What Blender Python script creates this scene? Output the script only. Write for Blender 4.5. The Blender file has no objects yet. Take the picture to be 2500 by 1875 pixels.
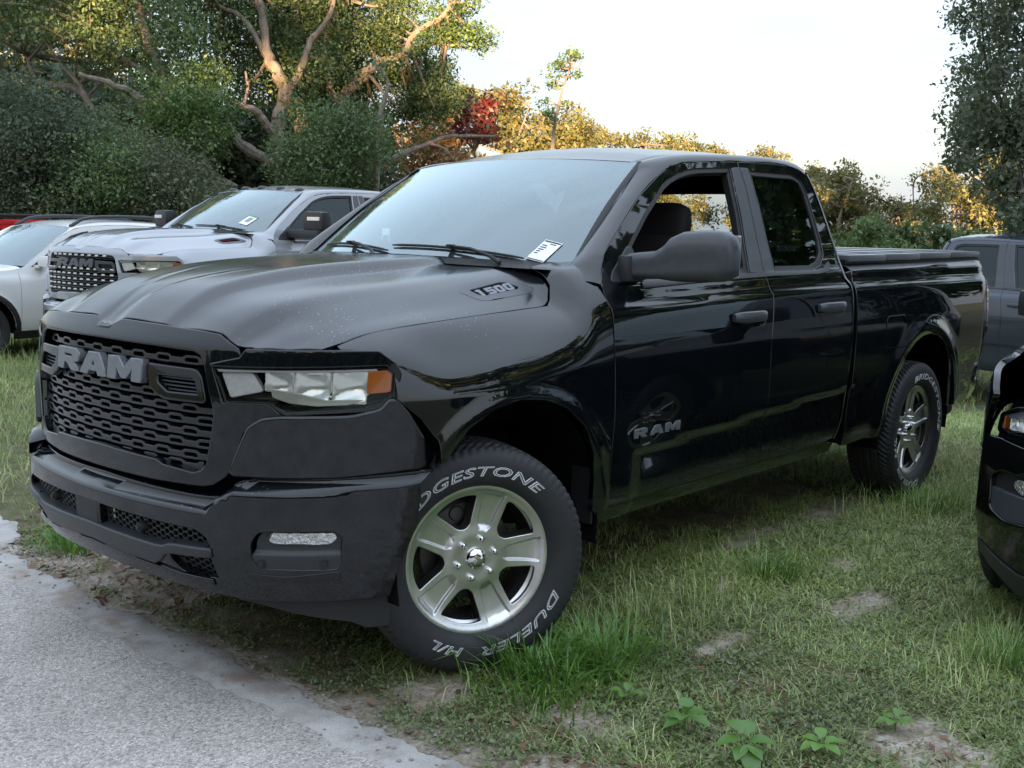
import bpy, bmesh, math, random
import numpy as np
from mathutils import Vector, Matrix
from mathutils.geometry import delaunay_2d_cdt

R = math.radians
scene = bpy.context.scene
COL = scene.collection

# ------------------------------------------------------------------ camera
cam_d = bpy.data.cameras.new('camera')
cam = bpy.data.objects.new('camera', cam_d)
COL.objects.link(cam)
scene.camera = cam
cam_d.sensor_width = 36.0
cam_d.lens = 36.0 * 2704.15 / 2500.0
cam_d.clip_start = 0.05
cam_d.clip_end = 2000.0
CAMP = Vector((2.81509, 3.49146, 1.54516))
_yaw, _pit, _rol = -2.4159436, -0.1408718, 0.0187585
_f = Vector((math.cos(_yaw)*math.cos(_pit), math.sin(_yaw)*math.cos(_pit), math.sin(_pit)))
_r = _f.cross(Vector((0, 0, 1))).normalized()
_u = _r.cross(_f)
_r2 = math.cos(_rol)*_r + math.sin(_rol)*_u
_u2 = -math.sin(_rol)*_r + math.cos(_rol)*_u
cam.matrix_world = Matrix(((_r2.x, _u2.x, -_f.x, CAMP.x), (_r2.y, _u2.y, -_f.y, CAMP.y),
                           (_r2.z, _u2.z, -_f.z, CAMP.z), (0, 0, 0, 1)))

# ------------------------------------------------------------------ sky and sun (low evening sun behind the camera)
SUN_EL, SUN_AZ = R(4.2), R(40.0)      # azimuth counter-clockwise from +X
world = bpy.data.worlds.new('World')
scene.world = world
world.use_nodes = True
wn, wl = world.node_tree.nodes, world.node_tree.links
wn.clear()
w_out = wn.new('ShaderNodeOutputWorld')
w_bg = wn.new('ShaderNodeBackground')
w_sky = wn.new('ShaderNodeTexSky')
w_sky.sky_type = 'NISHITA'
w_sky.sun_disc = False
w_sky.sun_elevation = SUN_EL
w_sky.sun_rotation = R(90.0) - SUN_AZ
w_sky.altitude = 20.0
w_sky.air_density = 1.0
w_sky.dust_density = 1.6
w_sky.ozone_density = 1.0
w_bg.inputs['Strength'].default_value = 0.15
# thin evening cloud: a soft noise veil over the whole dome
w_tc = wn.new('ShaderNodeTexCoord')
w_map = wn.new('ShaderNodeMapping')
w_map.inputs['Scale'].default_value = (1.0, 1.0, 3.2)
w_ns = wn.new('ShaderNodeTexNoise')
w_ns.inputs['Scale'].default_value = 2.3
w_ns.inputs['Detail'].default_value = 6.0
w_ns.inputs['Roughness'].default_value = 0.55
w_rp = wn.new('ShaderNodeValToRGB')
w_rp.color_ramp.elements[0].position = 0.40
w_rp.color_ramp.elements[0].color = (0.80, 0.80, 0.80, 1)
w_rp.color_ramp.elements[1].position = 0.72
w_rp.color_ramp.elements[1].color = (0.95, 0.95, 0.95, 1)
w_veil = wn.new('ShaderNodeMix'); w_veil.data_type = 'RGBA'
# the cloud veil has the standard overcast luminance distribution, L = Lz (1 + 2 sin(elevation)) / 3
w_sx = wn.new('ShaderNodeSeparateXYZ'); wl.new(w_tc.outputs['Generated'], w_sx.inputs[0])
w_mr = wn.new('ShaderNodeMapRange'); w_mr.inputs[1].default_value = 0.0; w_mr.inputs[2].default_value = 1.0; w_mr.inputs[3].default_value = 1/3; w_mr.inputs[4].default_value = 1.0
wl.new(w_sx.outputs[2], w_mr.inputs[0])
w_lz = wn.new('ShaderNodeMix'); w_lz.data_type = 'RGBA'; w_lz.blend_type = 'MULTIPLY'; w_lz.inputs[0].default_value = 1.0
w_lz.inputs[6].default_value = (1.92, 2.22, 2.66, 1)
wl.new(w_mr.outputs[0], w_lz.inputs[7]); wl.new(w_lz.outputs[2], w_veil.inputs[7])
wl.new(w_tc.outputs['Generated'], w_map.inputs['Vector'])
wl.new(w_map.outputs[0], w_ns.inputs['Vector'])
wl.new(w_ns.outputs['Fac'], w_rp.inputs[0])
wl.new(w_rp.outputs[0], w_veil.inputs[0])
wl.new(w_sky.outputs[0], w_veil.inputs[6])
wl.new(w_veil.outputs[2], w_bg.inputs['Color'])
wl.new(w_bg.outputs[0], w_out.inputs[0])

sun_d = bpy.data.lights.new('sun', 'SUN')
sun_d.energy = 4.0
sun_d.angle = R(0.6)
sun_d.color = (1.0, 0.62, 0.30)
sun = bpy.data.objects.new('sun', sun_d)
COL.objects.link(sun)
_sd = Vector((math.cos(SUN_AZ)*math.cos(SUN_EL), math.sin(SUN_AZ)*math.cos(SUN_EL), math.sin(SUN_EL)))
sun.rotation_euler = _sd.to_track_quat('Z', 'Y').to_euler()
sun.location = _sd * 60

vs = scene.view_settings
vs.view_transform = 'Standard'
vs.look = 'None'
vs.gamma = 1.0
vs.use_curve_mapping = False
vs.exposure = 2.7
scene.cycles.max_bounces = 8
scene.cycles.diffuse_bounces = 3
scene.cycles.glossy_bounces = 4
scene.cycles.transparent_max_bounces = 12
scene.cycles.transmission_bounces = 4
scene.cycles.use_denoising = True
scene.cycles.caustics_reflective = False
scene.cycles.caustics_refractive = False

# ------------------------------------------------------------------ helpers
def smooth(a, b, x):
    t = np.clip((np.asarray(x, float) - a) / (b - a), 0, 1)
    return t*t*(3 - 2*t)

class Pchip:
    """monotone cubic through (xs, ys); ys may have trailing axes"""
    def __init__(self, xs, ys):
        xs = np.asarray(xs, float); ys = np.asarray(ys, float)
        if xs[0] > xs[-1]:
            xs, ys = xs[::-1], ys[::-1]
        self.x, self.y = xs, ys
        h = np.diff(xs); sh = (-1,) + (1,)*(ys.ndim - 1)
        d = np.diff(ys, axis=0) / h.reshape(sh)
        m = np.zeros_like(ys)
        if len(xs) > 2:
            w1 = (2*h[1:] + h[:-1]).reshape(sh); w2 = (h[1:] + 2*h[:-1]).reshape(sh)
            with np.errstate(divide='ignore', invalid='ignore'):
                hm = (w1 + w2) / (w1/d[:-1] + w2/d[1:])
            m[1:-1] = np.where(d[:-1]*d[1:] > 0, hm, 0)
        m[0] = d[0]; m[-1] = d[-1]
        self.m = m
    def __call__(self, x):
        x = np.asarray(x, float)
        xc = np.clip(x, self.x[0], self.x[-1])
        i = np.clip(np.searchsorted(self.x, xc) - 1, 0, len(self.x) - 2)
        h = self.x[i+1] - self.x[i]
        t = (xc - self.x[i]) / h
        sh = x.shape + (1,)*(self.y.ndim - 1)
        t = t.reshape(sh); h = h.reshape(sh)
        return ((2*t**3 - 3*t**2 + 1)*self.y[i] + (t**3 - 2*t**2 + t)*h*self.m[i]
                + (-2*t**3 + 3*t**2)*self.y[i+1] + (t**3 - t**2)*h*self.m[i+1])

def new_mesh(name, verts, faces, mat=None, smooth_shade=True, normals=None):
    me = bpy.data.meshes.new(name)
    verts = np.asarray(verts, dtype=np.float32)
    me.from_pydata(verts.tolist(), [], [list(map(int, f)) for f in faces])
    if smooth_shade:
        me.polygons.foreach_set('use_smooth', np.ones(len(me.polygons), bool))
    if mat: me.materials.append(mat)
    me.update()
    if normals is not None:
        me.normals_split_custom_set_from_vertices(np.asarray(normals, float).tolist())
    return me

def fast_mesh(name, verts, faces, mat=None, smooth_shade=False, mats=None, mat_idx=None):
    """faces: (n,3) or (n,4) int array"""
    me = bpy.data.meshes.new(name)
    verts = np.ascontiguousarray(verts, dtype=np.float32); faces = np.ascontiguousarray(faces, dtype=np.int32)
    n, k = faces.shape
    me.vertices.add(len(verts)); me.vertices.foreach_set('co', verts.ravel())
    me.loops.add(n*k); me.loops.foreach_set('vertex_index', faces.ravel())
    me.polygons.add(n)
    me.polygons.foreach_set('loop_start', np.arange(0, n*k, k, dtype=np.int32))
    me.polygons.foreach_set('loop_total', np.full(n, k, np.int32))
    if smooth_shade: me.polygons.foreach_set('use_smooth', np.ones(n, bool))
    if mat: me.materials.append(mat)
    for m in (mats or []): me.materials.append(m)
    if mat_idx is not None: me.polygons.foreach_set('material_index', np.asarray(mat_idx, np.int32))
    me.update(); me.validate()
    return me

def link(name, me, parent=None, loc=None):
    o = bpy.data.objects.new(name, me)
    COL.objects.link(o)
    if parent is not None: o.parent = parent
    if loc is not None: o.location = loc
    return o

def tag(o, label=None, cat=None, group=None, kind=None):
    if label: o['label'] = label
    if cat: o['category'] = cat
    if group: o['group'] = group
    if kind: o['kind'] = kind
    return o

def thing(name, label, cat, loc=(0, 0, 0), rz=0.0, group=None):
    o = bpy.data.objects.new(name, None)
    o.empty_display_size = 0.2
    COL.objects.link(o)
    o.location = loc; o.rotation_euler = (0, 0, rz)
    return tag(o, label, cat, group)

def in_poly(pts, poly):
    x, y = pts[:, 0], pts[:, 1]
    p = np.asarray(poly, float); q = np.roll(p, -1, axis=0)
    inside = np.zeros(len(pts), bool)
    for (x1, y1), (x2, y2) in zip(p, q):
        if y1 == y2: continue
        c = ((y1 > y) != (y2 > y)) & (x < (x2 - x1)*(y - y1)/(y2 - y1) + x1)
        inside ^= c
    return inside

def seg_dist(pts, poly):
    p = np.asarray(poly, float); q = np.roll(p, -1, axis=0)
    d = np.full(len(pts), 1e9)
    for a, b in zip(p, q):
        ab = b - a; L = (ab*ab).sum()
        t = np.clip(((pts - a) @ ab)/max(L, 1e-12), 0, 1)
        d = np.minimum(d, np.hypot(*(pts - a - t[:, None]*ab).T))
    return d

def resample(loop, res):
    out = []
    n = len(loop)
    for i in range(n):
        a = np.asarray(loop[i], float); b = np.asarray(loop[(i+1) % n], float)
        k = max(1, int(math.ceil(np.linalg.norm(b - a)/res)))
        for j in range(k): out.append(a + (b - a)*j/k)
    return np.array(out)

def rounded(loop, r, n=4):
    """round the corners of a closed 2-D loop"""
    L = [np.asarray(p, float)[:2] for p in loop]; out = []
    for i, p in enumerate(L):
        a, b = L[i-1], L[(i+1) % len(L)]
        rr = r[i] if isinstance(r, (list, tuple)) else r
        la, lb = np.linalg.norm(a - p), np.linalg.norm(b - p)
        t = min(rr, la*0.45, lb*0.45)
        if t < 1e-5: out.append(p); continue
        p0 = p + (a - p)/la*t; p1 = p + (b - p)/lb*t
        for k in range(n + 1):
            s = k/n
            out.append((1-s)**2*p0 + 2*s*(1-s)*p + s*s*p1)
    return [tuple(p) for p in out]

def curve2(pts, n=8, closed=False):
    """Catmull-Rom through points"""
    P = [np.asarray(p, float) for p in pts]; out = []
    m = len(P)
    rng = range(m if closed else m - 1)
    for i in rng:
        p1, p2 = P[i], P[(i+1) % m]
        p0 = P[i-1] if (closed or i > 0) else 2*p1 - p2
        p3 = P[(i+2) % m] if (closed or i + 2 < m) else 2*p2 - p1
        for k in range(n):
            t = k/n
            out.append(0.5*((2*p1) + (p2-p0)*t + (2*p0-5*p1+4*p2-p3)*t*t + (3*p1-p0-3*p2+p3)*t**3))
    if not closed: out.append(P[-1])
    return out

def panel_mesh(name, loops, F, hint, res=0.03, mat=None, lip=0.012, rad=0.0025, bres=None, mirror=False, cuts=()):
    """A sheet cut along 2-D loops (outer, holes...) and laid on the surface F(u,v)->xyz, with rolled edges of depth `lip`.
    hint: function xyz->outward vectors, or one vector."""
    bres = bres or res
    rl = [resample(l, bres) for l in loops]
    outer = rl[0]
    lo, hi = outer.min(0), outer.max(0)
    gx = np.arange(lo[0] + res*0.5, hi[0], res); gy = np.arange(lo[1] + res*0.433, hi[1], res*0.866)
    G = np.array([(x + (0.5*res if j % 2 else 0), y) for j, y in enumerate(gy) for x in gx]) if len(gx) and len(gy) else np.zeros((0, 2))
    if len(G):
        ok = in_poly(G, outer)
        for h in rl[1:]: ok &= ~in_poly(G, h)
        G = G[ok]
    if len(G):
        d = np.full(len(G), 1e9)
        for l in rl: d = np.minimum(d, seg_dist(G, l))
        G = G[d > 0.42*res]
    pts = []; edges = []
    for l in rl:
        b = len(pts); pts += [tuple(p) for p in l]
        edges += [(b + i, b + (i+1) % len(l)) for i in range(len(l))]
    for cl in cuts:
        c_ = np.asarray(cl, float); b = len(pts); pts += [tuple(p) for p in c_]
        edges += [(b + i, b + i + 1) for i in range(len(c_) - 1)]
        if len(G):
            dd = np.full(len(G), 1e9)
            for p in c_: dd = np.minimum(dd, np.hypot(*(G - p).T))
            G = G[dd > .5*res]
    pts += [tuple(p) for p in G]
    vco, _e, tris, _a, _b, _c = delaunay_2d_cdt([Vector(p) for p in pts], edges, [], 0, 1e-7)
    UV = np.array([(v.x, v.y) for v in vco])
    T = np.array([t for t in tris if len(t) == 3], int)
    cen = UV[T].mean(1)
    keep = in_poly(cen, outer)
    for h in rl[1:]: keep &= ~in_poly(cen, h)
    T = T[keep]
    P = np.asarray(F(UV[:, 0], UV[:, 1]), float)
    e = 1e-4
    du = F(UV[:, 0] + e, UV[:, 1]) - F(UV[:, 0] - e, UV[:, 1])
    dv = F(UV[:, 0], UV[:, 1] + e) - F(UV[:, 0], UV[:, 1] - e)
    N = np.cross(du, dv); N /= np.maximum(np.linalg.norm(N, axis=1, keepdims=True), 1e-12)
    H = np.asarray(hint(P) if callable(hint) else np.tile(np.asarray(hint, float), (len(P), 1)))
    sg = np.sign((N*H).sum(1)); sg[sg == 0] = 1
    N *= sg[:, None]
    fl = ((np.cross(P[T[:, 1]] - P[T[:, 0]], P[T[:, 2]] - P[T[:, 0]])*N[T].mean(1)).sum(1) < 0)
    T[fl] = T[fl][:, [0, 2, 1]]
    V = [P]; NN = [N]; FF = [T.tolist()]
    base = len(P)
    if lip > 0:
        # boundary edges of the kept triangles
        from collections import Counter
        cnt = {}
        for t in T:
            for a, b in ((t[0], t[1]), (t[1], t[2]), (t[2], t[0])):
                k = (min(a, b), max(a, b))
                cnt[k] = None if k in cnt else (a, b)
        be = [v for v in cnt.values() if v is not None]
        bv = sorted({a for a, b in be} | {b for a, b in be})
        ix = {v: i for i, v in enumerate(bv)}
        out = np.zeros((len(bv), 3))
        for a, b in be:
            tg = P[b] - P[a]; tg = tg/max(np.linalg.norm(tg), 1e-9)
            o = np.cross(tg, N[a] + N[b]); o /= max(np.linalg.norm(o), 1e-9)
            out[ix[a]] += o; out[ix[b]] += o
        out /= np.maximum(np.linalg.norm(out, axis=1, keepdims=True), 1e-9)
        B, BN = P[bv], N[bv]
        r0 = B; r1 = B + out*rad*0.7 - BN*rad*0.3; r2 = B + out*rad - BN*rad; r3 = r2 - BN*lip
        m = len(bv)
        V += [r0, r1, r2, r3]
        k = out*0.7 + BN*0.7
        NN += [BN, k, out, out]
        q = []
        for a, b in be:
            i, j = ix[a], ix[b]
            for lev in range(3):
                q.append((base + lev*m + j, base + lev*m + i, base + (lev+1)*m + i, base + (lev+1)*m + j))
        FF.append(q)
    V = np.concatenate(V); NN = np.concatenate(NN)
    faces = [f for g in FF for f in g]
    if mirror:
        V = V*np.array([1, -1, 1]); NN = NN*np.array([1, -1, 1]); faces = [tuple(reversed(f)) for f in faces]
    return new_mesh(name, V, faces, mat, True, NN)

def panel(name, loops, F, hint, parent, mat, res=0.03, lip=0.012, rad=0.0025, bres=None, both=False):
    o = link(name, panel_mesh(name, loops, F, hint, res, mat, lip, rad, bres), parent)
    if both:
        o2 = link(name, mirror_mesh(o.data), both if both is not True else parent)
        return o, o2
    return o

def mirror_mesh(me):
    """a left-right mirrored copy of a mesh, custom normals kept"""
    n = len(me.vertices)
    co = np.empty(n*3, np.float32); me.vertices.foreach_get('co', co); co = co.reshape(-1, 3)*np.array([1, -1, 1], np.float32)
    ls = np.empty(len(me.polygons), np.int32); me.polygons.foreach_get('loop_start', ls)
    lt = np.empty(len(me.polygons), np.int32); me.polygons.foreach_get('loop_total', lt)
    vi = np.empty(len(me.loops), np.int32); me.loops.foreach_get('vertex_index', vi)
    faces = [vi[s:s+t][::-1].tolist() for s, t in zip(ls, lt)]
    nn = None
    if me.has_custom_normals:
        cn = np.zeros((n, 3))
        ln = np.empty(len(me.loops)*3, np.float32); me.loops.foreach_get('normal', ln)
        np.add.at(cn, vi, ln.reshape(-1, 3))
        cn /= np.maximum(np.linalg.norm(cn, axis=1, keepdims=True), 1e-9)
        nn = cn*np.array([1, -1, 1])
    sm = np.empty(len(me.polygons), bool); me.polygons.foreach_get('use_smooth', sm)
    m2 = new_mesh(me.name, co, faces, None, bool(sm.all()), nn)
    if not sm.all(): m2.polygons.foreach_set('use_smooth', sm)
    for m in me.materials: m2.materials.append(m)
    mi = np.empty(len(me.polygons), np.int32); me.polygons.foreach_get('material_index', mi)
    m2.polygons.foreach_set('material_index', mi)
    return m2

def strip_mesh(name, A, B, mat, bulge=0.0, out=(0, 0, 1), n=6, lip=0.0, closed=False, mirror=False):
    """ruled sheet between two equal-length 3-D polylines, bowed by `bulge` towards `out`"""
    A = np.asarray(A, float); B = np.asarray(B, float); out = np.asarray(out, float)
    m = len(A); V = []
    for j in range(n + 1):
        t = j/n
        V.append(A*(1-t) + B*t + (out if out.ndim == 2 else out[None, :])*bulge*4*t*(1-t))
    V = np.concatenate(V)
    F = []
    for j in range(n):
        for i in range(m if closed else m - 1):
            k = (i+1) % m
            F.append((j*m + i, j*m + k, (j+1)*m + k, (j+1)*m + i))
    # orient
    V_ = V; f0 = F[len(F)//2]
    nr = np.cross(V_[f0[1]] - V_[f0[0]], V_[f0[3]] - V_[f0[0]])
    o_ = out.mean(0) if out.ndim == 2 else out
    if nr @ o_ < 0: F = [tuple(reversed(f)) for f in F]
    if mirror: V = V*np.array([1, -1, 1]); F = [tuple(reversed(f)) for f in F]
    return new_mesh(name, V, F, mat)

def frames(path):
    P = np.asarray(path, float); T = np.gradient(P, axis=0); T /= np.linalg.norm(T, axis=1, keepdims=True)
    up = np.array([0, 0, 1.0])
    if abs(T[0] @ up) > 0.9: up = np.array([1.0, 0, 0])
    n = up - (up @ T[0])*T[0]; n /= np.linalg.norm(n); N = [n]
    for i in range(1, len(P)):
        n = N[-1] - (N[-1] @ T[i])*T[i]; n /= max(np.linalg.norm(n), 1e-9); N.append(n)
    N = np.array(N); return P, T, N, np.cross(T, N)

def tube_data(path, rad, sides=8, caps=True):
    P, T, N, B = frames(path)
    r = np.broadcast_to(np.asarray(rad, float), (len(P),))
    a = np.arange(sides)/sides*2*math.pi
    V = (P[:, None, :] + r[:, None, None]*(np.cos(a)[None, :, None]*N[:, None, :] + np.sin(a)[None, :, None]*B[:, None, :])).reshape(-1, 3)
    F = []
    for i in range(len(P) - 1):
        for j in range(sides):
            k = (j+1) % sides
            F.append((i*sides + j, i*sides + k, (i+1)*sides + k, (i+1)*sides + j))
    if caps:
        F.append(tuple(range(sides))[::-1]); F.append(tuple((len(P)-1)*sides + j for j in range(sides)))
    return V, F

class MB:
    """collects simple shapes into one mesh"""
    def __init__(self): self.v = []; self.f = []; self.n = 0
    def add(self, V, F):
        V = np.asarray(V, float)
        self.v.append(V); self.f += [tuple(int(i) + self.n for i in f) for f in F]; self.n += len(V); return self
    def tube(self, path, rad, sides=8, caps=True): return self.add(*tube_data(path, rad, sides, caps))
    def box(self, c, s, rz=0.0, bev=0.0, M=None):
        bm = bmesh.new(); bmesh.ops.create_cube(bm, size=1.0)
        for v in bm.verts: v.co = Vector((v.co.x*s[0], v.co.y*s[1], v.co.z*s[2]))
        if bev > 0: bmesh.ops.bevel(bm, geom=list(bm.edges), offset=bev, segments=2, profile=0.7, affect='EDGES')
        mt = Matrix.Translation(Vector(c)) @ Matrix.Rotation(rz, 4, 'Z')
        if M is not None: mt = mt @ M
        bm.transform(mt); bm.verts.index_update()
        V = [tuple(v.co) for v in bm.verts]; F = [[v.index for v in f.verts] for f in bm.faces]
        bm.free(); return self.add(V, F)
    def lathe(self, prof, n=32, axis='Y', a0=0.0, a1=2*math.pi):
        """prof: (r, h) pairs"""
        full = abs(a1 - a0 - 2*math.pi) < 1e-6
        k = n if full else n + 1
        a = a0 + (a1 - a0)*np.arange(k)/n
        pr = np.asarray(prof, float); V = []
        for r_, h in pr:
            c, s = r_*np.cos(a), r_*np.sin(a); hh = np.full(k, h)
            V.append(np.stack({'Y': (c, hh, s), 'Z': (c, s, hh), 'X': (hh, c, s)}[axis], 1))
        V = np.concatenate(V); F = []
        for i in range(len(pr) - 1):
            for j in range(n):
                q = (j+1) % k
                F.append((i*k + j, i*k + q, (i+1)*k + q, (i+1)*k + j))
        return self.add(V, F)
    def quad(self, a, b, c, d): return self.add([a, b, c, d], [(0, 1, 2, 3)])
    def mesh(self, name, mat, smooth_shade=True, auto=35.0):
        me = new_mesh(name, np.concatenate(self.v), self.f, mat, False)
        if smooth_shade:
            bm = bmesh.new(); bm.from_mesh(me)
            bmesh.ops.recalc_face_normals(bm, faces=bm.faces)
            for f in bm.faces: f.smooth = True
            lim = R(auto)
            for e_ in bm.edges:
                e_.smooth = len(e_.link_faces) == 2 and e_.calc_face_angle(0) < lim
            bm.to_mesh(me); bm.free(); me.update()
        return me
    def build(self, name, mat, parent=None, both=False, **k):
        o = link(name, self.mesh(name, mat, **k), parent)
        if both: link(name, mirror_mesh(o.data), both if both is not True else parent)
        return o

def copy_tree(o, parent=None, swap=None):
    """copy a thing with its parts and sub-parts; swap = {material: material}"""
    c = o.copy(); COL.objects.link(c); c.parent = parent
    if swap and c.type == 'MESH':
        for i, s in enumerate(c.material_slots):
            m = o.data.materials[i]
            if m in swap:
                s.link = 'OBJECT'; s.material = swap[m]
    for ch in list(o.children): copy_tree(ch, c, swap)
    return c

# ------------------------------------------------------------------ materials
MATS = {}
def nmat(name):
    m = bpy.data.materials.new(name); m.use_nodes = True
    n, l = m.node_tree.nodes, m.node_tree.links
    return m, n, l, n['Principled BSDF']

def simple(name, col, rough=0.5, metal=0.0, spec=0.5, coat=0.0, coat_rough=0.03, noise=0.0, nscale=40.0, bump=0.0, bscale=200.0, emit=None):
    if name in MATS: return MATS[name]
    m, n, l, b = nmat(name)
    b.inputs['Base Color'].default_value = (*col, 1)
    b.inputs['Roughness'].default_value = rough
    b.inputs['Metallic'].default_value = metal
    b.inputs['Specular IOR Level'].default_value = spec
    b.inputs['Coat Weight'].default_value = coat
    b.inputs['Coat Roughness'].default_value = coat_rough
    if noise > 0:
        t = n.new('ShaderNodeTexNoise'); t.inputs['Scale'].default_value = nscale; t.inputs['Detail'].default_value = 5
        tc = n.new('ShaderNodeTexCoord'); l.new(tc.outputs['Object'], t.inputs['Vector'])
        mr = n.new('ShaderNodeMapRange'); mr.inputs[3].default_value = max(0.02, rough - noise); mr.inputs[4].default_value = rough + noise
        l.new(t.outputs['Fac'], mr.inputs[0]); l.new(mr.outputs[0], b.inputs['Roughness'])
        mx = n.new('ShaderNodeMix'); mx.data_type = 'RGBA'
        mx.inputs[6].default_value = (*[c*0.75 for c in col], 1); mx.inputs[7].default_value = (*[min(1, c*1.3) for c in col], 1)
        l.new(t.outputs['Fac'], mx.inputs[0]); l.new(mx.outputs[2], b.inputs['Base Color'])
    if bump > 0:
        t2 = n.new('ShaderNodeTexNoise'); t2.inputs['Scale'].default_value = bscale; t2.inputs['Detail'].default_value = 4
        tc2 = n.new('ShaderNodeTexCoord'); l.new(tc2.outputs['Object'], t2.inputs['Vector'])
        bp = n.new('ShaderNodeBump'); bp.inputs['Strength'].default_value = bump; bp.inputs['Distance'].default_value = 0.01
        l.new(t2.outputs['Fac'], bp.inputs['Height']); l.new(bp.outputs[0], b.inputs['Normal'])
    MATS[name] = m
    return m

def paint(name, col, dust=0.25, metal=0.0, rough=0.35, spec=0.0, ior=1.65):
    """clear-coated car paint; a film of dew and dust lies on the faces that look up"""
    m, n, l, b = nmat(name)
    b.inputs['Base Color'].default_value = (*col, 1)
    b.inputs['Roughness'].default_value = rough
    b.inputs['Metallic'].default_value = metal
    b.inputs['Coat Weight'].default_value = 1.0
    b.inputs['Coat IOR'].default_value = ior
    b.inputs['Coat Roughness'].default_value = 0.02
    b.inputs['Specular IOR Level'].default_value = spec
    geo = n.new('ShaderNodeNewGeometry'); sx = n.new('ShaderNodeSeparateXYZ'); l.new(geo.outputs['Normal'], sx.inputs[0])
    up = n.new('ShaderNodeMapRange'); up.inputs[1].default_value = 0.45; up.inputs[2].default_value = 0.92; l.new(sx.outputs[2], up.inputs[0])
    tc = n.new('ShaderNodeTexCoord')
    t = n.new('ShaderNodeTexNoise'); t.inputs['Scale'].default_value = 9; t.inputs['Detail'].default_value = 8; t.inputs['Roughness'].default_value = 0.7
    l.new(tc.outputs['Object'], t.inputs['Vector'])
    sp = n.new('ShaderNodeTexVoronoi'); sp.inputs['Scale'].default_value = 62; sp.inputs['Randomness'].default_value = 1.0
    mp = n.new('ShaderNodeMapping'); mp.inputs['Scale'].default_value = (0.7, 1.6, 1.0); mp.inputs['Rotation'].default_value = (0, 0, 0.5)
    l.new(tc.outputs['Object'], mp.inputs[0]); l.new(mp.outputs[0], sp.inputs['Vector'])
    sr = n.new('ShaderNodeMapRange'); sr.inputs[1].default_value = 0.16; sr.inputs[2].default_value = 0.08; l.new(sp.outputs['Distance'], sr.inputs[0])
    t3 = n.new('ShaderNodeTexNoise'); t3.inputs['Scale'].default_value = 3.4; t3.inputs['Detail'].default_value = 2
    l.new(tc.outputs['Object'], t3.inputs['Vector'])
    sm = n.new('ShaderNodeMapRange'); sm.inputs[1].default_value = 0.50; sm.inputs[2].default_value = 0.66; l.new(t3.outputs['Fac'], sm.inputs[0])
    mm = n.new('ShaderNodeMath'); mm.operation = 'MULTIPLY'; l.new(sr.outputs[0], mm.inputs[0]); l.new(sm.outputs[0], mm.inputs[1])
    mm2 = n.new('ShaderNodeMath'); mm2.operation = 'MULTIPLY'; l.new(mm.outputs[0], mm2.inputs[0]); l.new(up.outputs[0], mm2.inputs[1])
    dd = n.new('ShaderNodeMath'); dd.operation = 'MULTIPLY'; l.new(up.outputs[0], dd.inputs[0])
    dr = n.new('ShaderNodeMapRange'); dr.inputs[3].default_value = 0.55*dust; dr.inputs[4].default_value = 1.2*dust; l.new(t.outputs['Fac'], dr.inputs[0])
    l.new(dr.outputs[0], dd.inputs[1])
    cr = n.new('ShaderNodeMapRange'); cr.inputs[3].default_value = 0.02; cr.inputs[4].default_value = 0.42; l.new(dd.outputs[0], cr.inputs[0])
    l.new(cr.outputs[0], b.inputs['Coat Roughness'])
    fac = n.new('ShaderNodeMath'); fac.operation = 'MULTIPLY_ADD'; l.new(dd.outputs[0], fac.inputs[0]); fac.inputs[1].default_value = 0.05
    l.new(mm2.outputs[0], fac.inputs[2])
    fac.use_clamp = True
    mx = n.new('ShaderNodeMix'); mx.data_type = 'RGBA'; mx.inputs[6].default_value = (*col, 1); mx.inputs[7].default_value = (0.42, 0.44, 0.50, 1)
    l.new(fac.outputs[0], mx.inputs[0]); l.new(mx.outputs[2], b.inputs['Base Color'])
    MATS[name] = m
    return m

def glass(name, tint, ior=1.5, dust=0.0, boost=1.0):
    """thin glass sheet: clear or tinted, with its mirror image of the sky"""
    m, n, l, b = nmat(name); n.remove(b)
    out = n['Material Output']
    tr = n.new('ShaderNodeBsdfTransparent'); tr.inputs[0].default_value = (*tint, 1)
    gl = n.new('ShaderNodeBsdfGlossy'); gl.inputs['Roughness'].default_value = 0.01; gl.inputs[0].default_value = (0.84, 0.97, 1.0, 1)
    fr = n.new('ShaderNodeFresnel'); fr.inputs[0].default_value = ior
    mt = n.new('ShaderNodeMath'); mt.operation = 'MULTIPLY'; mt.inputs[1].default_value = boost; mt.use_clamp = True
    l.new(fr.outputs[0], mt.inputs[0])
    mx = n.new('ShaderNodeMixShader'); l.new(mt.outputs[0], mx.inputs[0]); l.new(tr.outputs[0], mx.inputs[1]); l.new(gl.outputs[0], mx.inputs[2])
    last = mx
    if dust > 0:
        df = n.new('ShaderNodeBsdfDiffuse'); df.inputs[0].default_value = (0.50, 0.56, 0.58, 1)
        tc = n.new('ShaderNodeTexCoord'); t = n.new('ShaderNodeTexNoise'); t.inputs['Scale'].default_value = 5; t.inputs['Detail'].default_value = 7
        l.new(tc.outputs['Object'], t.inputs['Vector'])
        mr = n.new('ShaderNodeMapRange'); mr.inputs[3].default_value = dust*0.6; mr.inputs[4].default_value = dust*1.4; l.new(t.outputs['Fac'], mr.inputs[0])
        m2 = n.new('ShaderNodeMixShader'); l.new(mr.outputs[0], m2.inputs[0]); l.new(mx.outputs[0], m2.inputs[1]); l.new(df.outputs[0], m2.inputs[2]); last = m2
    l.new(last.outputs[0], out.inputs[0])
    MATS[name] = m
    return m

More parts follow.
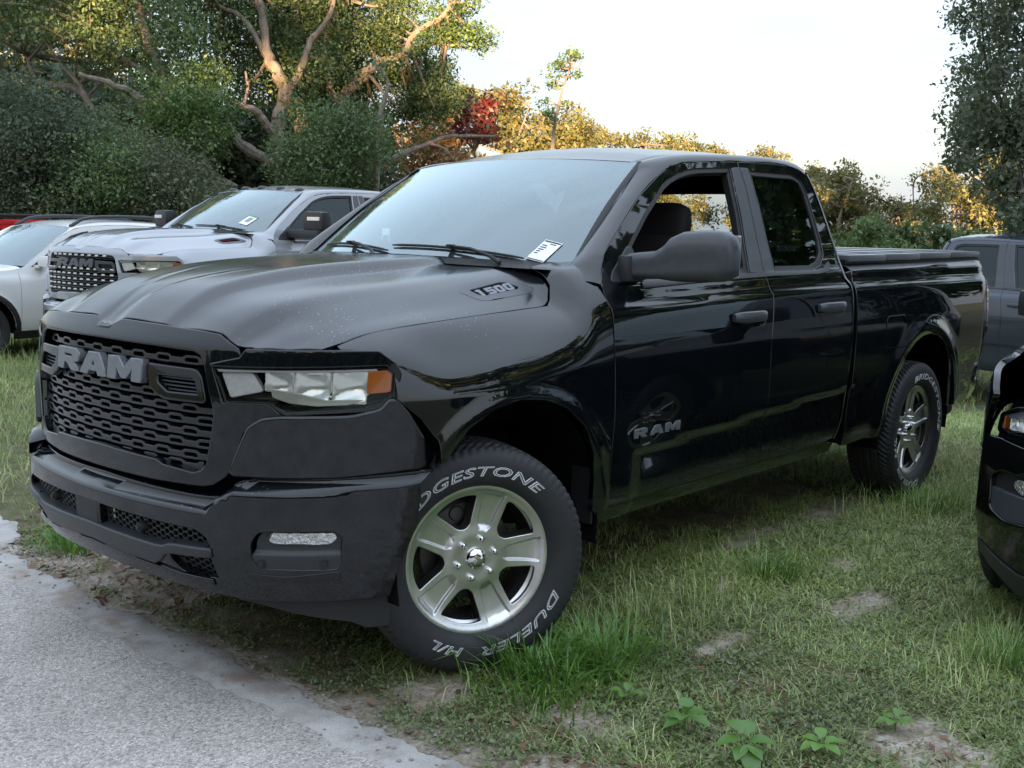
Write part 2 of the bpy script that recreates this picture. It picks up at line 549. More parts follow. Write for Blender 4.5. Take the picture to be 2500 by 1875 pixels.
PAINT = paint('black paint', (0.0035, 0.0045, 0.006), dust=0.45)
BUMPP = paint('black bumper paint', (0.0035, 0.0045, 0.006), dust=0.30, ior=1.55)
SILVER = paint('silver paint', (0.31, 0.325, 0.355), dust=0.10, metal=0.35, rough=0.38)
WHITE = paint('white paint', (0.66, 0.665, 0.67), dust=0.05)
RED = paint('red paint', (0.50, 0.018, 0.02), dust=0.10)
GREYP = paint('granite paint', (0.030, 0.040, 0.060), dust=0.25, metal=0.3)
CARBLK = paint('piano black paint', (0.003, 0.0035, 0.004), dust=0.10)
GLOSSB = simple('gloss black trim', (0.004, 0.005, 0.006), rough=0.5, spec=0.0, coat=1.0, coat_rough=0.02)
GRILLE = simple('grille bar finish', (0.012, 0.013, 0.015), rough=0.22)
SATINB = simple('satin black plastic', (0.022, 0.023, 0.026), rough=0.42, noise=0.05, bump=0.02, bscale=900)
SATIN2 = simple('fine satin trim', (0.045, 0.049, 0.058), rough=0.30, noise=0.03)
MATTEB = simple('matte black plastic', (0.012, 0.012, 0.013), rough=0.6, noise=0.08, bump=0.03, bscale=700)
DARK = simple('dark cavity', (0.004, 0.004, 0.0045), rough=0.9, spec=0.1)
RUBBER = simple('rubber seal', (0.010, 0.010, 0.011), rough=0.55)
TYRE = simple('tyre rubber', (0.020, 0.0205, 0.023), rough=0.62, noise=0.08, nscale=18, bump=0.02, bscale=400)
GREYL = simple('grey letter finish', (0.16, 0.17, 0.185), rough=0.36, metal=0.35, noise=0.03)
CHROME = simple('chrome', (0.78, 0.78, 0.80), rough=0.05, metal=1.0)
MACH = simple('machined aluminium', (0.66, 0.66, 0.655), rough=0.33, metal=1.0, noise=0.03, nscale=12)
POCKET = simple('painted wheel pocket', (0.050, 0.048, 0.046), rough=0.40, metal=0.5)
IRON = simple('brake iron', (0.13, 0.125, 0.12), rough=0.45, metal=0.8, noise=0.1)
WHITEL = simple('white tyre letter', (0.62, 0.63, 0.64), rough=0.6)
AMBER = simple('amber lens', (0.60, 0.15, 0.012), rough=0.08, coat=1.0)
REDL = simple('red lens', (0.28, 0.008, 0.01), rough=0.08, coat=1.0)
FOGR = simple('fog reflector', (0.82, 0.82, 0.80), rough=0.14, metal=0.9, bump=1.0, bscale=75)
PEARL = simple('pearl lens block', (0.70, 0.69, 0.67), rough=0.18, coat=1.0, noise=0.05, nscale=60)
REFLECT = simple('lamp reflector', (0.88, 0.88, 0.83), rough=0.14, metal=0.60, bump=0.10, bscale=40)
SEAT = simple('black seat cloth', (0.016, 0.015, 0.018), rough=0.85, bump=0.05, bscale=600)
PAPER = simple('white card', (0.80, 0.80, 0.79), rough=0.6)
INK = simple('black print', (0.02, 0.02, 0.02), rough=0.7)
GREENP = simple('green print', (0.05, 0.33, 0.10), rough=0.6)
TONN = simple('tonneau panel', (0.10, 0.105, 0.12), rough=0.34, noise=0.05, bump=0.01, bscale=900)
WSGLASS = glass('windscreen glass', (0.48, 0.58, 0.57), ior=1.95, dust=0.05, boost=1.7)
DGLASS = glass('privacy glass', (0.03, 0.032, 0.036), ior=1.5, boost=1.0)
CGLASS = glass('clear side glass', (0.70, 0.76, 0.74), ior=1.5)
LENS = glass('lamp cover', (0.93, 0.94, 0.94), ior=1.45, boost=0.8)
# ================================================================== the pickup truck
# truck frame: x forward from the front axle, y to its left, z up from the ground
def pchip_rows(K, Y, q):
    """monotone cubic across the columns of Y (n,k) at knots K, evaluated at q (n,)"""
    K = np.asarray(K, float); h = np.diff(K)
    d = np.diff(Y, axis=1)/h
    m = np.zeros_like(Y)
    w1 = 2*h[1:] + h[:-1]; w2 = h[1:] + 2*h[:-1]
    with np.errstate(divide='ignore', invalid='ignore'):
        hm = (w1 + w2)/(w1/d[:, :-1] + w2/d[:, 1:])
    m[:, 1:-1] = np.where(d[:, :-1]*d[:, 1:] > 0, hm, 0)
    m[:, 0] = d[:, 0]; m[:, -1] = d[:, -1]
    q = np.clip(q, K[0], K[-1])
    i = np.clip(np.searchsorted(K, q) - 1, 0, len(K) - 2); n = np.arange(len(q))
    hh = h[i]; t = (q - K[i])/hh
    return ((2*t**3 - 3*t**2 + 1)*Y[n, i] + (t**3 - 2*t**2 + t)*hh*m[n, i]
            + (-2*t**3 + 3*t**2)*Y[n, i+1] + (t**3 - t**2)*hh*m[n, i+1])

# ---- front surface x(y,z)
def base_x(y):
    y = np.abs(np.asarray(y, float)); return 0.985 - 0.20*y**2 - 0.30*y**6
def XF(y, z, off=0.0):
    z = np.asarray(z, float); s = np.maximum(0, z - 1.155)
    return base_x(y) - 0.10*np.maximum(0, z - 1.0) - 0.7*s*s/(s + 0.03) + off
def FF(off=0.0): return lambda y, z: np.stack([XF(y, z, off), y, z], 1)
ZLIP = Pchip([0, .26, .47, .575, .630, .68, .9, 1.06], [.692, .686, .684, .690, .740, .757, .767, .780])
def XB(y, z, off=0.0):
    d = ZLIP(np.abs(y)) - np.asarray(z, float)
    lo = np.maximum(0, 0.57 - np.asarray(z, float))
    return base_x(y) - 0.018 + 0.068*smooth(0, 0.038, d) - 0.9*lo**1.6 + off
def FB(off=0.0): return lambda y, z: np.stack([XB(y, z, off), y, z], 1)
FRONT = (1.0, 0.0, 0.15)
def hint_front(P): return np.stack([np.ones(len(P)), np.sign(P[:, 1])*0.6, np.full(len(P), .1)], 1)
def sym(half):
    """mirror a half outline that runs from the top centre round to the bottom centre"""
    h = [tuple(p) for p in half]
    return h + [(-y, z) for y, z in reversed(h) if abs(y) > 1e-9]

# ---- hood z(x,y)
HX = [.95, .93, .87, .80, .68, .55, .4, .2, 0, -.2, -.32, -.45]
HY = [0, .29, .37, .575, .66, .77, .86, .95]
HZ = np.array([
    [1.215, 1.230, 1.272, 1.308, 1.345, 1.370, 1.390, 1.406, 1.417, 1.424, 1.427, 1.430],
    [1.212, 1.227, 1.269, 1.305, 1.342, 1.367, 1.387, 1.403, 1.413, 1.420, 1.424, 1.427],
    [1.190, 1.206, 1.245, 1.279, 1.309, 1.331, 1.346, 1.358, 1.368, 1.385, 1.397, 1.415],
    [1.150, 1.165, 1.196, 1.236, 1.284, 1.306, 1.321, 1.335, 1.350, 1.372, 1.388, 1.410],
    [1.110, 1.120, 1.145, 1.176, 1.235, 1.272, 1.290, 1.308, 1.328, 1.355, 1.372, 1.406],
    [1.100, 1.110, 1.130, 1.155, 1.200, 1.232, 1.249, 1.264, 1.282, 1.302, 1.318, 1.394],
    [1.090, 1.100, 1.115, 1.135, 1.168, 1.203, 1.219, 1.231, 1.2415, 1.252, 1.2575, 1.362],
    [1.030, 1.040, 1.060, 1.085, 1.115, 1.140, 1.155, 1.170, 1.180, 1.190, 1.196, 1.280]]).T
HP = Pchip(HX, HZ)
HOOD_EDGE = [(0, 1.200), (.036, 1.200), (.085, 1.2215), (.10, 1.2235), (.30, 1.219), (.50, 1.210), (.565, 1.204), (.60, 1.188), (.642, 1.168), (.70, 1.166), (.78, 1.166), (.85, 1.167)]
_hy = np.array([p[0] for p in HOOD_EDGE]); _hx = np.array([float(XF(y, z)) - .006 for y, z in HOOD_EDGE])
_HE = Pchip(_hy, _hx)
_HC = Pchip(_hy, np.array([p[1] for p in HOOD_EDGE]) - np.array([pchip_rows(HY, HP(np.array([x])), np.array([y]))[0] for x, y in zip(_hx, _hy)]) + .002)
def ZH(x, y):
    x = np.atleast_1d(np.asarray(x, float)); ya = np.abs(np.atleast_1d(np.asarray(y, float)))
    z = pchip_rows(HY, HP(x), ya)
    # twin creases that run back from the nose
    c = 0.045 + 0.16*np.clip((0.93 - x)/0.7, 0, 1)
    # the leading edge sits level with the grille surround
    xe = _HE(ya); z = z + _HC(ya)*smooth(.22, .0, xe - x)
    return z + 0.0016*np.exp(-((ya - c)/0.016)**2)*smooth(0.25, 0.75, x)*smooth(0.95, 0.90, x) - 0.0014*np.exp(-((ya - c + 0.03)/0.02)**2)*smooth(0.25, 0.75, x)*smooth(0.95, 0.90, x)
def FH(off=0.0): return lambda x, y: np.stack([x, y, ZH(x, y) + off], 1)

# ---- fender loft (x,s)
FS_X = [.75, .5, .3, .05, -.2, -.35, -.45, -.6]
_low = [(.955, .40), (.988, .455), (.998, .52), (1.002, .64), (1.010, .70), (1.022, .85)]
_up = {.75: [(.93, .97), (.928, 1.05), (.912, 1.105), (.862, 1.152), (.77, 1.185), (.68, 1.222)],
       .5: [(1.0, .99), (.988, 1.06), (.958, 1.135), (.862, 1.2105), (.77, 1.240), (.68, 1.278)],
       .3: [(1.026, .99), (1.008, 1.05), (.962, 1.12), (.862, 1.2250), (.77, 1.257), (.68, 1.300)],
       .05: [(1.032, 1.0), (1.014, 1.065), (.968, 1.135), (.862, 1.2395), (.77, 1.278), (.68, 1.323)],
       -.2: [(1.030, 1.02), (1.014, 1.085), (.972, 1.155), (.862, 1.2520), (.77, 1.302), (.68, 1.356)],
       -.35: [(1.027, 1.03), (1.014, 1.11), (.979, 1.185), (.872, 1.2620), (.785, 1.325), (.69, 1.378)],
       -.45: [(1.025, 1.01), (1.013, 1.14), (.990, 1.225), (.937, 1.310), (.83, 1.388), (.73, 1.404)],
       -.6: [(1.024, 1.0), (1.014, 1.15), (.998, 1.245), (.956, 1.33), (.86, 1.405), (.79, 1.420)]}
_tap = {.75: .905, .5: .972, .3: .997}
_FP = np.array([[(y*_tap.get(x, 1.0), z) for y, z in _low] + _up[x] for x in FS_X])
_FL = Pchip(FS_X, _FP)
FK = np.concatenate([[0], np.cumsum(np.hypot(*np.diff(_FP[3], axis=0).T))])
def fend(x, s):
    C = _FL(np.asarray(x, float)); s = np.asarray(s, float)
    y = pchip_rows(FK, C[:, :, 0], s); z = pchip_rows(FK, C[:, :, 1], s)
    r = np.hypot(np.asarray(x) - 0.0, z - 0.44)
    y = y + 0.016*np.exp(-((r - 0.535)/0.045)**2)*smooth(1.05, 0.9, z)
    return np.stack([x, y, z], 1)
def s_of(x, z):
    ss = np.linspace(FK[0], FK[-1], 400); P = fend(np.full(400, x), ss)
    return float(np.interp(z, np.maximum.accumulate(P[:, 2]), ss))
def sy_of(x, y):
    ss = np.linspace(FK[7], FK[-1], 300); P = fend(np.full(300, x), ss)
    return float(np.interp(-y, np.maximum.accumulate(-P[:, 1]), ss))
SEAM = FK[9]

# ---- body side y(x,z) behind the front doors' leading edge
_SP = Pchip([.36, .40, .455, .52, .64, .70, .85, 1.0, 1.15, 1.215, 1.245, 1.262, 1.33, 1.345, 1.40, 1.60, 1.868, 2.0],
            [.92, .955, .988, .998, 1.004, 1.010, 1.022, 1.024, 1.014, 1.006, .998, .985, .957, .946, .925, .845, .733, .68])
def YS(x, z):
    x = np.asarray(x, float); z = np.asarray(z, float)
    sh = np.clip(-.56 - x, 0, 2.0)*0.0135
    zz = z - sh*smooth(0.9, 1.2, z)*smooth(1.50, 1.36, z)
    y = _SP(zz)
    cz = 0.675 + 0.045*np.clip(-.78 - x, 0, 2.0)
    y = y - 0.012*smooth(cz + 0.008, cz - 0.022, z)*smooth(-.70, -.80, x)*smooth(-2.75, -2.6, x)
    r = np.hypot(x + 3.60, z - 0.46)
    y = y + 0.020*np.exp(-((r - 0.555)/0.05)**2)*smooth(1.2, 1.0, z)
    y = y - 0.065*np.clip((-4.50 - x)/0.24, 0, 1.3)**2.2
    y = y + np.where(x < -2.62, 0.012*smooth(1.30, 1.36, z), 0)
    return y
def FSd(off=0.0): return lambda x, z: np.stack([x, YS(x, z) + off, z], 1)
LEFT = (0, 1, 0)

def rot_about(o, ang): o.rotation_euler = (0, 0, ang)

# ---------------------------------------------------------------- letters (unit boxes), drawn left to right
GLYPH = {
 'R': ([(0, 0), (.30, 0), (.30, .34), (.42, .34), (.66, 0), (1.02, 0), (.74, .38), (.95, .50), (.97, .82), (.82, 1), (0, 1)], [[(.30, .58), (.62, .58), (.68, .64), (.68, .72), (.62, .78), (.30, .78)]]),
 'A': ([(0, 0), (.30, 0), (.36, .20), (.68, .20), (.74, 0), (1.06, 0), (.72, 1), (.32, 1)], [[(.43, .40), (.61, .40), (.52, .74)]]),
 'M': ([(0, 0), (.27, 0), (.27, .56), (.46, .10), (.60, .10), (.79, .56), (.79, 0), (1.06, 0), (1.06, 1), (.74, 1), (.53, .52), (.32, 1), (0, 1)], []),
 '1': ([(.22, 0), (.60, 0), (.60, 1), (.05, 1), (.05, .74), (.22, .74)], []),
 '5': ([(0, 0), (.86, 0), (1, .12), (1, .50), (.86, .64), (.30, .64), (.30, .78), (1, .78), (1, 1), (0, 1), (0, .42), (.70, .42), (.70, .22), (0, .22)], []),
 '0': ([(.14, 0), (.86, 0), (1, .14), (1, .86), (.86, 1), (.14, 1), (0, .86), (0, .14)], [[(.32, .24), (.68, .24), (.68, .76), (.32, .76)]]),
}
def glyph_loops(ch, x0, w, y0, h, shear=0.0):
    o, hs = GLYPH[ch]
    f = lambda p: (x0 + (p[0] + shear*p[1])*w, y0 + p[1]*h)
    return [[f(p) for p in o]] + [[f(p) for p in q] for q in hs]

# ---------------------------------------------------------------- wheel (axis +Y outwards)
def make_tyre_mesh(R0=0.405, W=0.138, rb=0.262):
    hs = np.concatenate([np.linspace(-.112, .112, 46)])
    prof = [(rb, -.105), (rb + .012, -.122), (.30, -W + .002), (.345, -W), (.372, -.134), (.388, -.124)]
    prof += [(R0 - .0075*(abs(h)/.112)**4, h) for h in hs]
    prof += [(.388, .124), (.372, .134), (.345, W), (.30, W - .002), (rb + .012, .122), (rb, .105)]
    pr = np.array(prof); n = 320
    a = np.arange(n)/n*2*math.pi
    rr = np.repeat(pr[:, 0:1], n, 1); hh = np.repeat(pr[:, 1:2], n, 1); th = np.repeat(a[None, :], len(pr), 0)
    ph = (th*80/(2*math.pi))
    groove = np.zeros_like(rr)
    for g in (-.062, -.021, .021, .062):
        groove = np.maximum(groove, smooth(.0065, .0035, np.abs(hh - g)))
    fr = (ph + np.abs(hh)*26) % 1.0
    sh = (np.abs(hh) > .074) & (np.abs(hh) < .128)
    groove = np.maximum(groove, np.where(sh & (fr < .30), 1.0, 0))
    mid = (np.abs(hh) <= .056)
    fr2 = (ph + hh*22) % 1.0
    groove = np.maximum(groove, np.where(mid & (fr2 < .16), .6, 0))
    rr = rr - groove*np.where(rr > .38, .009, 0.0)
    V = np.stack([rr*np.cos(th), hh, rr*np.sin(th)], 2).reshape(-1, 3)
    m = len(pr); idx = np.arange(m*n).reshape(m, n)
    A = idx[:-1]; B = idx[1:]
    F = np.stack([A, np.roll(A, -1, 1), np.roll(B, -1, 1), B], 2).reshape(-1, 4)
    F = F[:, ::-1]
    me = fast_mesh('tyre', V, F, TYRE, True)
    bm = bmesh.new(); bm.from_mesh(me); bmesh.ops.recalc_face_normals(bm, faces=bm.faces)
    for e_ in bm.edges: e_.smooth = len(e_.link_faces) == 2 and e_.calc_face_angle(0) < R(40)
    bm.to_mesh(me); bm.free()
    return me

SPK_R = [.098, .120, .18, .222, .238]; SPK_W = [.006, .020, .028, .036, .038]      # half width of the sunk spoke face along the radius
_WH = Pchip([0, .05, .085, .12, .20, .24, .255, .266, .274], [.078, .078, .080, .078, .086, .097, .103, .104, .096])
def wheel_depth(p, q, spokes=5, ph0=0.0):
    r = np.hypot(p, q); a = np.arctan2(q, p) - ph0
    st = 2*math.pi/spokes
    da = (a + st/2) % st - st/2
    off = np.abs(da*np.maximum(r, .03))
    h = _WH(r)
    w = np.interp(r, SPK_R, SPK_W)
    dip = smooth(w + .008, w, off)*smooth(.096, .122, r)*smooth(.246, .228, r)
    return h - .010*dip

def wheel_cuts(spokes=5, ph0=0.0):
    out = []; st = 2*math.pi/spokes
    for k in range(spokes):
        for ex in (-.0008, .0018, .004, .0062, .0088):
            for sg in (-1, 1):
                rr = np.linspace(.104, .232, 30)
                w = np.interp(rr, SPK_R, SPK_W) + ex
                out.append([(r_*math.cos(ph0 + st*k + sg*w_/r_), r_*math.sin(ph0 + st*k + sg*w_/r_)) for r_, w_ in zip(rr, w)])
    for rad in (.238, .2445, .262):
        t = np.linspace(0, 2*math.pi, 121)
        if rad > .25: out.append([(rad*math.cos(x), rad*math.sin(x)) for x in t])
    return out

def wheel_loops(spokes=5, ph0=0.0):
    loops = []
    st = 2*math.pi/spokes
    for k in range(spokes):
        c = ph0 + st*(k + .5)
        ho = st/2 - .058/.230; hi = st/2 - .047/.115
        L = [(.229, -ho), (.234, -ho*.5), (.2355, 0), (.234, ho*.5), (.229, ho), (.122, max(hi, .16)), (.108, 0), (.122, -max(hi, .16))]
        L = rounded([(r_*math.cos(c + a_), r_*math.sin(c + a_)) for r_, a_ in L], .016)
        loops.append(L)
    return loops

def make_wheel(parent, loc, ang=0.0, spin=0.0, flip=False, letters=True, name='wheel'):
    """rim mesh with its tyre, nuts, cap, brake and letters as children; outward along +Y, or -Y when flipped"""
    k = 'rim'
    if k not in WCACHE:
        outer = [(.273*math.cos(t), .273*math.sin(t)) for t in np.linspace(0, 2*math.pi, 97)[:-1]]
        F = lambda p, q: np.stack([p, wheel_depth(p, q), q], 1)
        me = panel_mesh('wheel', [outer] + wheel_loops(), F, (0, 1, 0), .0085, MACH, lip=.055, rad=.004, bres=.009, cuts=wheel_cuts())
        me.materials.append(POCKET)
        # walls of the windows and the barrel are painted
        pol = np.array([abs(p.normal.y) < .35 for p in me.polygons])
        me.polygons.foreach_set('material_index', pol.astype(np.int32))
        WCACHE['rim'] = me
        b = MB()
        b.lathe([(.262, .095), (.256, .06), (.236, .03), (.228, -.02), (.232, -.09), (.255, -.118)], 64)
        b.lathe([(.0, -.006), (.085, -.006), (.10, -.03), (.10, -.05)], 40)
        WCACHE['barrel'] = b.mesh('barrel', POCKET)
        b = MB(); b.lathe([(.06, -.022), (.168, -.022), (.172, -.026), (.172, -.046), (.06, -.046)], 64)
        WCACHE['disc'] = b.mesh('brake_disc', IRON)
        b = MB()
        a0, a1 = R(-5), R(62)
        pr = [(.118, -.004), (.178, -.004), (.190, -.015), (.190, -.06), (.118, -.06), (.118, -.004)]
        b.lathe(pr, 14, 'Y', a0, a1)
        b.lathe([(.0, .004), (.024, .004), (.028, -.004)], 20); v = b.v[-1]; v[:, 0] += .15*math.cos(R(40)); v[:, 2] += .15*math.sin(R(40))
        WCACHE['caliper'] = b.mesh('brake_caliper', IRON)
        b = MB(); b.lathe([(.0, .101), (.018, .100), (.031, .094), (.037, .086), (.037, .070)], 32)
        # raised emblem on the cap
        b.box((0, .101, .004), (.030, .006, .010), 0, .002); b.box((-.012, .100, .010), (.008, .006, .016), 0, .002); b.box((.012, .100, .010), (.008, .006, .016), 0, .002)
        b.box((0, .1005, -.010), (.010, .006, .018), 0, .002)
        WCACHE['cap'] = b.mesh('hub_cap', CHROME)
        b = MB(); b.lathe([(.0, .102), (.006, .101), (.0105, .096), (.0115, .074), (.016, .070)], 12)
        WCACHE['nut'] = b.mesh('lug_nut', CHROME)
        b = MB(); b.lathe([(.0105, .079), (.019, .082), (.020, .079), (.012, .066)], 18)
        WCACHE['tyre'] = make_tyre_mesh()
        WCACHE['text1'] = arc_text('BRIDGESTONE', .320, .034, R(42), .66)
        WCACHE['text2'] = arc_text('DUELER', .320, .032, R(204), .36)
        WCACHE['text3'] = arc_text('H/L', .320, .032, R(260), .125)
    w = link(name, WCACHE['rim'], parent, loc)
    w.rotation_mode = 'XYZ'
    w.rotation_euler = (0, spin, ang + (math.pi if flip else 0))
    # apply spin about the axle first, then steer
    w.matrix_basis = Matrix.Translation(Vector(loc)) @ Matrix.Rotation(ang + (math.pi if flip else 0), 4, 'Z') @ Matrix.Rotation(spin, 4, 'Y')
    link('barrel', WCACHE['barrel'], w)
    link('tyre', WCACHE['tyre'], w)
    link('hub_cap', WCACHE['cap'], w)
    link('brake_disc', WCACHE['disc'], w)
    link('brake_caliper', WCACHE['caliper'], w)
    for i in range(6):
        t = 2*math.pi*i/6 + .2
        link('lug_nut', WCACHE['nut'], w, (.070*math.cos(t), 0, .070*math.sin(t)))
    if letters:
        for k in ('text1', 'text2', 'text3'): link('tyre_lettering', WCACHE[k], w)
    return w
WCACHE = {}

def arc_text(txt, r, size, centre, arc, shear=0.25):
    """white outline letters laid on the tyre wall, tops outwards, reading clockwise when seen from outside (+Y side)"""
    cu = bpy.data.curves.new('t', 'FONT'); cu.body = txt; cu.size = 1.0; cu.shear = shear
    cu.fill_mode = 'NONE'; cu.bevel_depth = 0.030; cu.bevel_resolution = 0; cu.resolution_u = 3; cu.space_character = 1.08
    o = bpy.data.objects.new('t', cu); COL.objects.link(o)
    dg = bpy.context.evaluated_depsgraph_get(); dg.update()
    me = bpy.data.meshes.new_from_object(o.evaluated_get(dg))
    n = len(me.vertices); co = np.empty(n*3, np.float32); me.vertices.foreach_get('co', co); co = co.reshape(-1, 3)
    bpy.data.objects.remove(o); bpy.data.curves.remove(cu)
    x = (co[:, 0] - (co[:, 0].min() + co[:, 0].max())/2)/np.ptp(co[:, 0])*arc; y = (co[:, 1] - .35)*size*1.35; z = co[:, 2]*size
    # seen from +Y (outside) with z up, +X appears on the left: going clockwise means from +X over the top to -X
    a = centre + x/r
    rr = r + y
    side = np.interp(rr, [.262, .274, .30, .345, .372, .388], [.105, .122, .136, .138, .134, .124])
    co2 = np.stack([rr*np.cos(a), side + .0005 + z*1.0, rr*np.sin(a)], 1)
    me.vertices.foreach_set('co', co2.astype(np.float32).ravel()); me.update()
    me.materials.clear(); me.materials.append(WHITEL)
    return me
def build_truck(label, cat, loc, rz, steer=R(-25), main=True, Pm=None, group=None):
    T = thing('pickup_truck', label, cat, loc, rz, group)
    Pm = Pm or PAINT
    SUR = GLOSSB if main else Pm
    DG = DGLASS
    # ---------------- hood
    fe = HOOD_EDGE
    half = [(float(XF(y, z)) - .006 + (.012 if y < .06 else 0), y) for y, z in fe]
    half += [(.645, .857), (.50, .857), (.2, .857), (-.1, .857), (-.31, .857), (-.352, .850), (-.383, .825), (-.395, .78), (-.375, .60), (-.33, .35), (-.29, .0)]
    hood_loop = half + [(x, -y) for x, y in reversed(half) if abs(y) > 1e-9]
    # openings of the two hood scoops
    def badge(y0): return [(-.035, .703), (-.02, .716), (-.055, .778), (-.085, .792), (-.335, .795), (-.352, .785), (-.330, .745), (-.285, .705), (-.235, .692), (-.07, .692)]
    bl = rounded(badge(0), .015)
    br = [(x, -y) for x, y in reversed(bl)]
    hood = panel('hood', [hood_loop, bl, br], FH(), (0, 0, 1), T, Pm, res=.022, lip=.028, rad=.004)
    for sg in (1, -1):
        lp = bl if sg == 1 else br
        cxs, cys = -.19, sg*.742
        lp2 = [((x - cxs)*.965 + cxs, (y - cys)*.93 + cys) for x, y in lp]
        insert = panel('scoop_insert', [lp], FH(-.016), (0, 0, 1), hood, DARK, res=.02, lip=0)
        # frame edge and the raised numerals
        inner = rounded([(x, sg*y) for x, y in [(-.075, .712), (-.09, .752), (-.115, .760), (-.285, .762), (-.300, .752), (-.265, .715), (-.24, .708)]], .01)
        cx, cy = -.19, sg*.74
        ring_o = [((x - cx)*1.04 + cx, (y - cy)*1.04 + cy) for x, y in inner]
        panel('scoop_frame', [lp2, ring_o], FH(.001), (0, 0, 1), insert, SATIN2, res=.02, lip=.012, rad=.004)
        pocket = panel('scoop_pocket', [inner], FH(-.012), (0, 0, 1), insert, DARK, res=.02, lip=0)
        x0 = -.092
        if not main:
            for i in range(7):
                xx = -.10 - i*.026
                pl = MB(); pl.box((xx, sg*.735, float(ZH(xx, .735)[0]) + .002), (.016, .012, .006), 0, .001); pl.build('scoop_plaque', simple('red plaque', (.35, .03, .03), rough=.4), insert)
        for i, ch in enumerate('1500' if main else ''):
            # the word runs backwards along the truck on this side
            G = glyph_loops(ch, 0, .040, 0, .036)
            if sg == 1: f = lambda u, v: FH(.001)(x0 - i*.048 - np.asarray(u), .758 - np.asarray(v)*1.0)
            else: f = lambda u, v: FH(.001)(-.275 + i*.048 + np.asarray(u), -.758 + np.asarray(v)*1.0)
            # letters stand upright on the sloping face: their tops lie inboard and higher
            panel('numeral', G, f, (0, .3*sg, 1), insert, GREYL, res=.02, lip=.007, rad=.0015)
    # ---------------- fenders
    ob = [(-.565, s_of(-.565, .478)), (-.557, s_of(-.557, .86)), (-.548, s_of(-.548, 1.03)), (-.547, s_of(-.547, 1.16)), (-.549, s_of(-.549, 1.245)), (-.532, s_of(-.532, 1.332)), (-.560, s_of(-.56, 1.375)), (-.585, FK[11]), (-.50, FK[11]), (-.415, FK[11])]
    ob += [(-.408, sy_of(-.408, .752)), (-.404, sy_of(-.404, .785)), (-.392, sy_of(-.392, .830)), (-.362, sy_of(-.362, .857)), (-.33, SEAM - .003)]
    ob += [(x, SEAM - .004) for x in (-.1, .2, .45, .60, .655)]
    ob += [(.655, s_of(.655, 1.168)), (.62, s_of(.62, 1.166)), (.59, s_of(.59, 1.162)), (.565, s_of(.565, 1.148)), (.545, s_of(.545, 1.125)), (.525, s_of(.525, 1.09)), (.525, s_of(.525, 1.015)), (.44, s_of(.44, .945)), (.375, s_of(.375, .87)), (.36, s_of(.36, .79))]
    ob += [(x, s_of(x, z)) for x, z in [(.345, .80), (.25, .895), (.13, .948), (0, .965), (-.13, .95), (-.26, .905), (-.37, .825), (-.44, .71), (-.468, .60), (-.475, .478)]]
    fl = panel_mesh('fender', [ob], fend, lambda P: np.stack([np.zeros(len(P)), np.ones(len(P)), np.full(len(P), .8)], 1), .022, Pm, lip=.022, rad=.004)
    fenL = link('fender', fl, T); fenR = link('fender', mirror_mesh(fl), T)
    # ---------------- doors
    def side_panel(name, loops, mat=None, off=0.0, res=.026, lip=.018, rad=.003, both=True, par=None):
        me = panel_mesh(name, loops, FSd(off), LEFT, res, mat or Pm, lip=lip, rad=rad)
        a = link(name, me, par[0] if par else T)
        b = link(name, mirror_mesh(me), par[1] if par else T) if both else None
        return a, b
    gapL = [(-.59, 1.412), (-.622, 1.450), (-.752, 1.539), (-.977, 1.681), (-1.156, 1.769), (-1.23, 1.799), (-1.304, 1.820), (-1.40, 1.836), (-1.514, 1.847), (-1.70, 1.859), (-1.866, 1.867)]
    win = rounded([(-.612, 1.345), (-.63, 1.372), (-.776, 1.472), (-.971, 1.613), (-1.168, 1.736), (-1.23, 1.764), (-1.321, 1.793), (-1.40, 1.810), (-1.499, 1.823), (-1.785, 1.840), (-1.735, 1.60), (-1.682, 1.44), (-1.656, 1.350)], .012)
    fd = [(-.578, .478), (-.567, .86), (-.557, 1.03), (-.556, 1.16), (-.558, 1.245), (-.541, 1.332)] + gapL + [(-1.868, 1.75), (-1.814, 1.491), (-1.780, 1.35), (-1.790, 1.26), (-1.752, 1.04), (-1.758, .80), (-1.765, .478)]
    fdoor = side_panel('front_door', [fd, win])
    rwin = rounded([(-1.885, 1.360), (-1.935, 1.65), (-1.955, 1.834), (-2.387, 1.836), (-2.462, 1.812), (-2.490, 1.74), (-2.474, 1.50), (-2.445, 1.432), (-2.365, 1.380), (-2.27, 1.360)], .014)
    rd = [(-1.772, .478), (-1.765, .80), (-1.759, 1.04), (-1.797, 1.26), (-1.787, 1.35), (-1.821, 1.491), (-1.875, 1.75), (-1.873, 1.867), (-2.05, 1.874), (-2.229, 1.877), (-2.38, 1.873), (-2.453, 1.866), (-2.505, 1.853), (-2.534, 1.836), (-2.556, 1.79), (-2.573, 1.695), (-2.577, 1.458), (-2.562, 1.33), (-2.598, 1.25), (-2.585, 1.0), (-2.592, .72), (-2.572, .56), (-2.52, .492), (-2.42, .478)]
    rdoor = side_panel('rear_door', [rd, rwin])
    # window seals, glass and pillar trims
    def grow(lp, k):
        P = np.array(lp); c = P.mean(0); out = []
        n = len(P)
        for i in range(n):
            t = P[(i+1) % n] - P[i-1]; t = t/max(np.linalg.norm(t), 1e-9)
            nrm = np.array([t[1], -t[0]])
            out.append(P[i] + nrm*k)
        A = np.array(out)
        s = lambda Q: abs(0.5*np.sum(Q[:, 0]*np.roll(Q[:, 1], -1) - Q[:, 1]*np.roll(Q[:, 0], -1)))
        if (s(A) > s(P)) != (k > 0): A = P*2 - A
        return [tuple(p) for p in A]
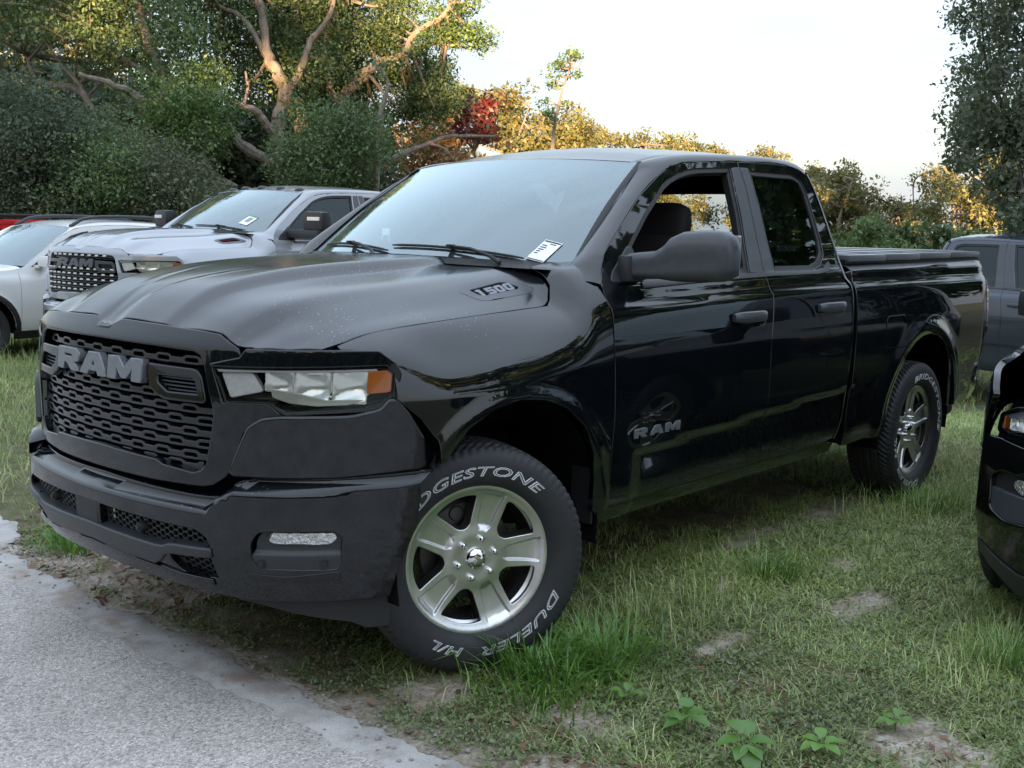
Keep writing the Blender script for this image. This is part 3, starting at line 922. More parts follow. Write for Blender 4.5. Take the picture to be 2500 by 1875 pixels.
    for (dL, dR), w_, gl in ((fdoor, win, None), (rdoor, rwin, DGLASS)):
        side_panel('window_seal', [grow(w_, -.001), grow(w_, -.022)], RUBBER, -.006, .03, .03, .004, True, (dL, dR))
        if gl: side_panel('window_glass', [grow(w_, -.018)], gl, -.016, .05, 0, 0, True, (dL, dR))
    meg = panel_mesh('window_glass', [grow(win, -.018)], FSd(-.018), LEFT, .05, CGLASS, lip=0)
    link('window_glass', mirror_mesh(meg), fdoor[1])
    if not main: link('window_glass', meg, fdoor[0])
    side_panel('pillar_trim', [[(-1.668, 1.362), (-1.695, 1.44), (-1.748, 1.60), (-1.796, 1.835), (-1.862, 1.842), (-1.862, 1.75), (-1.808, 1.491), (-1.776, 1.362)]], SATIN2, .003, .03, .008, .003, True, fdoor)
    side_panel('pillar_trim', [[(-1.795, 1.362), (-1.828, 1.491), (-1.881, 1.75), (-1.879, 1.842), (-1.948, 1.842), (-1.930, 1.65), (-1.881, 1.362)]], SATIN2, .003, .03, .008, .003, True, rdoor)
    side_panel('belt_moulding', [[(-.80, 1.318), (-1.2, 1.331), (-1.782, 1.343), (-1.782, 1.362), (-1.2, 1.350), (-.80, 1.339)]], SATINB, .008, .04, .014, .003, True, fdoor)
    side_panel('belt_moulding', [[(-1.79, 1.343), (-2.30, 1.345), (-2.42, 1.356), (-2.47, 1.385), (-2.46, 1.40), (-2.40, 1.372), (-2.27, 1.361), (-1.79, 1.361)]], SATINB, .006, .04, .012, .003, True, rdoor)
    # mirror foot (sail) triangle
    side_panel('mirror_sail', [rounded([(-.612, 1.346), (-.640, 1.382), (-.775, 1.475), (-.805, 1.478), (-.825, 1.346)], .012)], SATINB, .006, .04, .02, .004, True, fdoor)
    # handles
    for (dL, dR), xc, zc in ((fdoor, -1.555, 1.165), (rdoor, -2.36, 1.175)):
        for d_, sg in ((dL, 1), (dR, -1)):
            y0 = float(YS(xc, zc))
            cup = MB()
            n = 24; V = [(xc, sg*(y0 - .028), zc - .004)]
            ring = [(xc + .150*math.copysign(abs(math.cos(t))**.5, math.cos(t)), 0, zc - .004 + .042*math.copysign(abs(math.sin(t))**.6, math.sin(t))) for t in np.linspace(0, 2*math.pi, n + 1)[:-1]]
            ring = [(a, sg*(float(YS(a, c_)) + .0015), c_) for a, b_, c_ in ring]
            r2 = [(xc + (a - xc)*.86, sg*(float(YS(xc + (a - xc)*.86, zc)) - .014), zc - .004 + (c_ - zc)*.80) for a, b_, c_ in ring]
            V = ring + r2 + V
            F = [(i, (i+1) % n, n + (i+1) % n, n + i) for i in range(n)] + [(n + i, n + (i+1) % n, 2*n) for i in range(n)]
            cup.add(V, F)
            cup.build('handle_cup', DARK if False else GLOSSB, d_)
            hd = MB()
            ts = np.linspace(-1, 1, 13)
            for t0, t1 in zip(ts[:-1], ts[1:]): pass
            path = [(xc + .140*t, y0 + .020*(1 - t**4) + .004, zc + .006) for t in ts]
            secs = []
            for (px, py, pz), t in zip(path, ts):
                hz = .026*(1 - .35*t**6); hy = .013
                k = 12
                secs.append([(px, sg*(py + hy*math.copysign(abs(math.cos(q))**.7, math.cos(q))), pz + hz*math.copysign(abs(math.sin(q))**.5, math.sin(q))) for q in np.arange(k)/k*2*math.pi])
            Vh = np.array(secs).reshape(-1, 3); k = 12
            Fh = [(i*k + j, i*k + (j+1) % k, (i+1)*k + (j+1) % k, (i+1)*k + j) for i in range(len(secs) - 1) for j in range(k)]
            Fh += [tuple(range(k)), tuple((len(secs) - 1)*k + j for j in range(k))]
            hd.add(Vh, Fh).build('handle', SATIN2, d_, auto=50)
    # door badge
    for sg, d_ in ((1, fdoor[0]), (-1, fdoor[1])):
        for i, (ch, w_) in enumerate((('R', .088), ('A', .090), ('M', .100))):
            G = glyph_loops(ch, 0, w_, 0, .036, .0)
            if sg == 1: f = lambda u, v: FSd(.004)(-.705 - i*.108 - np.asarray(u), .730 + np.asarray(v))
            else: f = lambda u, v: FSd(.004)(-1.02 + i*.108 + np.asarray(u), .730 + np.asarray(v))*np.array([1, -1, 1])
            panel('badge_letter', G, f, (0, sg, 0), d_, GREYL, res=.03, lip=.006, rad=.002)
    # ---------------- rocker panel
    side_panel('rocker_panel', [[(-.50, .470), (-2.50, .470), (-2.56, .455), (-2.56, .410), (-.60, .405), (-.54, .43)]], GLOSSB, -.006, .05, .03, .004)
    # ---------------- cab rails, roof, screen
    Gp = [(-.546, 1.335), (-.566, 1.375), (-.592, 1.416), (-.622, 1.453), (-.752, 1.543), (-.977, 1.685), (-1.156, 1.773), (-1.304, 1.824), (-1.514, 1.851), (-1.869, 1.872), (-2.229, 1.881), (-2.453, 1.870), (-2.536, 1.842)]
    Gl = [(x, float(YS(x, z)) - .001, z) for x, z in Gp]
    Wl = [(-.45, .845, 1.335), (-.50, .808, 1.372), (-.545, .800, 1.408), (-.615, .785, 1.452), (-.745, .757, 1.545), (-.925, .722, 1.675), (-1.07, .694, 1.775), (-1.150, .676, 1.830), (-1.40, .662, 1.872), (-1.85, .652, 1.897), (-2.2, .646, 1.906), (-2.45, .640, 1.902), (-2.585, .64, 1.880)]
    GA, WA = np.array(curve2(Gl, 8)), np.array(curve2(Wl, 8))
    od = np.tile(np.array([0.0, .6, .8]), (len(GA), 1)); od[:40] = np.array([.45, .6, .66])
    m_ = strip_mesh('cab_rail', GA, WA, Pm, .020, od, 8)
    rail = link('cab_rail', m_, T); link('cab_rail', mirror_mesh(m_), T)
    # dark edge below the rail so that the door gap reads dark
    for mir in (0, 1):
        A2 = GA + np.array([0, -.03, -.012]); mm = strip_mesh('rail_seal', GA, A2, RUBBER, 0, (0, .5, -1), 1)
        link('rail_seal', mirror_mesh(mm) if mir else mm, rail)
    Wc = Pchip([0, .18, .50, .75, .92, 1.0], [(-1.150, .676, 1.830), (-1.40, .662, 1.872), (-1.85, .652, 1.897), (-2.2, .646, 1.906), (-2.45, .640, 1.902), (-2.585, .64, 1.880)])
    def FRoof(u, a):
        w = Wc(np.clip(np.asarray(u, float), 0, 1)); a = np.asarray(a, float); u = np.asarray(u, float)
        x = w[:, 0] + .09*(1 - a**2)*(1 - u)**2
        ditch = -.010*np.exp(-((np.abs(a) - .985)/.02)**2)
        z = w[:, 2] + (.024 + .026*smooth(0, .35, u))*(1 - np.abs(a)**2.2) + ditch
        return np.stack([x, w[:, 1]*a, z], 1)
    ro = [(0, a) for a in np.linspace(-1, 1, 25)] + [(1, a) for a in np.linspace(1, -1, 25)]
    panel('roof', [ro], FRoof, (0, 0, 1), T, Pm, res=.03, lip=.01, rad=.002)
    def FWs(a, t):
        a = np.asarray(a, float); t = np.asarray(t, float)
        xb = -.275 - .285*a**2; zb = 1.428 - .024*a**2
        xt = -1.055 - .092*a**2; zt = 1.853 - .026*a**2
        y = a*(.795*(1-t) + .672*t)
        bw = .020*np.sin(math.pi*np.clip(t, 0, 1))
        return np.stack([xb*(1-t) + xt*t + bw*.55, y, zb*(1-t) + zt*t + bw*.85], 1)
    wsl = rounded([(-1, 0), (1, 0), (1, 1), (-1, 1)], .02)
    screen = panel('windscreen', [wsl], FWs, (1, 0, 1), T, WSGLASS, res=.06, lip=0)
    fr_o = [(-.998, .002), (.998, .002), (.998, .998), (-.998, .998)]
    fr_i = rounded([(-.925, .085), (.925, .085), (.905, .965), (-.905, .965)], .08)
    off = lambda F_, d: (lambda u, v: F_(u, v) + np.array([-.55, 0, -.83])*d)
    panel('screen_border', [fr_o, fr_i], off(FWs, .004), (1, 0, 1), screen, simple('screen border print', (.012, .012, .014), rough=.5), res=.06, lip=0)
    cam_box = rounded([(-.16, .985), (-.10, .62), (.10, .62), (.16, .985)], .05)
    panel('camera_housing', [cam_box], off(FWs, .014), (1, 0, 1), screen, MATTEB, res=.06, lip=.02)
    ws_s = strip_mesh('screen_seal', [FWs(np.array([1.0]), np.array([t]))[0] + np.array([.004, .004, .005]) for t in np.linspace(-.01, 1, 30)], [FWs(np.array([1.035]), np.array([t]))[0] + np.array([.0, 0, .003]) for t in np.linspace(-.01, 1, 30)], RUBBER, .004, (.5, .3, .8), 3)
    link('screen_seal', ws_s, screen); link('screen_seal', mirror_mesh(ws_s), screen)
    # cowl under the wipers
    ca = [(-.27 - .11*(y/.8)**2, y, 1.405 - .02*abs(y)) for y in np.linspace(-.80, .80, 33)]
    cb_ = [FWs(np.array([y/.795]), np.array([.01]))[0] for y in np.linspace(-.80, .80, 33)]
    link('cowl', strip_mesh('cowl', ca, cb_, MATTEB, -.01, (0, 0, 1), 4), T)
    # wipers
    def ws_pt(a, t, h): return FWs(np.array([a]), np.array([t]))[0] + np.array([.55, 0, .83])*h
    for a0, a1, piv in ((.80, .05, .72), (.06, -.70, .02)):
        wp = MB()
        wp.tube([ws_pt(piv, -.045, .012), ws_pt(piv - .06, -.01, .022), ws_pt((a0 + a1)/2 + .12, .035, .024), ws_pt((a0 + a1)/2, .055, .020)], [.009, .008, .006, .004], 8)
        wb = [ws_pt(a0*(1-k) + a1*k, .012 + .09*k*(1-k) + .045*k, .008) for k in np.linspace(0, 1, 14)]
        wp.tube(wb, [.003] + [.0055]*12 + [.003], 6)
        wp.box(tuple(ws_pt((a0 + a1)/2, .055, .018)), (.035, .02, .014), 0, .003)
        wp.build('wiper', MATTEB, screen)
    if not main:
        for a_ in (-.80, -.42, 0, .42, .80):
            p = FRoof(np.array([.09]), np.array([a_]))[0]
            b = MB(); b.lathe([(.0, .026), (.022, .024), (.036, .012), (.042, -.004)], 16, 'Z'); b.v[-1] *= np.array([1.5, 1, 1]); b.v[-1] += p; b.build('marker_lamp', simple('smoked lamp', (.02, .02, .022), rough=.2), T)
    # ---------------- cab corner and back
    dz = [(-2.540, 1.842), (-2.565, 1.79), (-2.582, 1.695), (-2.585, 1.458), (-2.570, 1.33), (-2.606, 1.25), (-2.593, 1.0), (-2.600, .72), (-2.580, .56), (-2.528, .487)]
    kz = [(-2.598, 1.858), (-2.622, 1.79), (-2.640, 1.70), (-2.646, 1.45), (-2.645, 1.33), (-2.645, 1.25), (-2.645, 1.0), (-2.645, .72), (-2.638, .56), (-2.60, .47)]
    A = [(x, float(YS(x, z)), z) for x, z in dz]; B = [(x, float(YS(-2.6, z)) - .035, z) for x, z in kz]
    m_ = strip_mesh('cab_corner', curve2(A, 5), curve2(B, 5), Pm, .012, (-.5, 1, 0), 5)
    link('cab_corner', m_, T); link('cab_corner', mirror_mesh(m_), T)
    bk = sym([(0, 1.925), (.40, 1.915), (.62, 1.885), (.70, 1.85), (.78, 1.69), (.885, 1.45), (.925, 1.33), (.965, 1.25), (.985, 1.0), (.98, .60), (0, .60)])
    bwn = sym([(0, 1.755), (.60, 1.750), (.64, 1.72), (.70, 1.47), (.66, 1.44), (0, 1.44)])
    FBk = lambda y, z: np.stack([-2.646 + .05*smooth(1.7, 1.93, z), y, z], 1)
    back = panel('cab_back', [bk, bwn], FBk, (-1, 0, 0), T, Pm, res=.08, lip=.02)
    panel('rear_glass', [bwn], lambda y, z: FBk(y, z) + np.array([.012, 0, 0]), (-1, 0, 0), back, CGLASS, res=.2, lip=0)
    # ---------------- bed sides, tonneau, tail
    arch = [(-3.150, .430), (-3.158, .56), (-3.195, .69), (-3.245, .785), (-3.315, .868), (-3.42, .938), (-3.53, .970), (-3.63, .976), (-3.74, .962), (-3.86, .915), (-3.955, .83), (-4.02, .72), (-4.055, .60), (-4.07, .50)]
    bd = [(-2.660, .430), (-2.662, .8), (-2.664, 1.2), (-2.668, 1.352)] + [(x, 1.352 + .033*(-2.668 - x)/1.9) for x in (-3.0, -3.4, -3.8, -4.2)] + [(-4.54, 1.385), (-4.64, 1.381), (-4.70, 1.362), (-4.735, 1.325), (-4.748, 1.28), (-4.735, 1.235), (-4.70, 1.10), (-4.69, .95), (-4.70, .90), (-4.70, .76), (-4.62, .745), (-4.46, .735), (-4.44, .56), (-4.40, .50)] + arch[::-1]
    bed = side_panel('bed_side', [bd], lip=.03, rad=.006)
    fu = rounded([(-3.03, 1.10), (-3.27, 1.10), (-3.30, 1.06), (-3.295, .945), (-3.26, .925), (-3.05, .93), (-3.025, .96)], .035, 5)
    side_panel('fuel_door', [fu], None, .0025, .03, .004, .002, False, (bed[0], None))
    ring = side_panel('fuel_door_gap', [grow(fu, .007), grow(fu, .0005)], DARK, .0012, .03, 0, 0, False, (bed[0], None))
    rt = [(x, float(YS(x, z)) - .004, z - .001) for x, z in [(-2.668, 1.352), (-3.2, 1.3615), (-3.8, 1.372), (-4.3, 1.381), (-4.54, 1.386), (-4.66, 1.380)]]
    ri = [(x, .86, 1.375 + .006) for x, y, z in rt]
    m_ = strip_mesh('bed_rail_cap', curve2(rt, 5), curve2(ri, 5), SATINB, .012, (0, .3, 1), 4)
    link('bed_rail_cap', m_, bed[0]); link('bed_rail_cap', mirror_mesh(m_), bed[1])
    ton = MB()
    xs = [-2.70, -3.18, -3.66, -4.14, -4.64]
    t0 = None
    for i in range(4):
        b = MB()
        L = xs[i] - xs[i+1] - .012
        b.box(((xs[i] + xs[i+1])/2, 0, 1.4145 + .0035*i), (L, 1.87, .036), 0, .012)
        b.box(((xs[i] + xs[i+1])/2, 0, 1.4335 + .0035*i), (L - .10, 1.70, .008), 0, .003)
        b.build('tonneau_panel', TONN, T)
    b = MB(); b.box((-3.67, 0, 1.396), (1.96, 1.84, .02)); b.build('tonneau_seal', RUBBER, T)
    # tail
    tg = MB(); tg.box((-4.735, 0, 1.04), (.06, 1.60, .62), 0, .02); tg.build('tailgate', Pm, T)
    for sg in (1, -1):
        tl = MB()
        P1 = [(-4.742, .905, 1.25), (-4.722, .93, 1.22), (-4.712, .935, 1.0), (-4.712, .932, .90)]
        for side in (0,): pass
        Vt = []; 
        for z in np.linspace(.895, 1.262, 12):
            k = smooth(.895, .93, z)*smooth(1.262, 1.20, z)
            yo = float(YS(-4.70, z)) + .004
            Vt += [(-4.700, sg*(yo + .002), z), (-4.728 - .02*k, sg*(yo - .004), z), (-4.770 - .012*k, sg*(yo - .045), z), (-4.775 - .012*k, sg*(yo - .14), z), (-4.70, sg*(yo - .15), z)]
        Ft = [(i*5 + j, i*5 + j + 1, (i+1)*5 + j + 1, (i+1)*5 + j) for i in range(11) for j in range(4)] + [(0, 1, 2, 3, 4), tuple(55 + j for j in range(5))]
        tl.add(Vt, Ft); tl.build('tail_light', REDL, T)
    rb = MB()
    Vb = []
    ys_ = [-.985, -.975, -.93, -.80, -.5, 0, .5, .80, .93, .975, .985]
    xs_ = [-4.46, -4.62, -4.80, -4.85, -4.87, -4.875, -4.87, -4.85, -4.80, -4.62, -4.46]
    pz = [(0, .735), (-.012, .742), (-.03, .735), (-.035, .66), (-.02, .56), (.03, .50), (.09, .47)]
    for x, y in zip(xs_, ys_):
        s = 1 if y >= 0 else -1
        e_ = abs(y) > .9
        for dx, z in pz:
            Vb.append((x + (dx if not e_ else dx*.3) , y - (s*(.03 + dx)*.4 if e_ else 0), z + (.0 if not e_ else .0)))
    k = len(pz)
    Fb = [(i*k + j, i*k + j + 1, (i+1)*k + j + 1, (i+1)*k + j) for i in range(len(xs_) - 1) for j in range(k - 1)]
    rb.add(Vb, Fb).build('rear_bumper', GLOSSB, T, auto=60)
    rs = MB(); rs.box((-4.845, 0, .748), (.10, 1.50, .016), 0, .006); rs.build('bumper_step', MATTEB, T)
    ex = MB(); ex.tube([(-4.30, .66, .40), (-4.62, .70, .385), (-4.80, .72, .375)], [.05, .052, .055], 14); ex.build('exhaust_tip', MATTEB, T)
    # mud guard behind the front tyre / splash
    # ---------------- front end
    op = [(0, 1.160), (.29, 1.156), (.487, 1.150), (.515, 1.138), (.532, 1.110), (.556, 1.03), (.572, .985), (.576, .955), (.566, .889), (.545, .793), (.522, .769), (.490, .758), (.352, .768), (.324, .780), (0, .788)]
    so = [(0, 1.194), (.034, 1.194), (.083, 1.2155), (.098, 1.2175), (.30, 1.213), (.50, 1.204), (.562, 1.198), (.597, 1.182), (.640, 1.160), (.652, 1.132), (.553, 1.112), (.560, 1.09), (.602, .990), (.735, .995), (.774, .960), (.722, .944), (.688, .930), (.664, .905), (.634, .80), (.606, .764), (.563, .736), (.526, .728), (.306, .722), (0, .722)]
    so_l, op_l = sym(so), sym(op)
    grille = panel('grille_surround', [so_l, op_l], FF(0), FRONT, T, SUR, res=.022, lip=.055, rad=.007)
    panel('grille_backing', [sym([(0, 1.17), (.55, 1.15), (.60, .98), (.57, .77), (.5, .74), (0, .74)])], FF(-.115), FRONT, grille, DARK, res=.08, lip=0)
    OPZ = np.array([p[1] for p in op[2:12]])[::-1]; OPY = np.array([p[0] for p in op[2:12]])[::-1]
    def bar_loops(z0, yl, phase, y_in=None, per=.128):
        """one link-chain bar of the grille: outline and windows in (y,z)"""
        top, bot, holes = [], [], []
        k0 = int(math.floor(-yl/per)) - 1
        pts_t = []; pts_b = []
        for k in range(k0, -k0 + 2):
            c = (k + phase)*per
            seq = [(c - .024, 0), (c + .024, 0), (c + .040, 1), (c + .088, 1)]
            for y, u in seq:
                pts_t.append((y, z0 + (.0085 if u else 0))); pts_b.append((y, z0 - .0155 - (.0015 if u else 0)))
            h = [(c + .036, z0 - .0135), (c + .092, z0 - .0135), (c + .096, z0 - .005), (c + .087, z0 + .0035), (c + .041, z0 + .0035), (c + .032, z0 - .005)]
            holes.append(h)
        def clip(pts):
            ys = np.array([p[0] for p in pts]); zs = np.array([p[1] for p in pts])
            yy = np.unique(np.concatenate([[-yl], ys[(ys > -yl) & (ys < yl)], [yl]]))
            return [(y, float(np.interp(y, ys, zs))) for y in yy]
        t = clip(pts_t); b = clip(pts_b)
        loop = b + t[::-1]
        hs = [h for h in holes if min(p[0] for p in h) > -yl + .006 and max(p[0] for p in h) < yl - .006]
        return [loop] + hs
    gz = [1.117, 1.004, .966, .929, .892, .855, .817, .783]
    if main:
        for i, z0 in enumerate(gz):
            yl = float(np.interp(z0, OPZ, OPY)) + .004
            if i == 1: yl = .335
            if i == 7: yl = .50
            me = panel_mesh('grille_bar', bar_loops(z0, yl, .5 if i % 2 else 0.0), FF(-.028), FRONT, .05, GRILLE, lip=.035, rad=.003)
            link('grille_bar', me, grille)
        mid = MB()
    else:
        for i, z0 in enumerate([1.128, 1.006, .958, .910, .862, .815]):
            yl = float(np.interp(z0, OPZ, OPY)) + .004
            pth = [(float(XF(y, z0, -.02)), y, z0) for y in np.linspace(-yl, yl, 15)]
            b = MB(); b.tube(pth, .0085, 8); b.tube([(x - .01, y, z - .018) for x, y, z in pth], .006, 8)
            b.build('grille_bar', GLOSSB, grille)
            for y in np.arange(-.5, .51, .1):
                if abs(y) < yl - .03:
                    b = MB(); b.box((float(XF(y, z0, -.012)), y, z0 + .010), (.02, .052, .015), 0, .003); b.build('grille_stud', CHROME, grille)
    # big letters
    for i, (ch, y0, w_) in enumerate((('R', -.272, .172), ('A', -.088, .166), ('M', .095, .172))):
        G = glyph_loops(ch, y0, w_, 1.032, .070)
        panel('grille_letter', G, FF(.018), FRONT, grille, GREYL if main else SATIN2, res=.03, lip=.022, rad=.0045)
    lb = MB(); lb.box((float(XF(0, 1.06)) - .035, 0, 1.066), (.05, .56, .05), 0, .01); lb.build('letter_bar', MATTEB, grille)
    for sg in (1, -1):
        no = [(.285, 1.090), (.500, 1.0865), (.522, 1.070), (.545, .992), (.372, .990), (.308, 1.020)]
        ni = rounded([(.332, 1.066), (.492, 1.0665), (.508, 1.054), (.522, 1.010), (.388, 1.008), (.340, 1.034)], .008)
        no = rounded(no, .012)
        if sg < 0: no = [(-y, z) for y, z in no][::-1]; ni = [(-y, z) for y, z in ni][::-1]
        panel('nostril_frame', [no, ni], FF(.004), FRONT, grille, GLOSSB, res=.03, lip=.04, rad=.006)
        for z0 in (1.054, 1.042, 1.030, 1.018):
            b = MB(); yy = np.linspace(.335, .522, 6)
            b.tube([(float(XF(y, z0, -.016)), sg*y, z0) for y in yy], .0032, 6); b.build('nostril_slat', SATIN2, grille)
    # headlights
    for sg in (1, -1):
        S = (lambda l: l) if sg == 1 else (lambda l: [(-y, z) for y, z in l][::-1])
        ho = rounded([(.558, 1.105), (.962, 1.116), (.975, 1.096), (.976, 1.028), (.967, .992), (.94, .977), (.78, .966), (.739, .999), (.608, .994)], .008)
        head = panel('headlight', [S(ho)], FF(-.075), FRONT, T, GLOSSB, res=.03, lip=0)
        panel('headlight_wall', [S(ho), S([(y*.985 + .012, (z - 1.04)*.90 + 1.04) for y, z in ho])], FF(-.004), FRONT, head, GLOSSB, res=.03, lip=.07, rad=.003)
        panel('headlight_cover', [S(ho)], FF(0.001), FRONT, head, LENS, res=.03, lip=0)
        panel('lamp_brow', [S([(.568, 1.1025), (.945, 1.111), (.948, 1.1015), (.72, 1.096), (.58, 1.090)])], FF(-.006), FRONT, head, simple('lamp brow', (.55, .56, .58), rough=.25, metal=.3), res=.03, lip=.02)
        panel('turn_lens', [S(rounded([(.576, 1.083), (.672, 1.086), (.704, 1.036), (.610, 1.012)], .006))], FF(-.024), FRONT, head, PEARL, res=.03, lip=.02, rad=.004)
        # three reflector cups
        for y0, y1 in ((.712, .786), (.788, .864), (.866, .930)):
            cup = lambda y, z, a=y0, b=y1: FF(-.022)(y, z) - np.stack([.026*np.clip(1 - ((np.asarray(y) - sg*(a + b)/2)/((b - a)/2))**2, 0, 1)*np.clip(1 - ((np.asarray(z) - 1.05)/.045)**2, 0, 1), np.zeros(len(y)), np.zeros(len(y))], 1)
            zb = 1.036 if y0 < .75 else (1.012 if y0 < .82 else 1.004)
            panel('lamp_reflector', [S(rounded([(y0, 1.094), (y1, 1.097), (y1 - .002, zb - .006), (y0 + .002, zb)], .004))], cup, FRONT, head, REFLECT, res=.008, lip=.01, rad=.002)
        panel('lamp_tray', [S([(.735, 1.042), (.80, 1.030), (.86, 1.010), (.925, 1.010), (.90, .998), (.84, .995), (.78, 1.004), (.74, 1.020)])], FF(-.016), FRONT, head, simple('lamp tray', (.55, .56, .48), rough=.2, metal=.4), res=.02, lip=.012)
        panel('side_marker', [S(rounded([(.936, 1.097), (.9695, 1.099), (.970, 1.036), (.936, 1.032)], .004))], FF(-.006), FRONT, head, AMBER, res=.01, lip=.02, rad=.003)
        bz = rounded([(.556, 1.1085), (.655, 1.133), (.672, 1.160), (.863, 1.161), (.952, 1.159), (.976, 1.124), (.986, 1.09), (.9825, 1.012), (.9775, 1.026), (.978, 1.098), (.966, 1.1195)], .004)
        panel('headlight_bezel', [S(bz)], FF(.004), FRONT, T, SUR, res=.02, lip=.02, rad=.006)
        cs = [(.9925, 1.070), (.9985, 1.082), (.9955, 1.016), (.990, 1.018)]
        bs = rounded([(.735, .948), (.70, .922), (.684, .885), (.642, .779), (.892, .780), (1.026, .793), (1.024, .88), (1.006, .955), (.990, 1.004), (.980, 1.006), (.968, .975), (.922, .957), (.78, .955)], .012)
        bsd = panel('bumper_upper', [S(bs)], FF(.018), hint_front, T, BUMPP if main else Pm, res=.022, lip=.05, rad=.011)
    # bumper
    tp = [(y, float(ZLIP(y))) for y in (0, .13, .26, .37, .47, .53, .575, .60, .63, .655, .68, .75, .82, .9, .97, 1.026)]
    bo = tp + [(1.030, .70), (1.024, .60), (1.002, .50), (.980, .42), (.968, .382), (.87, .379), (.64, .377), (.47, .383), (.25, .393), (0, .403)]
    lg1 = [(.075, .612), (.30, .608), (.545, .602), (.590, .580), (.605, .541), (.450, .537), (.412, .516), (.25, .524), (.075, .530)]
    lo = rounded([(.425, .508), (.418, .478), (.446, .446), (.478, .432), (.600, .435), (.596, .521), (.45, .520)], .012)
    fg = rounded([(.722, .580), (.745, .615), (.908, .615), (.922, .588), (.914, .500), (.900, .483), (.738, .487), (.718, .515)], .02, 5)
    S2 = lambda l: [(-y, z) for y, z in l][::-1]
    lg1 = rounded(lg1, .012)
    holes = [lg1, S2(lg1), lo, S2(lo), fg, S2(fg)]
    bump = panel('front_bumper', [sym(bo)] + holes, FB(0), hint_front, T, BUMPP if main else Pm, res=.020, lip=.045, rad=.005)
    # hexagon mesh in the intakes
    def hexes(loop, pitch=.026, w=.0017):
        P = np.array(loop); lo_, hi_ = P.min(0), P.max(0); out = []
        j = 0; z = lo_[1]
        while z < hi_[1] + pitch:
            y = lo_[0] + (pitch*.5 if j % 2 else 0)
            while y < hi_[0] + pitch:
                hx = [(y + (pitch*.60 - w)*math.cos(a), z + (pitch*.36 - w*.7)*math.sin(a)) for a in np.arange(6)*math.pi/3]
                if in_poly(np.array(hx), loop).all() and seg_dist(np.array(hx), loop).min() > .001: out.append(hx)
                y += pitch*1.0*1.75/1.75*1.22
            j += 1; z += pitch*.37
        return out
    def honey(loop):
        P = np.array(loop); lo_, hi_ = P.min(0), P.max(0); out = []
        pw, ph = .040, .0205; j = 0; z = lo_[1] + .004
        while z < hi_[1]:
            y = lo_[0] + (pw*.5 if j % 2 else 0)
            while y < hi_[0]:
                a, b = pw*.5*.62, ph*.86
                hx = [(y - a, z), (y - a*.55, z + b*.5), (y + a*.55, z + b*.5), (y + a, z), (y + a*.55, z - b*.5), (y - a*.55, z - b*.5)]
                if in_poly(np.array(hx), loop).all(): out.append(hx)
                y += pw
            j += 1; z += ph*.52
        return out
    for lp in (lg1, S2(lg1), lo, S2(lo)):
        panel('intake_mesh', [lp] + honey(lp), FB(-.030), hint_front, bump, SATINB, res=.05, lip=.006, rad=.001, bres=.06)
        panel('intake_backing', [lp], FB(-.06), hint_front, bump, DARK, res=.06, lip=0)
    panel('radar_cover', [sym([(0, .612), (.068, .612), (.070, .531), (0, .532)])], FB(.002), FRONT, bump, MATTEB, res=.03, lip=.006)
    for y0, z0 in ((.29, .563), (-.29, .563)):
        b = MB(); x0 = float(XB(y0, z0, -.012)); b.lathe([(.0, .012), (.009, .012), (.0095, .006), (.015, .006), (.017, 0), (.017, -.02)], 20, 'X'); b.v[-1] += np.array([x0, y0, z0]); b.build('parking_sensor', MATTEB, bump)
    # bar between the two intakes and the chin strip
    for nm, top, bot, of in (('intake_bar', lambda y: float(np.interp(abs(y), [0, .40, .45, .60], [.527, .512, .530, .534])), lambda y: float(np.interp(abs(y), [0, .36, .42, .60], [.478, .455, .508, .518])), .012),
                             ('chin_strip', lambda y: float(np.interp(abs(y), [0, .36, .44, .62], [.468, .446, .432, .428])), lambda y: float(np.interp(abs(y), [0, .36, .44, .62], [.452, .430, .418, .412])), .010)):
        yy = np.linspace(0, .60 if nm == 'intake_bar' else .575, 20)
        lp = sym([(y, top(y)) for y in yy] + [(y, bot(y)) for y in yy[::-1]])
        panel(nm, [lp], FB(of), FRONT, bump, SATINB if nm == 'intake_bar' else GLOSSB, res=.03, lip=.03, rad=.010 if nm == 'intake_bar' else .006)
    for sg in (1, -1):
        S = (lambda l: l) if sg == 1 else S2
        pock = lambda y, z: FB(0)(y, z) + np.stack([-.028 + .022*smooth(.553, .528, np.asarray(z)), np.zeros(len(y)), np.zeros(len(y))], 1)
        fb = panel('fog_bezel', [S(fg)], pock, hint_front, bump, SATINB, res=.012, lip=0)
        panel('fog_light', [S(rounded([(.765, .603), (.895, .602), (.900, .588), (.888, .569), (.770, .572), (.758, .580)], .008))], lambda y, z: pock(y, z) + np.array([.006, 0, 0]), hint_front, fb, FOGR, res=.006, lip=.01)
        panel('fog_lens', [S(rounded([(.762, .605), (.897, .604), (.902, .588), (.888, .567), (.768, .570), (.755, .580)], .008))], lambda y, z: pock(y, z) + np.array([.012, 0, 0]), hint_front, fb, LENS, res=.02, lip=.01)
        for y0 in (.742, .880):
            b = MB(); x0 = float(XB(y0, .508)) - .008; b.lathe([(.0, .006), (.008, .006), (.0088, .003), (.013, .003), (.0145, -.004)], 18, 'X')
            v = b.v[-1]; ang = -sg*math.atan(0.4*y0 + 1.8*y0**5)*-1
            c, s = math.cos(ang), math.sin(ang); v[:, :2] = np.stack([v[:, 0]*c - v[:, 1]*s, v[:, 0]*s + v[:, 1]*c], 1)
            v += np.array([x0 + .004, sg*y0, .508]); b.build('parking_sensor', MATTEB, fb)
        panel('bumper_reflector', [S(rounded([(.706, .470), (.80, .463), (.908, .478), (.903, .452), (.80, .440), (.715, .448)], .006))], FB(.004), hint_front, bump, GLOSSB, res=.02, lip=.008, rad=.003)
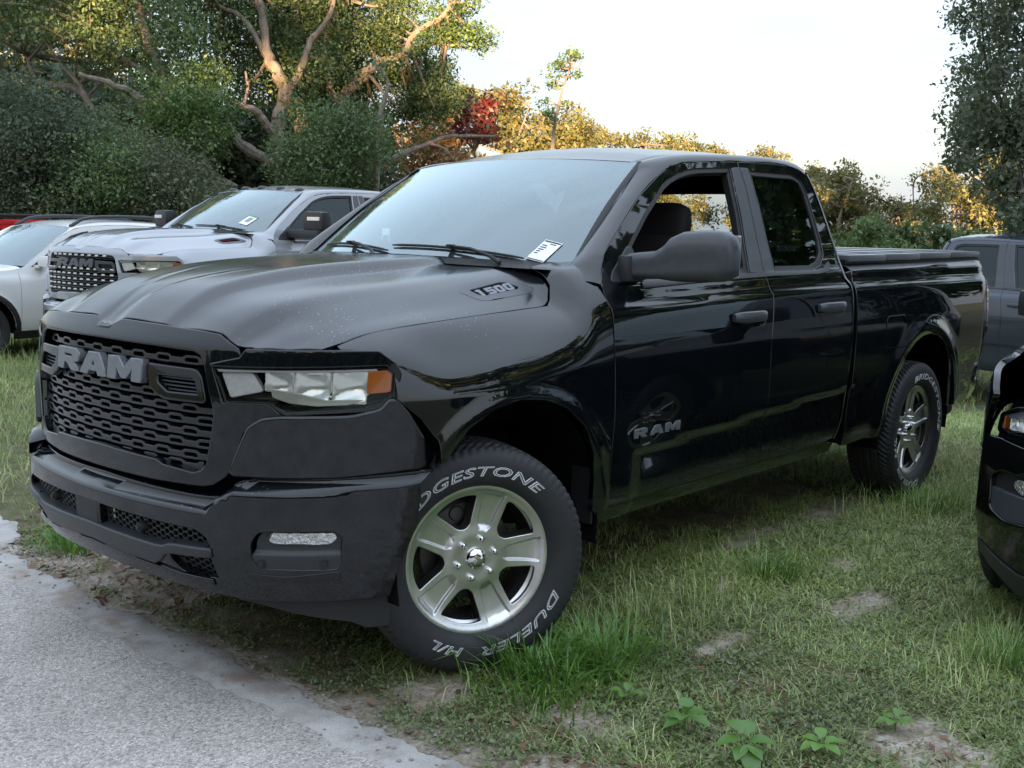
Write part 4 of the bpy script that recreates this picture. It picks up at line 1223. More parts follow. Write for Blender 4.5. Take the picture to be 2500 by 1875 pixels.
    # air dam
    dam = sym([(0, .398), (.30, .388), (.62, .374), (.95, .376), (.946, .268), (.91, .266), (.876, .290), (.66, .335), (.3, .37), (0, .38)])
    panel('air_dam', [dam], lambda y, z: np.stack([base_x(y)*.985 - .075, y*.985, z], 1), FRONT, T, MATTEB, res=.05, lip=.008)
    # ---------------- wheel wells and underbody
    for cx, cz, Rw in ((0.0, .45, .52), (-3.60, .46, .52)):
        for sg in (1, -1):
            b = MB(); b.lathe([(Rw, .0), (Rw, .40), (.10, .42)], 24, 'Y', R(-12), R(192))
            v = b.v[-1]
            v[:, 1] = sg*(.985 - v[:, 1]); v[:, 0] += cx; v[:, 2] += cz
            b.build('wheel_liner', DARK, T)
    ub = MB(); ub.box((-.02, 0, .62), (1.30, 1.10, .50)); ub.box((-1.75, 0, .56), (2.30, 1.86, .16)); ub.box((-3.7, 0, .70), (1.9, 1.06, .42))
    ub.box((-4.40, 0, .82), (.50, 1.70, .30)); ub.box((-2.9, 0, .86), (.42, 1.84, .72)); ub.box((-3.65, 0, 1.30), (1.85, 1.78, .12)); ub.box((.42, 0, .80), (.50, 1.45, .46))
    ub.box((-.25, 0, 1.0), (.5, 1.5, .34))
    ub.tube([(-.02, -.80, .405), (-.02, .80, .405)], .035, 8); ub.tube([(-3.58, -.80, .405), (-3.58, .80, .405)], .05, 10)
    ub.build('underbody', DARK, T)
    sp = MB(); sp.box((-.49, .93, .56), (.012, .10, .28), 0, .004); sp.build('mud_flap', MATTEB, T, both=True)
    # ---------------- cabin
    it = MB(); it.box((-1.75, 0, .95), (1.80, 1.84, .04)); it.box((-1.75, .905, 1.10), (1.75, .03, .40)); it.box((-1.75, -.905, 1.10), (1.75, .03, .40)); it.box((-2.60, 0, 1.20), (.05, 1.7, .44))
    it.build('cabin_tub', MATTEB, T)
    hl = [[], []]
    uu = np.linspace(.02, .98, 14)
    V = []; F = []
    for i, u in enumerate(uu):
        for j, a in enumerate(np.linspace(-.99, .99, 11)):
            p = FRoof(np.array([u]), np.array([a]))[0]; V.append((p[0], p[1], p[2] - .035))
    F = [(i*11 + j, i*11 + j + 1, (i+1)*11 + j + 1, (i+1)*11 + j) for i in range(13) for j in range(10)]
    link('headliner', new_mesh('headliner', V, F, simple('headliner', (.045, .043, .045), rough=.9)), T)
    # inner faces of the rails and door frames
    for mir in (0, 1):
        mm = strip_mesh('rail_lining', GA + np.array([.01, -.035, -.02]), WA + np.array([-.02, -.01, -.035]), simple('headliner', (.045, .043, .045)), 0, (-.4, -.6, -.7), 2)
        link('rail_lining', mirror_mesh(mm) if mir else mm, T)
    da = MB(); V = []
    yy = np.linspace(-.86, .86, 19)
    prof = [(-.46, 1.30), (-.50, 1.375), (-.66, 1.400), (-.92, 1.345), (-1.02, 1.26), (-1.0, 1.05)]
    V = [(x - .04*(1 - (y/.86)**2)*-1, y, z) for x, z in prof for y in yy]
    F = [(i*19 + j, i*19 + j + 1, (i+1)*19 + j + 1, (i+1)*19 + j) for i in range(5) for j in range(18)]
    da.add(V, F).build('dashboard', MATTEB, T)
    st = MB(); t = np.linspace(0, 2*math.pi, 33)
    Mr = Matrix.Rotation(R(-62), 3, 'Y')
    ring = [Vector((-1.12, .42, 1.235)) + Mr @ Vector((.19*math.cos(a), .19*math.sin(a), 0)) for a in t]
    st.tube([tuple(p) for p in ring], .015, 8, False)
    st.tube([tuple(Vector((-1.12, .42, 1.235)) + Mr @ Vector((0, -.18, 0))), tuple(Vector((-1.12, .42, 1.235)) + Mr @ Vector((0, .18, 0)))], .02, 8)
    st.tube([(-1.12, .42, 1.235), (-.95, .42, 1.16)], .04, 10)
    st.build('steering_wheel', MATTEB, T)
    def cushion(path, hw, th, name, parent, e=.5):
        secs = []
        m0 = len(path); q0 = np.linspace(0, 1, m0); q1 = np.concatenate([[0, .02, .06], np.linspace(.12, .88, 14), [.94, .98, 1.0]])
        path = Pchip(q0, np.array(path, float))(q1); hw = Pchip(q0, np.array(hw, float))(q1); th = Pchip(q0, np.array(th, float))(q1)
        P, Tn, N, B = frames(path); k = 28
        for p, n_, w_, h_ in zip(P, N, hw, th):
            secs.append([(p + n_*h_*math.copysign(abs(math.sin(q))**e, math.sin(q)) + np.array([0, 1, 0])*w_*math.copysign(abs(math.cos(q))**e, math.cos(q))) for q in np.arange(k)/k*2*math.pi])
        V = np.array(secs).reshape(-1, 3)
        F = [(i*k + j, i*k + (j+1) % k, (i+1)*k + (j+1) % k, (i+1)*k + j) for i in range(len(secs) - 1) for j in range(k)]
        F += [tuple(range(k)), tuple((len(secs) - 1)*k + j for j in range(k))]
        return MB().add(V, F).build(name, SEAT, parent, auto=60)
    for y0 in (.42, -.42):
        bp_ = [(-1.50, y0, 1.00), (-1.545, y0, 1.15), (-1.60, y0, 1.32), (-1.645, y0, 1.46), (-1.665, y0, 1.52)]
        s_ = cushion(bp_, [.24, .26, .25, .20, .12], [.08, .09, .085, .07, .04], 'seat', T)
        cushion([(-1.66, y0, 1.475), (-1.668, y0, 1.50), (-1.68, y0, 1.57), (-1.692, y0, 1.645), (-1.695, y0, 1.670)], [.11, .16, .18, .165, .12], [.035, .055, .06, .05, .03], 'headrest', s_)
        cushion([(-1.0, y0, .99), (-1.06, y0, 1.0), (-1.3, y0, 1.0), (-1.5, y0, .98)], [.20, .25, .26, .25], [.05, .08, .08, .08], 'seat_cushion', s_)
    rs_ = cushion([(-2.38, 0, 1.0), (-2.42, 0, 1.2), (-2.47, 0, 1.40), (-2.48, 0, 1.44)], [.78, .80, .76, .6], [.07, .07, .06, .03], 'rear_seat', T)
    for y0 in (-.5, .5):
        cushion([(-2.485, y0, 1.42), (-2.49, y0, 1.46), (-2.495, y0, 1.53), (-2.50, y0, 1.55)], [.08, .12, .12, .07], [.03, .045, .045, .02], 'headrest', rs_)
    # ---------------- door mirrors
    for sg, d_ in ((1, fdoor[0]), (-1, fdoor[1])):
        ysec = [.955, .99, 1.05, 1.075, 1.092, 1.125, 1.20, 1.245, 1.272, 1.284]
        zb = [1.360, 1.355, 1.356, 1.352, 1.348, 1.345, 1.346, 1.350, 1.365, 1.395]
        zt = [1.452, 1.458, 1.466, 1.490, 1.520, 1.541, 1.547, 1.543, 1.522, 1.480]
        xf_ = [-.690, -.702, -.735, -.752, -.765, -.788, -.835, -.868, -.898, -.925]
        dp = [.085, .090, .095, .11, .13, .15, .165, .150, .115, .06]
        k = 24; secs = []
        for y, b_, t_, x_, d in zip(ysec, zb, zt, xf_, dp):
            zc, hz = (b_ + t_)/2, (t_ - b_)/2
            ring = []
            for q in np.arange(k)/k*2*math.pi:
                cx_ = math.copysign(abs(math.cos(q))**.75, math.cos(q)); sz = math.copysign(abs(math.sin(q))**.55, math.sin(q))
                ring.append((x_ - d/2 + d/2*cx_, sg*y, zc + hz*sz))
            secs.append(ring)
        V = np.array(secs).reshape(-1, 3)
        F = [(i*k + j, i*k + (j+1) % k, (i+1)*k + (j+1) % k, (i+1)*k + j) for i in range(len(secs) - 1) for j in range(k)]
        F += [tuple(range(k)), tuple((len(secs) - 1)*k + j for j in range(k))]
        if not main:
            hd = MB(); hd.box((-.80, sg*1.13, 1.405), (.12, .40, .085), sg*.10, .03); hd.box((-.86, sg*1.22, 1.535), (.15, .25, .185), sg*.12, .045)
            mo = hd.build('door_mirror', SATINB, d_, auto=60)
            mk = MB(); mk.box((-.782, sg*1.25, 1.555), (.012, .15, .036), sg*.12, .005); mk.build('mirror_lamp', PEARL, mo)
            continue
        mo = MB().add(V, F).build('door_mirror', SATIN2, d_, auto=50)
        if sg < 0: mo.matrix_basis = Matrix.Translation((-.74, -.97, 0)) @ Matrix.Rotation(R(-64), 4, 'Z') @ Matrix.Translation((.74, .97, 0))
        gl = MB(); gl.box((-1.012, sg*1.18, 1.447), (.006, .17, .16), sg*.12, .002); gl.build('mirror_glass', CHROME, mo)
        ft = MB(); ft.box((-.735, sg*.955, 1.395), (.13, .05, .10), 0, .015); ft.build('mirror_foot', SATINB, mo)
    # ---------------- wheels
    st_ = steer
    for sg in (1, -1):
        kx = .175
        hub = (kx*math.sin(-st_)*sg, sg*.705 + sg*kx*math.cos(st_), .405)
        make_wheel(T, hub, st_, R(-33), flip=sg < 0, letters=True)
        make_wheel(T, (-3.575, sg*.885, .405), 0, R(-88), flip=sg < 0, letters=True)
    return T
LIMBS = {
 'A': [[[-11.17,-17.38,2.08,0.36],[-11.12,-17.47,2.17,0.332],[-10.89,-17.78,2.44,0.304],[-10.67,-18.06,2.61,0.276],[-10.52,-18.3,2.92,0.248],[-10.38,-18.55,3.34,0.22]],[[-10.38,-18.55,3.34,0.22],[-10.17,-18.55,3.67,0.19],[-9.98,-18.5,3.89,0.16],[-9.74,-18.53,4.2,0.13],[-9.42,-18.62,4.32,0.1],[-8.83,-19.02,4.52,0.07]],[[-11.16,-17.4,2.1,0.26],[-11.05,-17.58,2.37,0.232],[-10.94,-17.76,2.61,0.204],[-10.92,-17.89,3.11,0.176],[-10.91,-18.02,3.7,0.148],[-11.01,-18.06,4.4,0.12]],[[-10.63,-18.48,2.94,0.16],[-10.45,-19.05,3.22,0.14],[-10.27,-19.61,3.45,0.12],[-9.94,-20.31,3.58,0.1],[-9.96,-20.69,4.06,0.08],[-9.95,-21.11,4.54,0.06]],[[-10.56,-21.46,3.68,0.12],[-10.47,-22.12,4.53,0.105],[-10.17,-22.88,4.69,0.09],[-10.01,-23.48,4.93,0.075],[-10.05,-23.94,5.49,0.06]],[[-10.65,-19.01,3.38,0.2],[-10.86,-19.01,4.5,0.182],[-10.77,-19.22,5.0,0.164],[-10.67,-19.42,5.4,0.146],[-10.63,-19.6,6.06,0.128],[-10.62,-19.75,6.66,0.11]],[[-10.86,-19.01,4.5,0.1],[-10.49,-19.52,4.89,0.08],[-10.11,-20.01,5.18,0.06],[-9.89,-20.37,5.73,0.04]]],
 'B': [[[-13.44,-17.9,2.23,0.34],[-13.4,-18.0,2.47,0.316],[-13.36,-18.15,2.95,0.291],[-13.3,-18.33,3.49,0.267],[-13.37,-18.34,3.92,0.242],[-13.51,-18.29,4.41,0.218],[-13.49,-18.43,4.94,0.193],[-13.35,-18.68,5.37,0.169],[-13.35,-18.85,6.17,0.144],[-13.29,-19.1,7.03,0.12]],[[-13.3,-18.33,3.49,0.17],[-13.09,-18.31,3.68,0.148],[-12.8,-18.4,4.03,0.126],[-12.48,-18.48,4.16,0.104],[-12.07,-18.69,4.34,0.082],[-11.75,-18.75,4.42,0.06]],[[-13.38,-18.01,2.42,0.22],[-13.13,-18.24,2.89,0.195],[-12.67,-18.68,3.25,0.17],[-12.49,-18.79,3.5,0.145],[-12.27,-19.0,4.02,0.12],[-12.06,-19.14,4.32,0.095],[-11.87,-19.31,4.83,0.07]],[[-13.51,-18.29,4.41,0.14],[-13.83,-18.08,5.11,0.12],[-14.03,-17.99,5.76,0.1],[-14.37,-17.72,6.31,0.08],[-14.54,-17.66,6.9,0.06]],[[-12.54,-18.57,4.17,0.07],[-12.65,-18.53,4.6,0.05],[-12.65,-18.61,4.97,0.03]],[[-13.35,-18.68,5.37,0.1],[-13.03,-19.22,6.27,0.08],[-12.73,-19.62,6.53,0.06],[-12.55,-19.9,6.9,0.04]]],
 'C': [[[-16.33,-20.99,3.43,0.36],[-16.31,-21.1,3.8,0.327],[-16.33,-21.23,4.54,0.293],[-16.31,-21.45,5.47,0.26],[-16.36,-21.56,6.28,0.227],[-16.49,-21.61,7.15,0.193],[-16.51,-21.74,7.89,0.16]],[[-16.27,-21.08,3.55,0.2],[-16.2,-21.27,4.05,0.167],[-16.12,-21.42,4.35,0.133],[-16.07,-21.6,4.91,0.1]]],
 'D': [[[-15.59,-18.53,2.28,0.28],[-15.59,-18.78,3.44,0.253],[-15.7,-18.83,4.25,0.225],[-15.79,-18.85,4.83,0.198],[-16.1,-18.59,5.24,0.17],[-16.45,-18.27,5.6,0.143],[-16.9,-17.82,5.81,0.115],[-17.39,-17.32,6.11,0.087],[-17.62,-17.06,6.09,0.06]],[[-16.9,-17.82,5.81,0.13],[-17.0,-17.76,6.13,0.116],[-17.19,-17.62,6.43,0.102],[-17.52,-17.3,6.67,0.088],[-17.75,-17.12,7.02,0.074],[-17.85,-17.1,7.48,0.06]],[[-15.79,-18.85,4.83,0.1],[-15.96,-18.69,4.95,0.075],[-16.26,-18.41,5.25,0.05]],[[-15.7,-18.83,4.25,0.16],[-15.6,-19.07,4.82,0.135],[-15.52,-19.33,5.69,0.11],[-15.72,-19.3,6.56,0.085],[-16.05,-19.06,7.15,0.06]]],
 'snag': [[[-12.13,-13.46,3.04,0.09],[-12.18,-13.48,3.41,0.077],[-12.25,-13.49,3.77,0.065],[-12.39,-13.44,4.28,0.052],[-12.32,-13.61,4.68,0.04]],[[-12.21,-13.48,3.5,0.05],[-12.27,-13.45,3.68,0.03]]],
 'low': [[[-15.03,-17.68,2.48,0.14],[-15.52,-17.82,2.84,0.122],[-16.32,-17.6,3.22,0.104],[-17.22,-17.29,3.61,0.086],[-17.92,-17.15,3.83,0.068],[-19.01,-16.54,3.88,0.05]],[[-17.08,-17.14,3.59,0.05],[-17.34,-16.82,3.48,0.035],[-17.47,-16.61,3.2,0.02]]],
 'sap': [[[-29.24,-23.21,3.58,0.12],[-29.45,-23.3,5.09,0.09],[-29.72,-23.25,6.29,0.06],[-30.04,-23.11,7.35,0.03]]],
}
BLOBS = {
 'A': [[-9.6,-19.9,6.2,0.78],[-9.3,-20.4,7.2,1.15],[-11.3,-21.5,6.9,1.13],[-11.8,-19.9,4.0,0.85],[-11.9,-22.2,7.9,0.71],[-13.1,-22.0,8.1,1.07],[-13.2,-22.2,8.4,0.55],[-10.0,-20.7,5.7,0.74],[-10.9,-19.3,6.2,0.97],[-10.7,-25.5,6.9,0.85],[-11.9,-23.7,7.2,0.95],[-10.7,-20.1,5.6,0.93],[-12.3,-23.6,6.6,0.67],[-12.9,-22.4,7.7,1.06],[-8.7,-20.3,5.6,0.8],[-14.2,-23.3,7.1,0.66],[-11.9,-20.7,7.3,0.59],[-10.9,-18.8,3.9,0.87],[-12.3,-24.5,8.1,0.72],[-9.3,-20.0,7.1,0.67],[-12.2,-20.5,5.8,0.95],[-13.3,-22.6,6.8,0.79],[-10.3,-19.2,7.4,0.64],[-8.6,-21.1,6.5,0.68],[-10.1,-22.7,6.2,0.96],[-11.0,-22.3,6.6,0.58],[-11.9,-21.8,5.6,0.85],[-11.5,-22.4,7.0,0.95],[-9.4,-21.9,5.7,0.58],[-10.0,-26.9,7.3,0.65],[-10.3,-19.3,6.4,0.67],[-13.4,-22.0,7.5,0.7],[-9.0,-20.2,6.6,0.59],[-10.0,-24.3,6.1,1.14],[-12.8,-21.5,7.1,1.1],[-11.8,-24.1,8.0,1.04],[-12.2,-25.2,6.7,0.77],[-11.9,-20.1,6.0,0.77],[-8.5,-22.8,6.4,0.59],[-9.5,-19.6,5.5,0.64],[-10.2,-26.0,6.4,0.56],[-10.7,-18.2,3.3,0.86],[-10.3,-25.3,6.3,0.98],[-9.5,-23.4,6.4,0.78],[-10.9,-20.6,4.2,0.81],[-10.4,-27.1,6.7,0.85],[-11.2,-22.5,5.2,1.03],[-11.1,-25.9,7.0,0.85],[-13.7,-22.1,7.9,0.83],[-13.8,-24.2,8.8,1.12],[-12.2,-22.7,7.4,0.66],[-7.9,-22.0,7.2,1.11],[-13.7,-23.7,8.7,0.69],[-10.0,-23.7,6.6,0.59],[-10.5,-20.8,6.9,1.09],[-11.9,-23.4,8.0,0.86],[-10.6,-27.4,7.6,0.73],[-9.5,-22.6,7.5,0.89],[-11.0,-18.3,5.6,0.76],[-11.7,-23.7,6.5,1.0],[-11.5,-19.3,5.6,1.1],[-11.5,-19.4,7.2,0.95],[-10.3,-18.2,3.3,0.66],[-11.9,-21.3,5.4,0.69],[-12.8,-24.2,5.7,0.66],[-9.0,-23.1,6.2,0.82],[-11.3,-24.3,7.3,1.05],[-10.0,-23.9,7.3,0.64],[-13.5,-22.1,4.2,0.8],[-11.8,-21.0,6.2,0.61],[-12.2,-24.4,5.6,0.73],[-8.9,-24.4,6.9,0.64],[-9.6,-21.5,6.1,0.87],[-11.3,-22.1,5.5,0.61],[-10.6,-18.5,5.1,0.87],[-13.7,-22.8,7.8,0.68],[-13.7,-22.3,6.5,0.6],[-10.1,-22.7,7.3,0.79],[-11.5,-21.3,6.0,0.65],[-11.9,-23.0,6.4,0.56],[-10.4,-22.0,7.4,0.84],[-11.6,-25.6,8.1,0.64],[-9.2,-19.7,5.5,0.56],[-10.3,-21.5,5.7,0.62],[-13.3,-24.5,8.4,0.88],[-12.6,-24.4,7.3,1.15],[-12.5,-23.8,7.4,0.88],[-11.0,-18.3,3.9,0.69],[-11.6,-20.3,6.7,0.57],[-9.8,-24.8,8.1,0.92],[-10.2,-21.2,7.2,0.82],[-10.8,-23.5,8.1,1.12],[-10.2,-19.5,5.4,0.86],[-8.9,-23.5,7.5,0.66],[-8.2,-22.2,6.2,0.92]],
 'A2': [[-10.0,-17.3,3.7,0.66],[-10.7,-17.1,3.7,0.79],[-10.3,-18.1,4.0,0.81],[-10.2,-17.5,3.2,0.72],[-10.3,-17.8,3.7,0.63],[-9.8,-17.2,4.2,0.52],[-10.8,-17.7,3.7,0.57],[-10.3,-18.4,3.4,0.56],[-11.0,-17.8,4.7,0.78],[-10.0,-16.9,3.8,0.54],[-10.5,-17.0,3.1,0.64],[-10.1,-16.6,3.3,0.64],[-10.9,-17.3,4.1,0.54],[-10.4,-16.8,4.0,0.74],[-11.0,-17.7,3.3,0.54],[-9.9,-17.7,3.4,0.52]],
 'B': [[-14.1,-19.5,6.9,0.92],[-16.3,-21.2,7.7,0.67],[-16.0,-19.7,6.9,0.64],[-16.0,-22.6,7.8,0.62],[-16.6,-23.0,7.3,0.91],[-13.8,-18.9,7.5,0.88],[-16.0,-19.5,8.2,0.75],[-16.1,-22.8,6.8,0.89],[-14.6,-17.8,5.3,0.9],[-16.3,-21.7,6.9,0.65],[-17.5,-21.5,5.2,1.07],[-17.4,-22.2,7.9,1.0],[-16.8,-23.7,8.9,0.67],[-15.3,-23.9,6.5,0.7],[-14.3,-22.1,5.2,0.86],[-16.1,-21.9,5.2,0.7],[-15.2,-19.0,6.1,1.05],[-14.7,-22.2,6.7,0.97],[-14.3,-18.8,5.3,0.74],[-18.2,-22.2,9.1,0.82],[-13.0,-19.5,7.6,1.1],[-14.8,-18.4,6.4,0.85],[-14.6,-22.2,8.0,0.86],[-16.8,-23.1,5.9,0.85],[-14.8,-21.0,8.5,1.02],[-15.4,-19.6,7.4,0.92],[-14.8,-24.2,8.3,0.72],[-16.5,-21.5,5.0,0.83],[-13.7,-18.1,4.8,0.64],[-17.4,-21.4,5.9,0.58],[-13.9,-19.4,8.1,0.58],[-12.7,-19.8,7.0,0.91],[-15.4,-23.5,7.7,0.91],[-14.4,-18.5,7.2,0.81],[-17.2,-21.1,7.9,0.94],[-16.0,-23.4,5.8,0.67],[-13.3,-20.2,6.6,0.77],[-16.1,-20.9,4.9,0.85],[-17.0,-20.8,8.1,0.76],[-15.3,-18.6,7.5,0.61],[-14.0,-20.0,5.4,1.04],[-14.3,-22.7,5.8,1.03],[-17.2,-22.1,8.8,0.79],[-13.0,-21.3,8.0,0.57],[-13.0,-20.3,7.9,0.6],[-15.6,-22.5,5.1,0.84],[-14.8,-23.9,9.0,0.89],[-15.5,-19.9,4.8,0.99],[-15.0,-22.6,8.1,0.79],[-13.8,-21.6,7.7,1.07],[-14.4,-19.2,5.8,0.78],[-15.8,-19.6,7.4,0.6],[-15.8,-22.9,8.7,1.1],[-15.4,-24.8,7.5,0.62],[-15.0,-19.1,4.9,0.85],[-15.6,-20.3,6.9,0.87],[-16.1,-23.6,7.7,0.64],[-16.0,-19.4,6.2,0.81],[-13.2,-18.8,7.8,0.55],[-17.2,-23.1,9.3,0.89],[-15.8,-20.6,8.5,0.66],[-15.6,-23.2,8.4,0.67],[-17.7,-21.7,6.7,0.8],[-13.5,-20.1,4.7,0.77],[-16.5,-20.8,7.1,0.63],[-12.5,-19.5,7.3,0.59],[-14.2,-20.9,6.3,0.8],[-13.3,-19.2,6.7,0.92],[-16.7,-20.2,7.4,0.8],[-16.8,-22.7,6.2,0.59],[-14.7,-20.5,8.3,0.9],[-16.6,-20.3,6.9,0.81],[-15.0,-24.2,7.8,0.65],[-14.4,-20.6,5.5,0.87],[-17.1,-22.9,6.6,0.63],[-14.0,-21.3,5.9,0.65],[-13.6,-21.6,5.1,0.79],[-15.0,-22.0,6.0,0.99],[-14.4,-21.6,5.9,0.6],[-15.1,-21.0,6.8,1.0]],
 'C': [[-16.6,-21.9,5.1,0.76],[-17.4,-21.6,5.6,0.78],[-17.0,-22.1,4.9,0.68],[-18.6,-24.8,7.1,0.8],[-18.4,-22.8,7.6,0.99],[-18.4,-24.0,8.3,0.62],[-18.3,-25.0,5.6,1.09],[-17.9,-22.1,6.8,0.7],[-17.5,-23.6,4.6,0.86],[-18.8,-24.2,8.3,0.6],[-20.0,-25.2,8.1,0.92],[-17.8,-22.9,8.0,0.74],[-17.9,-23.7,5.7,0.88],[-18.9,-25.7,6.5,1.09],[-18.5,-24.4,6.4,0.72],[-17.3,-22.6,5.9,0.98],[-20.8,-24.8,9.2,0.85],[-18.7,-23.0,6.5,0.64],[-19.3,-25.3,4.9,0.72],[-17.3,-23.0,7.6,0.94],[-19.7,-25.3,7.3,0.63],[-19.1,-24.5,7.6,0.76],[-17.5,-23.8,7.2,0.8],[-18.7,-23.4,6.2,0.74],[-17.8,-22.0,7.7,0.78],[-17.9,-21.4,7.8,0.7],[-19.3,-24.6,6.3,0.77],[-18.1,-22.7,5.2,1.01],[-19.0,-23.7,7.4,0.99],[-19.5,-24.1,5.6,0.8],[-18.3,-22.6,6.5,0.82],[-18.4,-24.7,4.6,0.66],[-18.8,-25.5,8.8,0.97],[-18.2,-23.9,6.3,0.61],[-16.7,-22.3,7.6,0.69],[-16.9,-23.3,6.0,0.78],[-19.1,-23.6,5.7,1.09],[-17.3,-23.4,6.4,0.84],[-18.5,-22.8,5.2,0.64],[-18.8,-25.8,7.2,0.94]],
 'D': [[-16.4,-18.7,6.2,0.53],[-18.8,-19.9,8.1,0.61],[-16.7,-19.9,5.7,0.6],[-18.7,-22.9,7.9,0.74],[-17.7,-20.5,4.6,0.66],[-17.4,-19.6,5.4,0.68],[-18.3,-22.0,6.7,0.52],[-16.6,-18.7,5.9,0.52],[-18.7,-21.1,7.1,0.79],[-17.9,-20.8,5.9,0.65],[-19.2,-21.7,8.0,0.69],[-16.6,-20.1,7.7,0.87],[-17.8,-21.8,7.1,0.99],[-17.7,-18.9,7.1,0.51],[-17.9,-21.7,8.7,0.53],[-18.5,-20.0,7.7,0.68],[-15.8,-18.8,5.1,0.57],[-18.0,-19.3,8.2,0.72],[-16.6,-18.1,5.7,0.64],[-17.5,-20.5,6.4,0.73],[-17.8,-19.5,6.6,0.55],[-17.5,-21.5,7.8,0.8],[-16.2,-19.6,5.7,0.85],[-17.5,-18.7,6.7,0.51],[-19.3,-20.2,9.2,0.93],[-17.1,-20.1,8.0,0.84],[-18.4,-19.4,7.5,0.74],[-16.0,-19.9,7.0,0.63],[-18.6,-20.3,7.0,0.88],[-17.9,-19.5,4.4,0.83],[-15.9,-19.2,7.1,0.51],[-16.5,-19.8,7.5,0.5],[-17.1,-18.6,7.2,0.62],[-18.0,-21.3,9.2,0.67],[-19.1,-20.6,6.4,0.76],[-16.7,-18.9,8.4,0.69],[-19.7,-21.3,4.8,0.83],[-17.7,-20.2,7.6,0.73],[-17.5,-21.6,9.2,0.64],[-17.5,-18.9,5.2,0.77],[-16.9,-19.4,5.0,0.91],[-17.4,-19.1,6.5,0.79],[-20.0,-21.3,9.1,0.88],[-17.6,-21.1,9.1,0.53],[-17.9,-19.4,5.4,0.75],[-17.2,-18.3,8.1,0.87],[-16.3,-19.4,6.9,0.52],[-17.4,-21.0,5.2,0.73],[-17.0,-18.5,5.4,0.52],[-18.7,-20.5,9.0,0.69],[-18.1,-21.3,4.8,0.8],[-18.7,-21.2,6.6,0.63],[-16.5,-18.2,3.8,0.86],[-19.5,-21.5,7.3,0.54],[-18.4,-21.9,5.2,0.91],[-16.6,-19.6,6.4,0.91],[-18.2,-22.1,6.0,0.94],[-18.3,-21.0,5.5,0.65],[-18.1,-19.8,6.2,0.69],[-16.7,-18.3,6.4,0.69],[-15.9,-19.1,5.1,0.53],[-18.0,-21.1,8.8,0.52]],
 'D2': [[-18.2,-16.6,6.1,0.45],[-16.9,-17.3,5.9,0.37],[-17.9,-17.0,6.4,0.51],[-18.1,-17.8,7.0,0.5],[-18.1,-17.6,6.3,0.35],[-18.6,-17.7,6.8,0.46],[-18.5,-16.9,7.5,0.39],[-17.9,-16.9,7.0,0.46],[-18.1,-17.6,6.6,0.31],[-18.0,-17.3,6.8,0.33],[-17.2,-17.2,6.2,0.4],[-17.9,-16.4,7.0,0.3],[-17.0,-17.3,6.1,0.32],[-18.3,-17.4,6.5,0.37],[-17.8,-16.3,6.3,0.5],[-18.4,-17.4,7.2,0.37],[-17.7,-17.1,6.3,0.44],[-17.8,-17.4,6.4,0.51],[-17.5,-18.5,6.6,0.55],[-17.7,-17.8,6.6,0.49],[-17.1,-18.1,6.5,0.31],[-18.9,-17.0,6.4,0.52]],
 'D3': [[-18.0,-17.2,4.8,0.6],[-19.0,-19.1,4.5,0.7],[-18.2,-18.5,5.1,0.5],[-18.6,-19.0,4.7,0.72],[-18.6,-19.1,5.4,0.62],[-18.7,-19.5,5.2,0.71],[-18.9,-19.2,5.8,0.64],[-18.6,-18.2,5.1,0.74],[-18.9,-18.5,5.6,0.65],[-17.5,-18.3,4.7,0.72],[-18.2,-17.8,4.7,0.51],[-18.6,-18.0,4.7,0.69],[-17.3,-17.7,5.0,0.54],[-19.4,-19.5,5.5,0.79],[-17.4,-17.3,5.4,0.52],[-17.3,-17.2,4.9,0.61],[-17.8,-17.5,5.5,0.63],[-17.3,-18.0,4.4,0.54],[-17.9,-18.7,5.3,0.61],[-17.4,-17.2,4.4,0.56]],
 'bushC': [[-11.0,-13.4,2.3,0.68],[-10.9,-13.5,2.9,0.59],[-11.1,-14.3,3.0,0.76],[-11.7,-13.7,2.3,0.65],[-11.3,-13.7,3.5,0.6],[-11.7,-14.5,3.5,0.46],[-11.7,-15.4,2.6,0.75],[-12.2,-14.4,2.6,0.49],[-12.5,-14.8,3.6,0.79],[-11.6,-14.8,2.9,0.67],[-11.3,-13.9,2.3,0.48],[-12.7,-15.6,2.9,0.73],[-11.4,-13.3,3.3,0.68],[-13.0,-15.4,3.4,0.49],[-12.3,-15.9,2.6,0.76],[-11.8,-14.0,3.4,0.65],[-12.4,-15.0,3.0,0.53],[-11.2,-15.1,2.6,0.52],[-12.2,-16.3,3.0,0.77],[-11.9,-15.1,2.3,0.73],[-10.9,-14.4,2.3,0.54],[-11.7,-13.7,2.9,0.75],[-11.7,-15.2,3.0,0.47],[-11.5,-13.1,2.8,0.63],[-12.3,-15.0,2.5,0.61],[-10.6,-13.7,2.3,0.48],[-13.1,-15.2,2.9,0.75],[-12.8,-14.7,3.3,0.63],[-11.9,-15.1,3.5,0.77],[-11.2,-14.7,2.9,0.47],[-12.1,-14.9,3.3,0.57],[-11.6,-14.2,3.1,0.46],[-11.9,-14.4,3.0,0.59],[-11.3,-14.3,2.6,0.49]],
